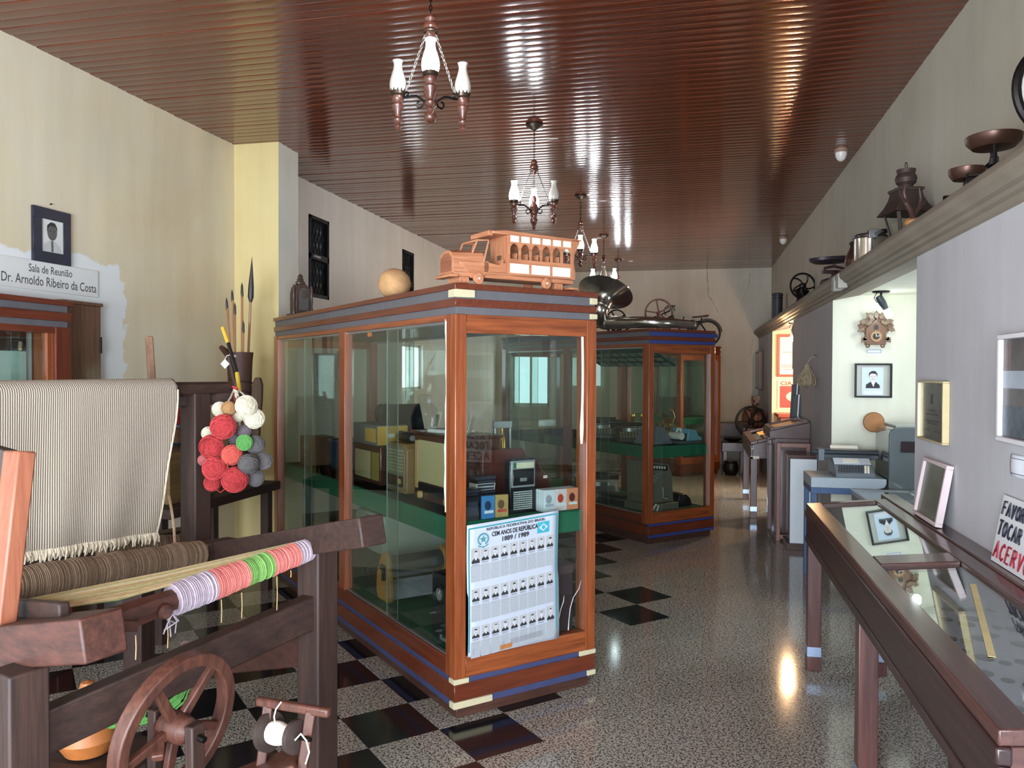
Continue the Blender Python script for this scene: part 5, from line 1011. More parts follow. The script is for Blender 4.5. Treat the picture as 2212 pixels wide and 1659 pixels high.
lb_('treadle_beam', D(30, 1222, 3.05), D(420, 1150, 3.78), .09, .06, lw_(1))
# back post pair reaching the floor
bpz = D(300, 1222, 3.75); lb_('back_post', Zf(bpz), Vector((bpz.x, bpz.y, .76)), .10, .10, lw_(2)); bp2 = D(-230, 1400, 2.42); lb_('back_post', Zf(bp2), Vector((bp2.x, bp2.y, .80)), .10, .10, lw_(2))
# warp roll with brown yarn
def wrap(nm, p, q, r0, r1, pitch, ms, amp=.0016, n=16, lump=0.0, par=None, label=None):
    p, q = Vector(p), Vector(q); L = (q-p).length; k = max(4, int(L/pitch)); prof = []
    ph = random.random()*6
    for i in range(2*k+1):
        t = i/(2*k); prof.append((r0+(r1-r0)*t+(amp if i % 2 else -amp)*random.uniform(.3, 1.6)+lump*math.sin(t*L*37+ph)*math.sin(t*L*11+1), t*L))
    mb = MB().lathe([(r0*.55, 0)]+prof+[(r1*.55, L)], p, q-p, n)
    pick = [random.randrange(len(ms)) for _ in range(2*k+6)]
    for i in range(len(mb.f)): mb.m[i] = pick[min(len(pick)-1, (i//n+1)//2)]
    return obj(nm, mb, ms, par or loom, label=label)
def tones(nm, c): return [yc(nm, c), yc(nm+'_dark', tuple(x*.82 for x in c[:3])+(1,)), yc(nm+'_light', tuple(min(1, x*1.15+.01) for x in c[:3])+(1,))]
yc = lambda n, c: plain(n, c, .95, 0, .16, 60, .4)
yb = tones('brown_yarn', srgb(112, 90, 70))
wr0, wr1 = D(8, 1272, 2.50), D(432, 1196, 3.16); wrap('brown_warp_roll', wr0, wr1, .062, .052, .0058, yb, .0018, 20, .0035)
dvec = (wr1-wr0).normalized(); lb_('roll_end', wr1+dvec*.001, wr1+dvec*.17, .075, .085, lw_(1)); lb_('roll_end', wr0-dvec*.2, wr0, .075, .085, lw_(1))
b2a, b2b = D(215, 1196, 3.25), D(394, 1166, 3.55); wrap('back_warp_roll', b2a, b2b, .035, .03, .006, yb, .002, 12, .004)
# cloth beam: bare tapered end, then bands of dyed yarn
cb = lambda t: D(372, 1296, 2.30).lerp(D(675, 1184, 2.77), t)
bd_ = (cb(1)-cb(0)).normalized(); obj('cloth_beam', MB().tube([cb(0)-bd_*.30, cb(0)-bd_*.26, cb(0)-bd_*.1, cb(0), cb(1), cb(1)+bd_*.05], [.038, .043, .038, .032, .028, .028], 8), lwr(1), loom)
bands = [(0, .235, 'lavender_yarn', srgb(158, 142, 152)), (.235, .46, 'pink_yarn', srgb(198, 108, 100)), (.46, .64, 'green_yarn', srgb(104, 146, 72)), (.64, .85, 'pink_yarn', srgb(198, 108, 100)), (.85, 1.0, 'lavender_yarn', srgb(158, 142, 152))]
for a, b_, nm, c in bands: wrap('yarn_band', cb(a), cb(b_), .046-.009*a, .046-.009*b_, .0066, tones(nm, c), .0022, 20, .0012, label=nm.replace('_', ' ')+' wound on the beam')
for k, (a, c) in enumerate(((0.0, 'lavender_yarn'), (1.0, 'lavender_yarn'))):
    for j in range(5):
        p = cb(a)+Vector((0, 0, -.04)); q = [p, p+Vector((random.uniform(-.02, .02), random.uniform(-.02, .02), -.02)), p+Vector((random.uniform(-.03, .03), random.uniform(-.03, .03), -.035-.01*j))]
        obj('loose_end', MB().tube(q, .0022, 5), yc(c, srgb(178, 164, 176)), loom)
lb_('peg', D(205, 1352, 2.02), D(290, 1352, 2.14), .032, .028, lwr(0), bv=.003)
obj('knob', MB().lathe([(.012, -.05), (.02, -.02), (.021, .02), (.014, .03)], D(352, 1318, 2.24), (.8, -.5, -.1), 12), lwr(1), loom)
# warp sheet: fan of thin strands from the dyed beam to the reed at the left
sheet_cols = [('ochre_warp', srgb(178, 150, 106)), ('green_warp', srgb(140, 144, 90)), ('pale_warp', srgb(190, 172, 136))]
for ci, (nm, c) in enumerate(sheet_cols):
    b = MB()
    for k in range(ci, 96, 3):
        t = k/95; s = cb(.02+.96*t)+Vector((0, 0, .043-.008*t)); e = D(112-110*t, 1316-10*t, 2.06+.22*t); mid = s.lerp(e, .5)+Vector((0, 0, -.010+random.uniform(-.003, .003)))
        b.tube([s, mid, e], .0019, 4, caps=False)
    o = obj('warp_threads', b, yc(nm, c), loom); o['kind'] = 'stuff'
lb_('reed_bar', D(140, 1322, 2.03), D(-40, 1306, 2.40), .03, .05, lw_(0))
# thin hanging strings
for (u, v0, v1, d) in ((293, 1372, 1425, 2.15), (362, 1345, 1400, 2.35), (478, 1295, 1345, 2.45), (522, 1280, 1335, 2.52), (598, 1245, 1318, 2.62), (628, 1232, 1247, 2.68)):
    obj('hanging_string', MB().tube([D(u, v0, d), D(u+1, (v0+v1)/2, d), D(u, v1, d)], .0018, 5), yc('ochre_warp', sheet_cols[0][1]), loom)
obj('hanging_cord', MB().tube([D(365, 1070, 3.40), D(372, 1110, 3.38), D(376, 1140, 3.36), D(378, 1175, 3.30)], .006, 6), yc('jute', srgb(170, 142, 112)), loom)
obj('hanging_cord', MB().tube([D(474, 1166, 3.33), D(477, 1190, 3.30), D(475, 1208, 3.30)], .004, 5), yc('jute', srgb(170, 142, 112)), loom)
b = MB()
for k in range(22):
    o_ = Vector((random.uniform(-.018, .018), random.uniform(-.018, .018), random.uniform(-.016, .016)))
    b.tube([D(u, v, d)+o_*(1-.4*abs(i-2)/3) for i, (u, v, d) in enumerate(((158, 1564, 2.7), (225, 1566, 2.64), (300, 1556, 2.58), (352, 1538, 2.56), (388, 1510, 2.56), (402, 1478, 2.58), (394, 1440, 2.60)))], .0035, 4)
o = obj('green_skein', b, yc('skein_green', srgb(96, 156, 76)), loom); o['kind'] = 'stuff'
obj('skein_peg', MB().tube([D(394, 1440, 2.62), D(394, 1405, 2.62), D(400, 1395, 2.42)], .016, 8), lwr(2), loom)

# rug over the top beam
rug_m = cloth('rug_weave', srgb(118, 106, 95), srgb(190, 176, 156), 42, 42, 42, .95, .7, 'Y')
nrm = Vector((.956, -.292, 0))
Fd = (tb1-tb0).normalized()
def beam_t(u):
    lo, hi = -.5, 1.2
    for _ in range(40):
        m_ = (lo+hi)/2; d = tb0+(tb1-tb0)*m_+LO-EYE; uu = 1106+FPX*d.dot(RGT)/d.dot(FWD)
        lo, hi = (m_, hi) if uu < u else (lo, m_)
    return lo
TA0, TA1 = beam_t(-36), beam_t(368)
def rug_top(a): return tb0+(tb1-tb0)*(TA0+(TA1-TA0)*a)+LO
def rug_pt(a, b):
    al = b**1.4*(.07*(1-a)-.10*a)+.004*math.sin(b*9)*(2*a-1)
    return rug_top(a)+Fd*al+nrm*(.046-.012*b+.007*math.sin(a*19+b*2)*b)+Vector((0, 0, -(.575+.02*a)*b))
def rug_fn(a, s):
    p = rug_top(a)
    if s < .06: return p-nrm*.046+Vector((0, 0, -.22*(1-s/.06)))
    if s < .18:
        an = PI*(1-(s-.06)/.12); return p+nrm*(.046*math.cos(an))+Vector((0, 0, .044*math.sin(an)))
    return rug_pt(a, (s-.18)/.82)
rug = thing('woven_rug', 'ribbed cream woven rug with fringe hanging over the loom top beam', 'rug', Vector((-1.9, 2.7, 0)))
RO = Vector((-1.9, 2.7, 0)); obj('weave', MB().grid(lambda a, s: rug_fn(a, s)-RO, 60, 60), rug_m, rug, solid=.006)
b = MB()
for k in range(110):
    a = k/109; p = rug_pt(a, .985); L = random.uniform(.025, .05); w_ = Vector((random.uniform(-.01, .01), random.uniform(-.012, .012), 0))
    b.tube([p, p+Vector((0, 0, -L*.5))+w_*.5+nrm*.006, p+Vector((0, 0, -L))+w_], [.0045, .005, .003], 5)
o = obj('fringe', b, plain('fringe_yarn', srgb(206, 192, 168), .95, 0, .22, 40), rug); o['kind'] = 'stuff'
b = MB(); b.tube([rug_pt(1, k/14)-RO for k in range(15)], .006, 6); obj('selvedge', b, plain('fringe_yarn', srgb(206, 192, 168)), rug)
o = bpy.data.objects['fringe']; o.data.transform(Matrix.Translation(-RO))

# balls of yarn hung in a bunch from the beam end
def ball_mesh(nm, m):
    b = MB().ell((0, 0, 0), 1, 1, .96, 20, 14, .02); return b.mesh(nm, m, 3)
windm = MB()
for k in range(38):
    ax = Vector((random.gauss(0, 1), random.gauss(0, 1), random.gauss(0, 1))).normalized(); windm.ring(ax*random.uniform(-.5, .5), ax, 1, .02, 24, 4)
for i, p in enumerate(windm.v):
    v = Vector(p); windm.v[i] = tuple(v.normalized()*(1.004+.024*math.cos((i % 4)*PI/2)+.012))
cols = {'white': srgb(204, 196, 174), 'tan': srgb(166, 126, 82), 'red': srgb(174, 52, 54), 'coral': srgb(188, 80, 68), 'mauve': srgb(122, 108, 116), 'green': srgb(88, 150, 76), 'grey': srgb(92, 88, 88), 'pink': srgb(180, 100, 98), 'brown': srgb(120, 86, 64)}
bm_, wm_ = {}, {}
for c, v in cols.items():
    bm_[c] = ball_mesh('ball_'+c, plain('ball_'+c, v, .95, 0, .14, 24, .5)); wm_[c] = windm.mesh('windings_'+c, plain('wind_'+c, tuple(min(1, x*1.18+.01) for x in v[:3])+(1,), .95, 0, .14, 24))
balls = [(532, 877, 24, 'white', 3.40, 'largest white yarn ball at the top of the hanging bunch'), (549, 904, 23, 'white', 3.44, 'white yarn ball at the right side of the hanging bunch'), (475, 884, 17, 'white', 3.50, 'white yarn ball behind the tan ball in the hanging bunch'),
         (494, 882, 16, 'tan', 3.40, 'small tan yarn ball at the top of the hanging bunch'), (515, 899, 13, 'white', 3.44, 'smallest white yarn ball between the larger white ones and the top red one'), (482, 922, 28, 'red', 3.36, 'topmost red yarn ball of the hanging bunch'),
         (450, 936, 15, 'white', 3.46, 'white yarn ball peeping out left between two red balls'), (457, 965, 27, 'red', 3.36, 'red yarn ball at the left edge, second from the top'), (528, 932, 15, 'mauve', 3.46, 'mauve yarn ball just above the green ball'),
         (508, 952, 14, 'mauve', 3.48, 'small mauve yarn ball left of the green ball'), (528, 956, 18, 'green', 3.36, 'green yarn ball in the middle of the hanging bunch'), (552, 961, 21, 'grey', 3.42, 'grey yarn ball right beside the green ball'),
         (501, 983, 23, 'coral', 3.36, 'coral yarn ball between red and grey balls'), (536, 1002, 22, 'grey', 3.34, 'grey yarn ball right of the coral ball'), (570, 996, 19, 'grey', 3.42, 'rightmost grey yarn ball of the hanging bunch'),
         (552, 1033, 19, 'grey', 3.42, 'lowest grey yarn ball of the hanging bunch'), (463, 1012, 26, 'red', 3.34, 'red yarn ball at the left edge, third from the top'), (507, 1036, 29, 'red', 3.34, 'biggest and lowest red yarn ball of the hanging bunch'),
         (459, 1043, 19, 'red', 3.42, 'red yarn ball at lower left, behind the third red one'), (440, 994, 13, 'pink', 3.46, 'small pink yarn ball at the far left of the bunch'),
         (380, 899, 20, 'red', 3.78, 'single red yarn ball behind the rug edge'), (382, 940, 18, 'brown', 3.80, 'single brown yarn ball behind the rug edge')]
hang = dep(507, 838, 3.60)
for u, v, r, c, d, lb in balls:
    o = obj('yarn_ball', None, None, me=bm_[c]); p = dep(u, v, d); R = r*d/FPX*.95; o.location = p; o.scale = (R, R, R); o.rotation_euler = (random.random()*6, random.random()*6, random.random()*6)
    tag(o, lb, 'yarn ball', 'yarn balls hung from the loom'); q = obj('windings', None, None, o, me=wm_[c]); q['kind'] = 'stuff'
cd = thing('yarn_tie', 'white and red ties holding the yarn balls to the beam end', 'tie', hang)
for (u, v, d, c) in ((512, 868, 3.42, 'white'), (536, 862, 3.44, 'white'), (484, 880, 3.46, 'white'), (500, 900, 3.38, 'red'), (520, 940, 3.46, 'white')):
    q = dep(u, v, d)-hang; obj('cord', MB().tube([(0, 0, 0), q*.5+Vector((.006, 0, .0)), q], .004, 5), bm_[c].materials[0], cd)
for k in range(4): obj('cord_knot', MB().ring((dep(508+2*k, 838+9*k, 3.56-.03*k)-hang), (.3, .5, 1-.4*k), .012, .004, 12, 5), bm_['white' if k else 'red'].materials[0], cd)
obj('cord', MB().tube([dep(u, v, 3.33)-hang for u, v in ((463, 1036), (466, 1056), (476, 1064), (486, 1056), (490, 1030), (492, 1000))], .0025, 5), bm_['red'].materials[0], cd)

# spinning wheel in the foreground
SO = dep(380, 1570, 2.1); SO.z = 0; sw = thing('spinning_wheel', 'large brown wooden spinning wheel in the left foreground, before the loom', 'spinning wheel', SO); swm = wood('spin_wood', srgb(52, 29, 23), srgb(102, 60, 46), 2, .5, 1.5, .1)
c = dep(380, 1570, 2.1)-SO; az, le_ = math.radians(170), math.radians(10); ax = Vector((math.cos(az)*math.cos(le_), math.sin(az)*math.cos(le_), math.sin(le_))); x_, y_, z_ = frame(ax)
obj('rim', MB().hoop(c, ax, .163, .197, .040, 48), swm, sw, .004)
for k in range(5):
    d = x_*math.cos(k*2*PI/5+1.0)+y_*math.sin(k*2*PI/5+1.0); obj('spoke', MB().beam(c+d*.025, c+d*.172, .030, .020, z_, .024, .018), swm, sw, .004)
obj('hub', MB().lathe([(.02, -.05), (.036, -.035), (.042, 0), (.036, .035), (.02, .05)], c, ax, 16), swm, sw)
for s_ in (-1, 1): obj('wheel_post', MB().beam(Vector((c.x, c.y, .42))+ax*.07*s_, c+ax*.065*s_+Vector((0, 0, .03)), .045, .028, y_), lw_(2), sw, .004)
obj('axle', MB().tube([c-ax*.10, c+ax*.10], .009, 8), black_metal, sw)
tb = dep(620, 1650, 2.12)-SO; tdir = Vector((tb.x, tb.y, 0)); b0 = Vector((c.x, c.y, 0)); T0 = b0-tdir.normalized()*.12; T1 = b0+tdir*1.12
obj('table_plank', MB().beam(Vector((T0.x, T0.y, .40)), Vector((T1.x, T1.y, .565)), .13, .035), swm, sw, .006)
for q, hgt, s_ in ((T0, .40, 1), (T0, .40, -1), (T1, .55, 1), (T1, .55, -1)):
    pe = Vector((-tdir.y, tdir.x, 0)).normalized()*.05*s_; obj('leg', MB().beam(Vector((q.x, q.y, hgt-.01))+pe+(b0-q)*.12, Vector((q.x, q.y, 0))+pe*2.2-(b0-q)*.02, .036, .036, None, .028, .028), swm, sw, .004)
E2 = lambda u, v, d=2.12: dep(u, v, d)-SO
obj('flyer_bar', MB().beam(E2(556, 1514, 2.16), E2(712, 1540, 2.08), .022, .024), swm, sw, .006)
obj('maiden', MB().beam(E2(580, 1522, 2.15), E2(565, 1655, 2.15), .026, .024, (.3, -1, 0)), swm, sw, .003); obj('maiden', MB().beam(E2(672, 1535, 2.10), E2(652, 1668, 2.10), .026, .024, (.3, -1, 0)), swm, sw, .003)
obj('spool_thread', MB().lathe([(.018, -.045)]+[(.027+.0012*(i % 2)+.003*math.sin(i*.16), -.04+.08*i/40) for i in range(41)]+[(.018, .045)], E2(610, 1586, 2.12), E2(640, 1592, 2.10)-E2(590, 1582, 2.14), 16), plain('white_thread', srgb(224, 214, 198), .9, 0, .05, 60), sw)
axd = (E2(640, 1592, 2.10)-E2(590, 1582, 2.14)).normalized(); pc = E2(610, 1586, 2.12)
for s_, r in ((-1, .052), (1, .044)): obj('spool_flange', MB().lathe([(r, -.007), (r, .007), (r*.5, .012), (0, .012)], pc+axd*.048*s_, axd*s_, 22), plain('flange_dark', srgb(58, 46, 42), .5, 0, .2, 20), sw)
obj('spindle', MB().tube([pc-axd*.10, pc+axd*.10], .006, 8), black_metal, sw); obj('side_block', MB().box((-.014, -.014, -.02), (.014, .014, .02), Matrix.Translation(E2(565, 1575, 2.14))), swm, sw, .003)
obj('thread', MB().tube([E2(608, 1516, 2.12), E2(596, 1532, 2.11), E2(592, 1548, 2.11), E2(594, 1562, 2.11)], .0022, 5), plain('white_thread', srgb(224, 214, 198)), sw); obj('thread', MB().tube([E2(636, 1600, 2.08), E2(650, 1585, 2.06), E2(662, 1600, 2.06), E2(668, 1625, 2.06), E2(660, 1650, 2.08)], .0022, 5), plain('white_thread', srgb(224, 214, 198)), sw)
obj('crank_arm', MB().beam(c+ax*.055+d*.0, E2(340, 1640, 2.02), .03, .022), swm, sw, .004)

# clutter under and behind the loom
gd = tag(obj('orange_gourd', MB().lathe([(0, 0), (.07, .01), (.10, .06), (.085, .12), (.045, .17), (.03, .21), (.02, .24), (0, .245)], n=24), plain('gourd_orange', srgb(166, 98, 48), .5, 0, .2, 12)), 'orange gourd on the low stool under the loom', 'gourd'); p = dep(190, 1655, 2.66); gd.location = (p.x, p.y, .32)
st = thing('low_stool', 'dark low wooden stool under the loom', 'stool', (p.x, p.y, 0)); obj('seat', MB().box((-.18, -.16, .28), (.18, .16, .32)), lw_(0), st, .006)
for x in (-.15, .11):
    for y in (-.13, .09): obj('leg', MB().box((x, y, 0), (x+.04, y+.04, .28)), lw_(2), st)
bx = thing('old_bench', 'long dark wooden bench standing behind the loom by the left wall', 'bench', (-3.08, 4.75, 0)); obj('seat', MB().box((-.45, -.75, .74), (.16, .50, .80)), lw_(1), bx, .006)
for x in (-.42, .02):
    for y in (-.72, .46): obj('leg', MB().box((x, y, 0), (x+.06, y+.06, .74)), lw_(2), bx)
ch = thing('wooden_chest', 'worn ochre-brown chest on the bench behind the rug', 'chest', (-3.24, 4.35, .80)); och = wood('ochre_chest', srgb(78, 60, 34), srgb(134, 106, 62), 1, .6)
obj('body', MB().box((-.2, -.22, 0), (.22, .22, .24)), och, ch, .006); obj('lid', MB().prism([(-.21, .24), (.23, .24), (.20, .30), (.1, .33), (-.1, .33), (-.19, .30)], (0, -.23, 0), (1, 0, 0), (0, 0, 1), (0, .46, 0)), och, ch, .004)
bj = thing('blue_jar', 'dark blue glass jar on the chest behind the rug', 'jar', (-3.2, 4.38, 1.1305)); obj('body', MB().lathe([(.06, 0), (.10, .03), (.11, .12), (.085, .20), (.05, .235), (.048, .26)], n=24), plain('blue_glass', srgb(34, 66, 92), .15, 0, .1, coat=.5), bj); obj('lid', MB().lathe([(.055, .258), (.055, .285), (.02, .30), (0, .30)], n=20), plain('lid_blue', srgb(50, 90, 110), .4), bj)
# quiver with arrows and lance in the corner
qv = thing('arrow_quiver', 'brown leather quiver with long arrows in the corner by the yellow pillar', 'quiver', (-3.20, 5.17, .80)); lea = plain('leather', srgb(74, 44, 34), .6, 0, .25, 18, .5)
obj('tube', MB().lathe([(.05, 0), (.075, .10), (.085, .45), (.082, .70), (.088, .86), (.095, .93), (.088, .93), (.07, .80), (0, .78)], n=20), lea, qv); obj('strap', MB().tube([(-.06, -.06, .93), (-.07, -.12, .96), (0, -.15, .90), (.03, -.13, .74), (.05, -.09, .58)], .018, 6), lea, qv)
for k in range(7): obj('lace', MB().ring((.02, -.01, .30+.07*k), (.1, .1, 1), .088, .005, 18, 5), plain('lace_dark', srgb(46, 28, 24), .7), qv)
arw = wood('arrow_cane', srgb(140, 92, 58), srgb(190, 140, 98), 2, .5)
for k, (x, y, tx_, h_) in enumerate(((-.06, 0, -.10, 1.25), (-.04, .02, -.07, 1.31), (-.02, -.03, -.02, 1.21), (0, .03, .0, 1.36), (.02, 0, .02, 1.34), (.035, -.02, .04, 1.08))):
    a = obj('arrow', MB().tube([(x, y, .70), (tx_, y, h_)], .0095, 6), arw, qv); obj('arrow_head', MB().lathe([(.008, 0), (.010, .02), (.008, .07), (0, .10)], (tx_, y, h_-.02), (tx_-x, 0, h_-.7), 8), plain('head_dark', srgb(44, 36, 34), .5), a)
lnc = thing('long_lance', 'tall lance with black feathered tip beside the quiver', 'lance', (-3.235, 5.27, .80)); obj('shaft', MB().tube([(.0, 0, 0), (.05, .02, 1.32)], .009, 8), arw, lnc); obj('tip', MB().lathe([(.010, 0), (.022, .04), (.020, .12), (.008, .26), (0, .34)], (.05, .02, 1.30), (.03, .01, 1), 8), plain('head_dark', srgb(44, 36, 34)), lnc)
pd = tag(obj('wooden_paddle', MB().prism([(.0, 0), (.045, 0), (.03, .25), (.03, .45), (.036, .60), (.034, .70), (.018, .75), (-.018, .75), (-.034, .70), (-.036, .60), (-.024, .45), (-.015, .25)], (0, 0, 0), (.95, .3, 0), (0.05, 0, 1), (.012, -.045, 0)), wood('paddle_wood', srgb(60, 44, 33), srgb(98, 75, 56), 2, .8, 1, 0, 0), None, .008), 'rounded brown wooden paddle standing against the yellow pillar', 'paddle'); pd.location = (-2.985, 5.0, .80)
rd = thing('banded_stick', 'yellow and black banded stick with white paper tag leaning on the loom beam', 'stick', dep(517, 838, 3.72)); O = dep(517, 838, 3.72)
for a, b_, m in (((481, 708, 3.95), (493, 742, 3.90), 'y'), ((493, 742, 3.90), (512, 806, 3.78), 'k'), ((512, 806, 3.78), (518, 852, 3.70), 'y')): obj('band', MB().tube([dep(*a)-O, dep(*b_)-O], .010, 8), plain('stick_yellow', srgb(206, 172, 62), .4) if m == 'y' else plain('stick_black', srgb(34, 32, 30), .4), rd)
obj('tag_string', MB().tube([dep(501, 766, 3.85)-O, dep(490, 768, 3.84)-O, dep(486, 776, 3.84)-O], .0015, 5), white_cord, rd); q = dep(486, 786, 3.84)-O
obj('paper_tag', MB().add([q+Vector((a*.975, a*.22, b_)) for a, b_ in ((-.022, 0), (0, -.024), (.022, 0), (0, .024))], [(0, 1, 2, 3)]), plain('paper', srgb(226, 228, 236)), rd, solid=.001); obj('ring', MB().ring(dep(503, 768, 3.86)-O, (.3, 0, 1), .014, .004, 12, 5), white_cord, rd)

# ================================================================== INSIDE THE FRONT CASE
C1I, C2I = C1.inverted(), C2.inverted()
def in_case(CI, u, v, y=None, x=None):
    e, d = CI @ EYE, CI.to_3x3() @ ray(u, v); t = (y-e.y)/d.y if y is not None else (x-e.x)/d.x
    return e+d*t
def c1thing(nm, lb, cat, x, y, z, rot=0.0, grp=None): return thing(nm, lb, cat, w1(x, y, z), R45+rot, grp)
def c2thing(nm, lb, cat, x, y, z, rot=0.0, grp=None): return thing(nm, lb, cat, w2(x, y, z), R45+rot, grp)
S1, F1 = .9012, .2735
dkb = wood('radio_brown', srgb(54, 30, 24), srgb(98, 58, 44), 1, .3, 1.0, .3); grille_m = cloth('grille_cloth', srgb(166, 146, 104), srgb(196, 178, 132), 120, 120, 120, .9, .4)
cream_w = wood('cream_wood', srgb(186, 138, 92), srgb(222, 180, 130), 2, .4); blackp = plain('black_plastic', srgb(26, 27, 31), .3, 0, .15); navyp = plain('navy_plastic', srgb(34, 40, 58), .3, 0, .15); greyp = plain('grey_plastic', srgb(128, 128, 126), .4, 0, .08)
t = c1thing('table_radio', 'large brown wooden radio with cream grille, upper shelf of the front case', 'radio', .17, .32, S1)
obj('cabinet', MB().box((.012, 0, .0), (.27, .50, .355)), dkb, t, .008); obj('lid', MB().box((0, -.01, .355), (.28, .51, .37)), dkb, t, .004)
obj('side_strip', MB().box((.004, .44, .06), (.013, .475, .32)), cream_w, t, .002); obj('side_strip', MB().box((.004, .03, .06), (.013, .05, .32)), cream_w, t, .002)
obj('grille', MB().box((.006, .055, .10), (.013, .435, .325)), grille_m, t); obj('dial_strip', MB().box((.005, .055, .045), (.013, .435, .09)), blackp, t)
for y in (.09, .40): obj('knob', MB().lathe([(.022, 0), (.020, .016), (.008, .02), (0, .02)], (.006, y, .03), (-1, 0, 0), 16), cream_w, t)
t = c1thing('portable_radio', 'beige rounded radio with horizontal slats, left of the large brown radio', 'radio', .16, .90, S1)
fr = [(0, .02), (.02, 0), (.26, 0), (.28, .02), (.28, .25), (.25, .285), (.03, .285), (0, .25)]
obj('body', MB().prism(fr, (.012, 0, 0), (0, 1, 0), (0, 0, 1), (.15, 0, 0)), plain('beige_case', srgb(160, 122, 84), .45, 0, .1), t, .008); obj('face', MB().prism([(.02+a*.86, .02+b*.88) for a, b in fr], (.006, 0, 0), (0, 1, 0), (0, 0, 1), (.01, 0, 0)), plain('radio_face', srgb(150, 138, 114), .5, 0, .1), t, .003)
for k in range(7): obj('slat', MB().box((.001, .035, .125+.019*k), (.007, .245, .136+.019*k)), plain('slat_cream', srgb(186, 172, 140), .5), t)
obj('dial', MB().box((.001, .035, .04), (.007, .245, .10)), plain('dial_brown', srgb(92, 66, 46), .3), t); obj('knob', MB().lathe([(.018, 0), (.015, .014), (0, .015)], (.002, .07, .07), (-1, 0, 0), 14), cream_w, t)
t = c1thing('wooden_radio', 'dark wooden radio with yellowish dial near the middle post of the front case', 'radio', .17, 1.30, S1); obj('cabinet', MB().box((.01, 0, 0), (.26, .42, .24)), dkb, t, .01)
obj('dial_panel', MB().box((.004, .02, .03), (.011, .12, .20)), plain('dial_yellow', srgb(160, 138, 72), .4, 0, .1), t); obj('grille', MB().box((.004, .15, .03), (.011, .40, .20)), grille_m, t)
t = c1thing('yellow_box', 'box with yellow end and grey-blue sides, on the dark radio near the middle post', 'box', .17, 1.32, S1+.241); obj('case', MB().box((.0, .0, 0), (.2, .40, .125)), plain('box_blue', srgb(96, 106, 112), .6), t, .004); obj('yellow_end', MB().box((.0, -.005, .005), (.2, 0, .12)), plain('box_yellow', srgb(206, 160, 70), .6, 0, .06), t, .001); obj('side_label', MB().box((-.003, .02, .02), (0, .19, .105)), plain('box_yellow', srgb(206, 160, 70)), t); obj('end_label', MB().box((.07, -.006, .05), (.11, -.005, .075)), card, t)
t = c1thing('black_roll', 'black cylinder lying on the beige radio in the front case', 'cylinder', .22, .93, S1+.286+.031); obj('roll', MB().lathe([(.026, 0), (.030, .01), (.030, .20), (.026, .21)], (0, 0, 0), (0.1, 1, 0), 18), blackp, t); obj('end_cap', MB().lathe([(.016, -.012), (.016, .001)], (0, 0, 0), (0.1, 1, 0), 14), greyp, t)
for k, (x, y, w, d, h, m, lb, rz) in enumerate(((.30, .84, .12, .16, .035, plain('book_grey', srgb(150, 146, 136), .7), 'grey flat book between the brown and beige radios', .2), (.40, .92, .10, .14, .05, plain('book_red', srgb(168, 44, 44), .6), 'small red box behind the black cylinder', -.3), (.42, .62, .16, .2, .02, plain('book_white', srgb(196, 194, 186), .7), 'pale folder lying on the large brown radio', .3))):
    z = S1+(.371 if k == 2 else 0); t = c1thing('book' if k != 1 else 'red_box', lb, 'book' if k != 1 else 'box', x-(.14 if k == 2 else 0), y+(.03 if k != 2 else -.05), z+(.0 if k != 1 else 0), rz if k == 2 else 0)
    if k == 0: t.location = w1(.42, 1.0, S1)
    if k == 1: t.location = w1(.42, 1.20, S1)
    hh = h if k == 2 else .30 if k == 0 else .34
    obj('cover', MB().box((-w/2, -d/2, 0), (w/2, d/2, hh)), m, t, .003); obj('pages', MB().box((-w/2+.006, -d/2-.001, .004), (w/2-.006, d/2+.001, hh-.004)), card, t)
for k, (x, y, rz, lb) in enumerate(((.30, .80, .5, 'small pale picture card standing on the large brown radio, left one'), (.30, .41, -.2, 'small pale picture card standing on the large brown radio, right one'))):
    t = c1thing('picture_card', lb, 'card', x, y, S1+.371, rz); obj('card', MB().beam((0, 0, 0), (.02, -.015, .10), .075, .003, (1, -.7, 0)), plain('card_pale', srgb(206, 196, 170), .6, 0, .06), t); obj('print', MB().beam((-.002, -.001, .02), (.011, -.0105, .085), .05, .003, (1, -.7, 0)), plain('print_grey', srgb(128, 116, 96), .6, 0, .3, 60), t)
t = c1thing('curved_panel', 'brown wooden panel with scrolled outline behind the cassette recorder', 'panel', .30, .27, S1)
obj('board', MB().prism([(0, 0), (.42, 0), (.42, .10), (.405, .15), (.375, .165), (.355, .19), (.34, .225), (.30, .245), (.27, .25), (.255, .285), (.24, .30), (0, .30)], (0, 0, 0), (1, 0, 0), (0, 0, 1), (0, .03, 0)), wood('panel_red', srgb(70, 32, 28), srgb(104, 54, 46), 2, .35), t, .004); obj('sticker', MB().box((.37, -.002, .135), (.395, 0, .15)), card, t)
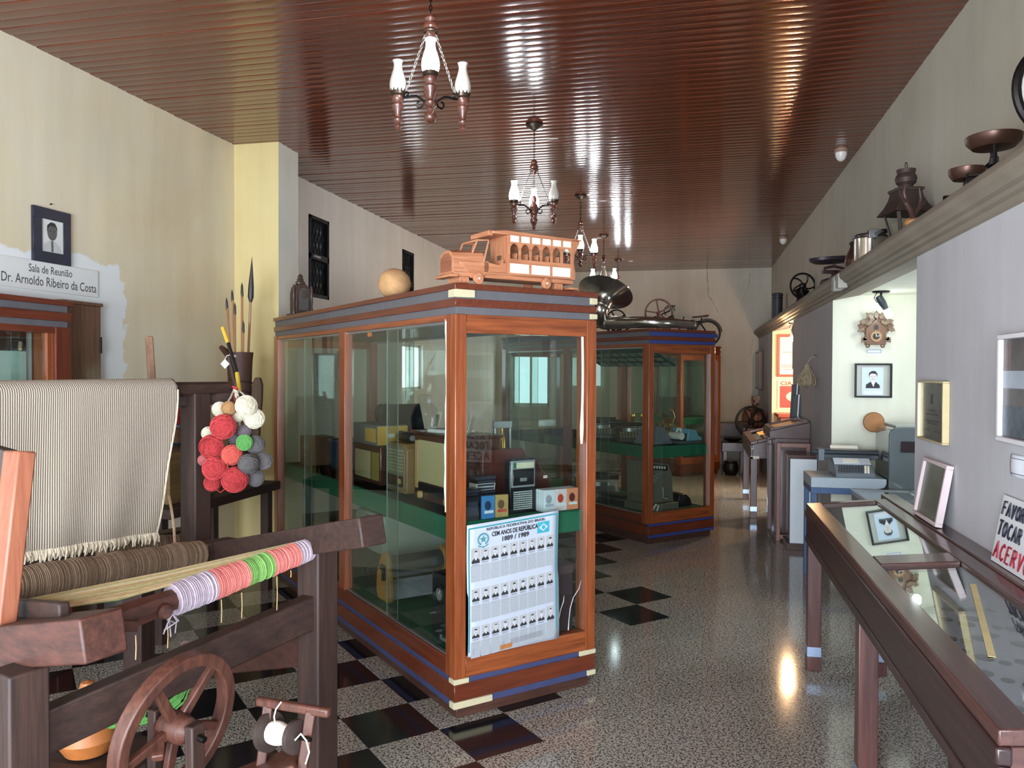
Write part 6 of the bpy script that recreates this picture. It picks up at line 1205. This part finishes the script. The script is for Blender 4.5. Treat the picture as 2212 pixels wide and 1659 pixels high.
# cassette recorder
t = c1thing('cassette_recorder', 'upright black and silver cassette recorder behind the end pane of the front case', 'recorder', .365, .115, S1); silver = plain('silver_trim', srgb(176, 178, 182), .3, .5, .05)
obj('body', MB().box((0, 0, 0), (.155, .055, .262)), blackp, t, .008); obj('silver_frame', MB().box((.008, -.004, .125), (.147, .0, .258)), silver, t, .003); obj('cassette_door', MB().box((.016, -.008, .135), (.139, -.003, .215)), blackp, t, .002); obj('door_window', MB().box((.055, -.0095, .155), (.095, -.008, .172)), greyp, t)
obj('tuning_scale', MB().box((.016, -.007, .220), (.139, -.003, .248)), plain('scale_cream', srgb(214, 208, 178), .5), t); obj('scale_panel', MB().box((.016, -.0075, .220), (.034, -.0068, .248)), plain('scale_green', srgb(54, 104, 88), .5), t)
hol = MB()
for i in range(11):
    for j in range(9): hol.box((.022+.0102*i, -.003, .015+.0105*j), (.028+.0102*i, .0005, .021+.0105*j))
o = obj('speaker_holes', hol, plain('hole_grey', srgb(206, 206, 206), .4), t); o['kind'] = 'stuff'
for k in range(5): obj('piano_key', MB().box((.018+.025*k, -.010, .259), (.038+.025*k, .03, .269)), blackp, t, .002)
# cassettes: flat stacks and upright coloured covers
def cassette(lb, x, y, z, rot, m, cat='cassette', flat=True, art=None, grp='cassettes by the end pane'):
    t = c1thing('cassette_case', lb, cat, x, y, z, rot, grp); w, d, h = (.109, .070, .0165) if flat else (.070, .0165, .109)
    obj('case', MB().box((-w/2, -d/2, 0), (w/2, d/2, h)), m, t, .0015); obj('spine_label', MB().box((-w/2+.006, -d/2-.0008, h*.2), (w/2-.006, -d/2, h*.8)), plain('spine_dark', srgb(48, 52, 66), .4) if not art else art[0], t)
    if art and not flat:
        obj('cover_shape', MB().add([(w*.26*math.cos(k*PI/8)-.006, -d/2-.0016, h*.58+h*.2*math.sin(k*PI/8)) for k in range(16)], [tuple(range(16))]), art[1], t); obj('cover_band', MB().box((-w/2+.010, -d/2-.0016, h*.24), (w/2-.010, -d/2-.0009, h*.36)), art[2], t)
    return t
bl = [blackp, navyp, plain('cassette_grey', srgb(62, 64, 72), .3)]
for k in range(8): cassette('dark cassette case in the left flat stack, number %s from the bottom' % ('one two three four five six seven eight'.split()[k]), .135+random.uniform(-.006, .006), .135+random.uniform(-.006, .006), S1+.0172*k, random.uniform(-.06, .06), bl[k % 3])
for k in range(11):
    pal = k in (7, 8); cassette(('pale cassette case, %s of two pale ones in the taller stack' % ('lower' if k == 7 else 'upper')) if pal else 'dark cassette case in the taller stack, number %s from the bottom' % ('one two three four five six seven eight nine ten eleven'.split()[k]), .245+random.uniform(-.006, .006), .175+random.uniform(-.006, .006), S1+.0172*k, random.uniform(-.06, .06), plain('cassette_white', srgb(198, 192, 190), .4) if pal else bl[(k*2) % 3])
PA = lambda n, c: plain(n, srgb(*c), .4, 0, .1, 30)
cassette('black upright cassette at the far left of the front row', .120, .062, S1, .0, blackp, flat=False)
cassette('blue upright cassette cover with two dark heads', .208, .058, S1, .05, PA('cov_blue', (66, 126, 184)), flat=False, art=(PA('cov_blue', (66, 126, 184)), PA('cov_navy', (40, 56, 84)), PA('cov_white', (220, 224, 228))))
cassette('brown and yellow upright cassette cover beside the blue one', .282, .058, S1, -.05, PA('cov_tan', (178, 146, 92)), flat=False, art=(PA('cov_tan', (178, 146, 92)), PA('cov_brown', (104, 78, 58)), PA('cov_red', (190, 70, 50))))
for k in range(3):
    for j in range(4):
        a = [(PA('cov_pale', (214, 216, 222)), PA('cov_grey', (160, 160, 168)), PA('cov_lilac', (176, 172, 190))), (PA('cov_rose', (222, 200, 202)), PA('cov_red', (190, 70, 50)), PA('cov_white', (220, 224, 228))), (PA('cov_orange', (218, 140, 104)), PA('cov_dark', (96, 40, 44)), PA('cov_white', (220, 224, 228)))][k]
        lbs = ['white cover with a grey face', 'pale pink cover with a red figure', 'orange cover with a dark figure'][k]
        cassette(('front upright cassette with %s right of the recorder' % lbs) if j == 0 else ('pale upright cassette behind the %s, %s back' % (lbs, ['', 'one', 'two', 'three'][j])), .560+.0716*k, .060+.0186*j, S1, 0, a[0] if j == 0 else PA('cov_pale', (214, 216, 222)), flat=False, art=a if j == 0 else None)
t = c1thing('blue_basin', 'big dark blue round container with rim handle, far left of the upper shelf', 'basin', .34, 2.18, S1); bb = plain('basin_blue', srgb(24, 62, 92), .25, 0, .12); obj('body', MB().lathe([(.13, 0), (.155, .03), (.165, .15), (.17, .20), (.15, .20), (.14, .16), (0, .15)], n=28), bb, t); obj('rim_handle', MB().ring((0, 0, .205), (0, 0, 1), .165, .011, 28, 6), bb, t)
t = c1thing('small_wood_box', 'brown wooden box with pale label at the left end of the upper shelf', 'box', .13, 2.52, S1); obj('box', MB().box((0, 0, 0), (.2, .2, .21)), wood('box_brown', srgb(84, 56, 36), srgb(128, 90, 62), 2, .5), t, .005); obj('label', MB().box((-.003, .02, .12), (0, .10, .18)), plain('label_green', srgb(150, 166, 140), .6), t)
t = c1thing('dark_statuette', 'dark statuette of a leafy figure behind the blue container', 'statuette', .63, 2.36, S1); sm_ = plain('statue_dark', srgb(40, 40, 40), .5)
obj('figure', MB().lathe([(.05, 0), (.055, .03), (.03, .06), (.04, .14), (.05, .22), (.03, .30), (.045, .36), (.05, .40), (.03, .44), (0, .455)], n=16), sm_, t); obj('leaf', MB().ell((.02, -.05, .42), .02, .06, .035, 10, 8), sm_, t); obj('branch', MB().tube([(0, 0, .1), (.02, -.12, .2), (.02, -.2, .32)], .012, 6), sm_, t)
t = c1thing('gramophone', 'open black gramophone case with tilted lid behind the middle post', 'gramophone', .46, 1.48, S1); obj('base', MB().box((0, 0, 0), (.28, .32, .14)), blackp, t, .006); obj('lid', MB().beam((.14, .32, .15), (.14, .46, .46), .28, .05), blackp, t, .006); obj('turntable', MB().lathe([(.11, .14), (.11, .155), (0, .156)], (.14, .15, 0), n=26), plain('felt_brown', srgb(88, 54, 40), .8), t); obj('tone_arm', MB().tube([(.25, .28, .14), (.25, .28, .19), (.2, .16, .19), (.18, .12, .165)], .009, 6), steel, t)
for k, (x, y) in enumerate(((.55, 1.12), (.62, 1.22))):
    t = c1thing('teal_bottle', 'teal glass bottle behind the beige radio, %s one' % ('nearer' if k == 0 else 'farther'), 'bottle', x, y, S1, 0, 'teal bottles'); obj('glass', MB().lathe([(.045, 0), (.05, .02), (.05, .20), (.045, .25), (.02, .29), (.018, .33)], n=18), plain('teal_glass', srgb(24, 82, 96), .12, 0, .1, coat=.4), t); obj('stopper', MB().lathe([(.016, .325), (.02, .34), (.0, .35)], n=12), blackp, t)
t = c1thing('pen_stand', 'chrome rod stand with brass piece behind the large radio', 'stand', .58, .62, S1)
for x in (0, .10): obj('rod', MB().tube([(x, 0, 0), (x, 0, .40)], .007, 8), steel, t)
obj('cross_plate', MB().box((-.01, -.01, .38), (.11, .01, .42)), steel, t, .002); obj('brass_bell', MB().lathe([(.02, .27), (.016, .32), (.005, .345), (.004, .38)], (.05, 0, 0), n=12), plain('bright_brass', srgb(200, 160, 70), .25, .8), t)
# lower floor of the front case
t = c1thing('dark_red_box', 'tall dark maroon box standing right of the poster, lower floor', 'box', .53, .07, F1); obj('box', MB().box((0, 0, 0), (.19, .34, .34)), plain('maroon', srgb(58, 34, 40), .5, 0, .1), t, .006); obj('lid_edge', MB().box((-.003, -.003, .30), (.193, .343, .345)), plain('maroon_lid', srgb(84, 58, 64), .5), t, .004)
t = c1thing('instrument_box', 'black metal instrument box with round dial, lower floor at the near corner', 'instrument', .07, .15, F1); bmt = plain('instrument_black', srgb(44, 44, 48), .4, .3, .15)
obj('case', MB().box((0, 0, 0), (.24, .22, .33)), bmt, t, .004); dl = obj('dial', MB().lathe([(.052, 0), (.052, .008), (.046, .012), (.044, .006), (0, .006)], (-.001, .13, .235), (-1, 0, 0), 24), blackp, t)
obj('dial_face', MB().lathe([(.030, .006), (.030, .009), (0, .009)], (-.001, .13, .235), (-1, 0, 0), 20), greyp, dl); obj('needle', MB().beam((-.011, .13, .235), (-.011, .11, .26), .004, .002), card, dl)
for y, z in ((.19, .13), (.07, .10), (.12, .06), (.05, .05)): obj('switch', MB().lathe([(.010, 0), (.008, .014), (.004, .03), (0, .031)], (-.001, y, z), (-1, 0, 0), 12), steel, t)
obj('name_plate', MB().box((-.003, .06, .015), (0, .13, .04)), silver, t); obj('cord_coil', MB().ring((.10, .10, .338), (0, .1, 1), .06, .006, 22, 6).ring((.11, .11, .350), (.1, 0, 1), .05, .006, 22, 6), plain('cord_pink', srgb(206, 182, 176), .6), t)
t = c1thing('duplicator', 'duplicating machine with yellow side plates and steel roller, lower floor', 'machine', .10, .97, F1); yl = plain('duplicator_yellow', srgb(206, 142, 54), .4, 0, .06)
pl = [(0, .02), (.03, 0), (.17, 0), (.20, .05), (.19, .15), (.13, .26), (.08, .29), (.04, .27), (.01, .16)]
for x in (0, .36): obj('side_plate', MB().prism(pl, (x, 0, 0), (0, 1, 0), (0, 0, 1), (.03, 0, 0)), yl, t, .008)
obj('roller', MB().tube([(.03, .09, .20), (.36, .09, .20)], .065, 26), plain('roller_steel', srgb(150, 158, 166), .22, .85, .05), t); obj('paper_tray', MB().beam((.19, .0, .03), (.19, .14, .10), .32, .006), plain('tray_pale', srgb(176, 180, 190), .4), t); obj('handle', MB().tube([(-.012, .06, .13), (-.012, .06, .21), (-.012, .09, .21), (-.012, .09, .19)], .012, 6), blackp, t)
t = c1thing('beige_monitor', 'big tapering beige computer monitor behind the duplicator, lower floor', 'monitor', .37, .43, F1)
obj('housing', MB().add([(0, 0, 0), (.37, 0, 0), (.37, .30, 0), (0, .30, 0), (0, 0, .42), (.37, 0, .42), (.37, .30, .42), (0, .30, .42)], [(0, 3, 2, 1), (4, 5, 6, 7), (0, 1, 5, 4), (1, 2, 6, 5), (2, 3, 7, 6), (3, 0, 4, 7)]).add([(.02, .30, .02), (.35, .30, .02), (.30, .52, .10), (.07, .52, .10), (.02, .30, .41), (.35, .30, .41), (.30, .52, .32), (.07, .52, .32)], [(0, 3, 2, 1), (4, 5, 6, 7), (0, 1, 5, 4), (1, 2, 6, 5), (2, 3, 7, 6), (3, 0, 4, 7)]), plain('beige_plastic', srgb(168, 148, 116), .5, 0, .06), t, .008); obj('screen', MB().box((.03, -.004, .06), (.34, 0, .38)), plain('screen_dark', srgb(38, 44, 42), .1), t)
t = c1thing('old_printer', 'pale grey-green vented office printer beyond the beige monitor, lower floor', 'printer', .20, 1.30, F1); pgp = plain('printer_pale', srgb(166, 172, 158), .45, 0, .05)
obj('stand', MB().box((.03, .02, 0), (.47, .44, .20)), plain('stand_dark', srgb(50, 52, 52), .5), t, .004); obj('housing', MB().prism([(0, .20), (.46, .20), (.46, .40), (.40, .44), (0, .44)], (0, 0, 0), (0, 1, 0), (0, 0, 1), (.50, 0, 0)), pgp, t, .010)
for k in range(2):
    for j in range(14): obj('vent_slot', MB().box((-.002, .03+.018*j, .36+.035*k), (.0, .042+.018*j, .385+.035*k)), plain('vent_dark', srgb(74, 78, 72), .6), t)
obj('socket_panel', MB().box((-.003, .05, .05), (.0, .2, .15)), silver, t) if False else None
for k in range(3): obj('cable', MB().tube([(.03, .05+.08*k, .12), (-.05, .02+.08*k, .10), (-.07, -.06+.06*k, .02), (-.04, -.14+.05*k, .012), (.02, -.16+.04*k, .01)], .010, 7), blackp, t)
for k, (y, lb) in enumerate(((1.86, 'dark boxed device at lower left of the front case, the nearer one'), (2.32, 'dark boxed device at lower left of the front case, the farther one'))):
    t = c1thing('dark_device', lb, 'machine', .14, y, F1); obj('case', MB().box((0, 0, 0), (.42, .38, .30-.05*k)), plain('device_dark', srgb(58, 52, 46), .5, 0, .15), t, .008); obj('front_grille', MB().box((-.004, .04, .05), (0, .34, .22-.05*k)), blackp, t)

# ================================================================== INSIDE THE SECOND CASE
def typewriter(lb, x, y, z, rot, mb_, mk, s=1.0):
    t = c2thing('typewriter', lb, 'typewriter', x, y, z, rot)
    q = lambda a: tuple(c*s for c in a)
    obj('body', MB().prism([(0, 0), (.30*s, 0), (.30*s, .13*s), (.16*s, .14*s), (.12*s, .09*s), (0, .04*s)], (0, 0, 0), (0, 1, 0), (0, 0, 1), (.32*s, 0, 0)), mb_, t, .006)
    for r in range(4):
        for k in range(9): obj('key', MB().lathe([(.011*s, 0), (.011*s, .006*s), (0, .007*s)], q((.03+.03*k+.004*r, .02+.026*r, .048+.014*r)), n=8), mk, t)
    obj('carriage', MB().tube([q((-.03, .22, .165)), q((.35, .22, .165))], .022*s, 12), blackp, t)
    for xx in (-.045, .345): obj('carriage_knob', MB().lathe([(.024*s, 0), (.024*s, .02*s)], q((xx, .22, .165)), (1, 0, 0), 14), blackp, t)
    obj('type_basket', MB().lathe([(.10*s, .10*s), (.09*s, .135*s), (.03*s, .12*s)], q((.16, .15, 0)), n=16, sy=.55), steel, t); obj('return_lever', MB().tube([q((-.03, .22, .175)), q((-.06, .17, .20)), q((-.07, .12, .19))], .005*s, 5), steel, t)
    return t
keyc = plain('key_cream', srgb(206, 194, 156), .5)
typewriter('dark brown typewriter with cream keys, upper shelf of the second case', .10, .55, S1, -.5, plain('typewriter_brown', srgb(66, 52, 46), .4), keyc)
typewriter('black typewriter with pale keys left of the brown typewriter, second case', .12, 1.08, S1, -.6, blackp, card)
typewriter('black typewriter in the back row of the second case upper shelf', .36, 1.45, S1, -.6, blackp, steel)
t = c2thing('covered_machine', 'machine under a wrinkled grey cover, behind the corner post of the second case', 'machine', .12, .12, S1, 0)
cv = MB().grid(lambda a, b: (.30*(a), .24*b, .17*min(1, 5*min(a, 1-a, b, 1-b)+.03)*(.75+.25*math.sin(a*2.6+.3))+.008*math.sin(a*31+b*17)*math.sin(b*23)*min(1, 5*min(a, 1-a, b, 1-b))+.003), 26, 20); obj('cover', cv, plain('cover_grey', srgb(112, 114, 120), .8, 0, .12, 20, .3), t, solid=.003); obj('core', MB().box((.06, .05, 0), (.24, .19, .10)), blackp, t, .004)
t = c2thing('adding_machine', 'light blue adding machine with white paper roll at the right end of the upper shelf', 'adding machine', .49, .09, S1, 0); lbm = plain('machine_blue', srgb(112, 164, 178), .4, 0, .04)
obj('base', MB().box((0, 0, 0), (.28, .24, .03)), plain('machine_slate', srgb(78, 88, 92), .5), t, .004); obj('body', MB().prism([(.09, .03), (.29, .03), (.29, .05), (.24, .075), (.20, .13), (.11, .145)], (0, .0, 0), (1, 0, 0), (0, 0, 1), (0, .22, 0)), lbm, t, .005)
obj('paper_roll', MB().lathe([(.036, 0), (.036, .16), (.012, .16)], (.035, .02, .075), (0, 1, 0), 22), card, t); obj('paper_loop', MB().tube([(.04, .10, .11), (.06, .10, .145), (.09, .10, .14), (.10, .10, .11)], .012, 8), card, t); obj('key_panel', MB().box((.07, .02, .03), (.10, .20, .10)), blackp, t, .003); obj('lever', MB().tube([(.29, .12, .06), (.32, .12, .09), (.32, .12, .13)], .006, 6), steel, t)
for k, (x, y, lb) in enumerate(((.60, .92, 'brass candlestick in the back of the second case, left one'), (.71, .90, 'brass candlestick in the back of the second case, right one'))):
    t = c2thing('brass_candlestick', lb, 'candlestick', x, y, S1, 0, 'brass candlesticks'); obj('stem', MB().lathe([(.045, 0), (.048, .01), (.02, .03), (.012, .08), (.02, .10), (.012, .13), (.014, .20), (.025, .23), (.02, .25), (0, .25)], n=16), plain('bright_brass', srgb(200, 160, 70)), t); obj('drip_pan', MB().lathe([(.032, .215), (.036, .22), (.02, .225)], n=18), plain('bright_brass', srgb(200, 160, 70)), t)
t = c2thing('brass_ornament', 'curly gilded ornament at right behind the blue adding machine', 'ornament', .66, .46, S1, 0); gb = plain('gilded', srgb(176, 124, 58), .3, .7)
obj('stand', MB().lathe([(.06, 0), (.06, .02), (.02, .04), (.015, .10)], n=18), gb, t); obj('scroll', MB().tube([(.0+.07*math.cos(a)*(1-.06*a), 0, .17+.07*math.sin(a)*(1-.06*a)) for a in [i*.35 for i in range(28)]], .009, 7), gb, t); obj('spray', MB().tube([(.06, 0, .15), (.10, 0, .24), (.07, 0, .30), (.03, 0, .31)], .008, 6), gb, t)
t = c2thing('note_board', 'green board with old banknotes under the roof of the second case', 'board', 0, 0, 0, 0); obj('board', MB().beam((.14, .70, 1.815), (.46, .70, 1.66), 1.15, .012, (0, 0, 1)), plain('board_green', srgb(24, 84, 66), .8, 0, .08), t)
for r in range(3):
    for k in range(8):
        a = .08+.3*r; y = .20+.135*k; p = Vector((.14, y, 1.815)).lerp(Vector((.46, y, 1.66)), a+.06)+Vector((-.006, 0, -.0125)); q = Vector((.14, y, 1.815)).lerp(Vector((.46, y, 1.66)), a+.24)+Vector((-.006, 0, -.0125))
        obj('banknote', MB().beam(p, q, .105, .0012, (0, 0, 1)), plain('note_%d' % ((r+k) % 3), (srgb(150, 160, 146), srgb(168, 158, 130), srgb(134, 150, 150))[(r+k) % 3], .7, 0, .2, 50), t)
t = c2thing('cash_register', 'olive grey cash register with lever and key rows, lower floor of the second case', 'cash register', .12, .10, F1, 0); og = plain('olive_grey', srgb(118, 114, 98), .45, 0, .05)
obj('base', MB().box((-.02, 0, 0), (.36, .36, .07)), og, t, .006); obj('housing', MB().prism([(.0, .07), (.34, .07), (.32, .34), (.28, .44), (.0, .48)], (0, .05, 0), (1, 0, 0), (0, 0, 1), (0, .30, 0)), og, t, .010); obj('display', MB().prism([(.02, .40), (.25, .375), (.25, .425), (.02, .455)], (0, .044, 0), (1, 0, 0), (0, 0, 1), (0, .008, 0)), blackp, t)
for k in range(6): obj('digit_window', MB().box((.04+.033*k, .041, .395+.016-.0035*k), (.06+.033*k, .045, .425+.012-.0035*k)), card, t)
for k in range(4): obj('key_row', MB().tube([(-.012+.02*k, .04, .20+.04*k), (.03+.02*k, .02, .26+.03*k), (.10+.02*k, .03, .30+.02*k)], .007, 6), silver, t)
obj('crank', MB().tube([(.18, .05, .22), (.18, .03, .22), (.19, .03, .12), (.23, .01, .11)], .009, 7), silver, t); obj('cord', MB().tube([(.0, -.01, .01), (.04, -.03, .08), (.08, -.02, .06), (.07, -.01, .012)], .008, 6), card, t)
typewriter('pale blue-grey electric typewriter on the lower floor of the second case', .13, 1.08, F1, -.4, plain('typewriter_pale', srgb(170, 182, 188), .4), blackp, 1.1)
t = c2thing('black_case', 'long black carrying case on the lower floor before the cash register', 'case', .10, .50, F1, 0); obj('body', MB().box((0, 0, 0), (.16, .36, .10)), blackp, t, .008); obj('lid_line', MB().box((-.003, -.003, .06), (.163, .363, .066)), silver, t); obj('handle', MB().tube([(-.004, .13, .06), (-.03, .13, .06), (-.03, .23, .06), (-.004, .23, .06)], .007, 6), blackp, t)
t = c2thing('black_telephone', 'small black machine right of the cash register', 'machine', .56, .20, F1, 0); obj('body', MB().prism([(0, 0), (.20, 0), (.18, .07), (.12, .12), (.03, .12)], (0, 0, 0), (1, 0, 0), (0, 0, 1), (0, .2, 0)), blackp, t, .01); obj('crank', MB().tube([(.19, .1, .06), (.22, .1, .06), (.22, .06, .05)], .006, 6), steel, t)
typewriter('black typewriter at the back of the lower floor, second case', .36, 1.55, F1, -.5, blackp, steel)
# inside the farthest case: two dim shapes seen through the panes
for k, (x, y, z, lb) in enumerate(((.2, .3, S1, 'dim brown box on the shelf of the farthest case'), (.3, .4, F1, 'dim dark box on the floor of the farthest case'))):
    t = thing('storage_box', lb, 'box', Vector((-.2, 12.35, z))+Matrix.Rotation(R45, 3, 'Z') @ Vector((x, y, 0)), R45); obj('box', MB().box((0, 0, 0), (.3, .4, .28)), DKW(2), t, .006); obj('lid', MB().box((-.005, -.005, .28), (.305, .405, .30)), DKW(0), t, .004)
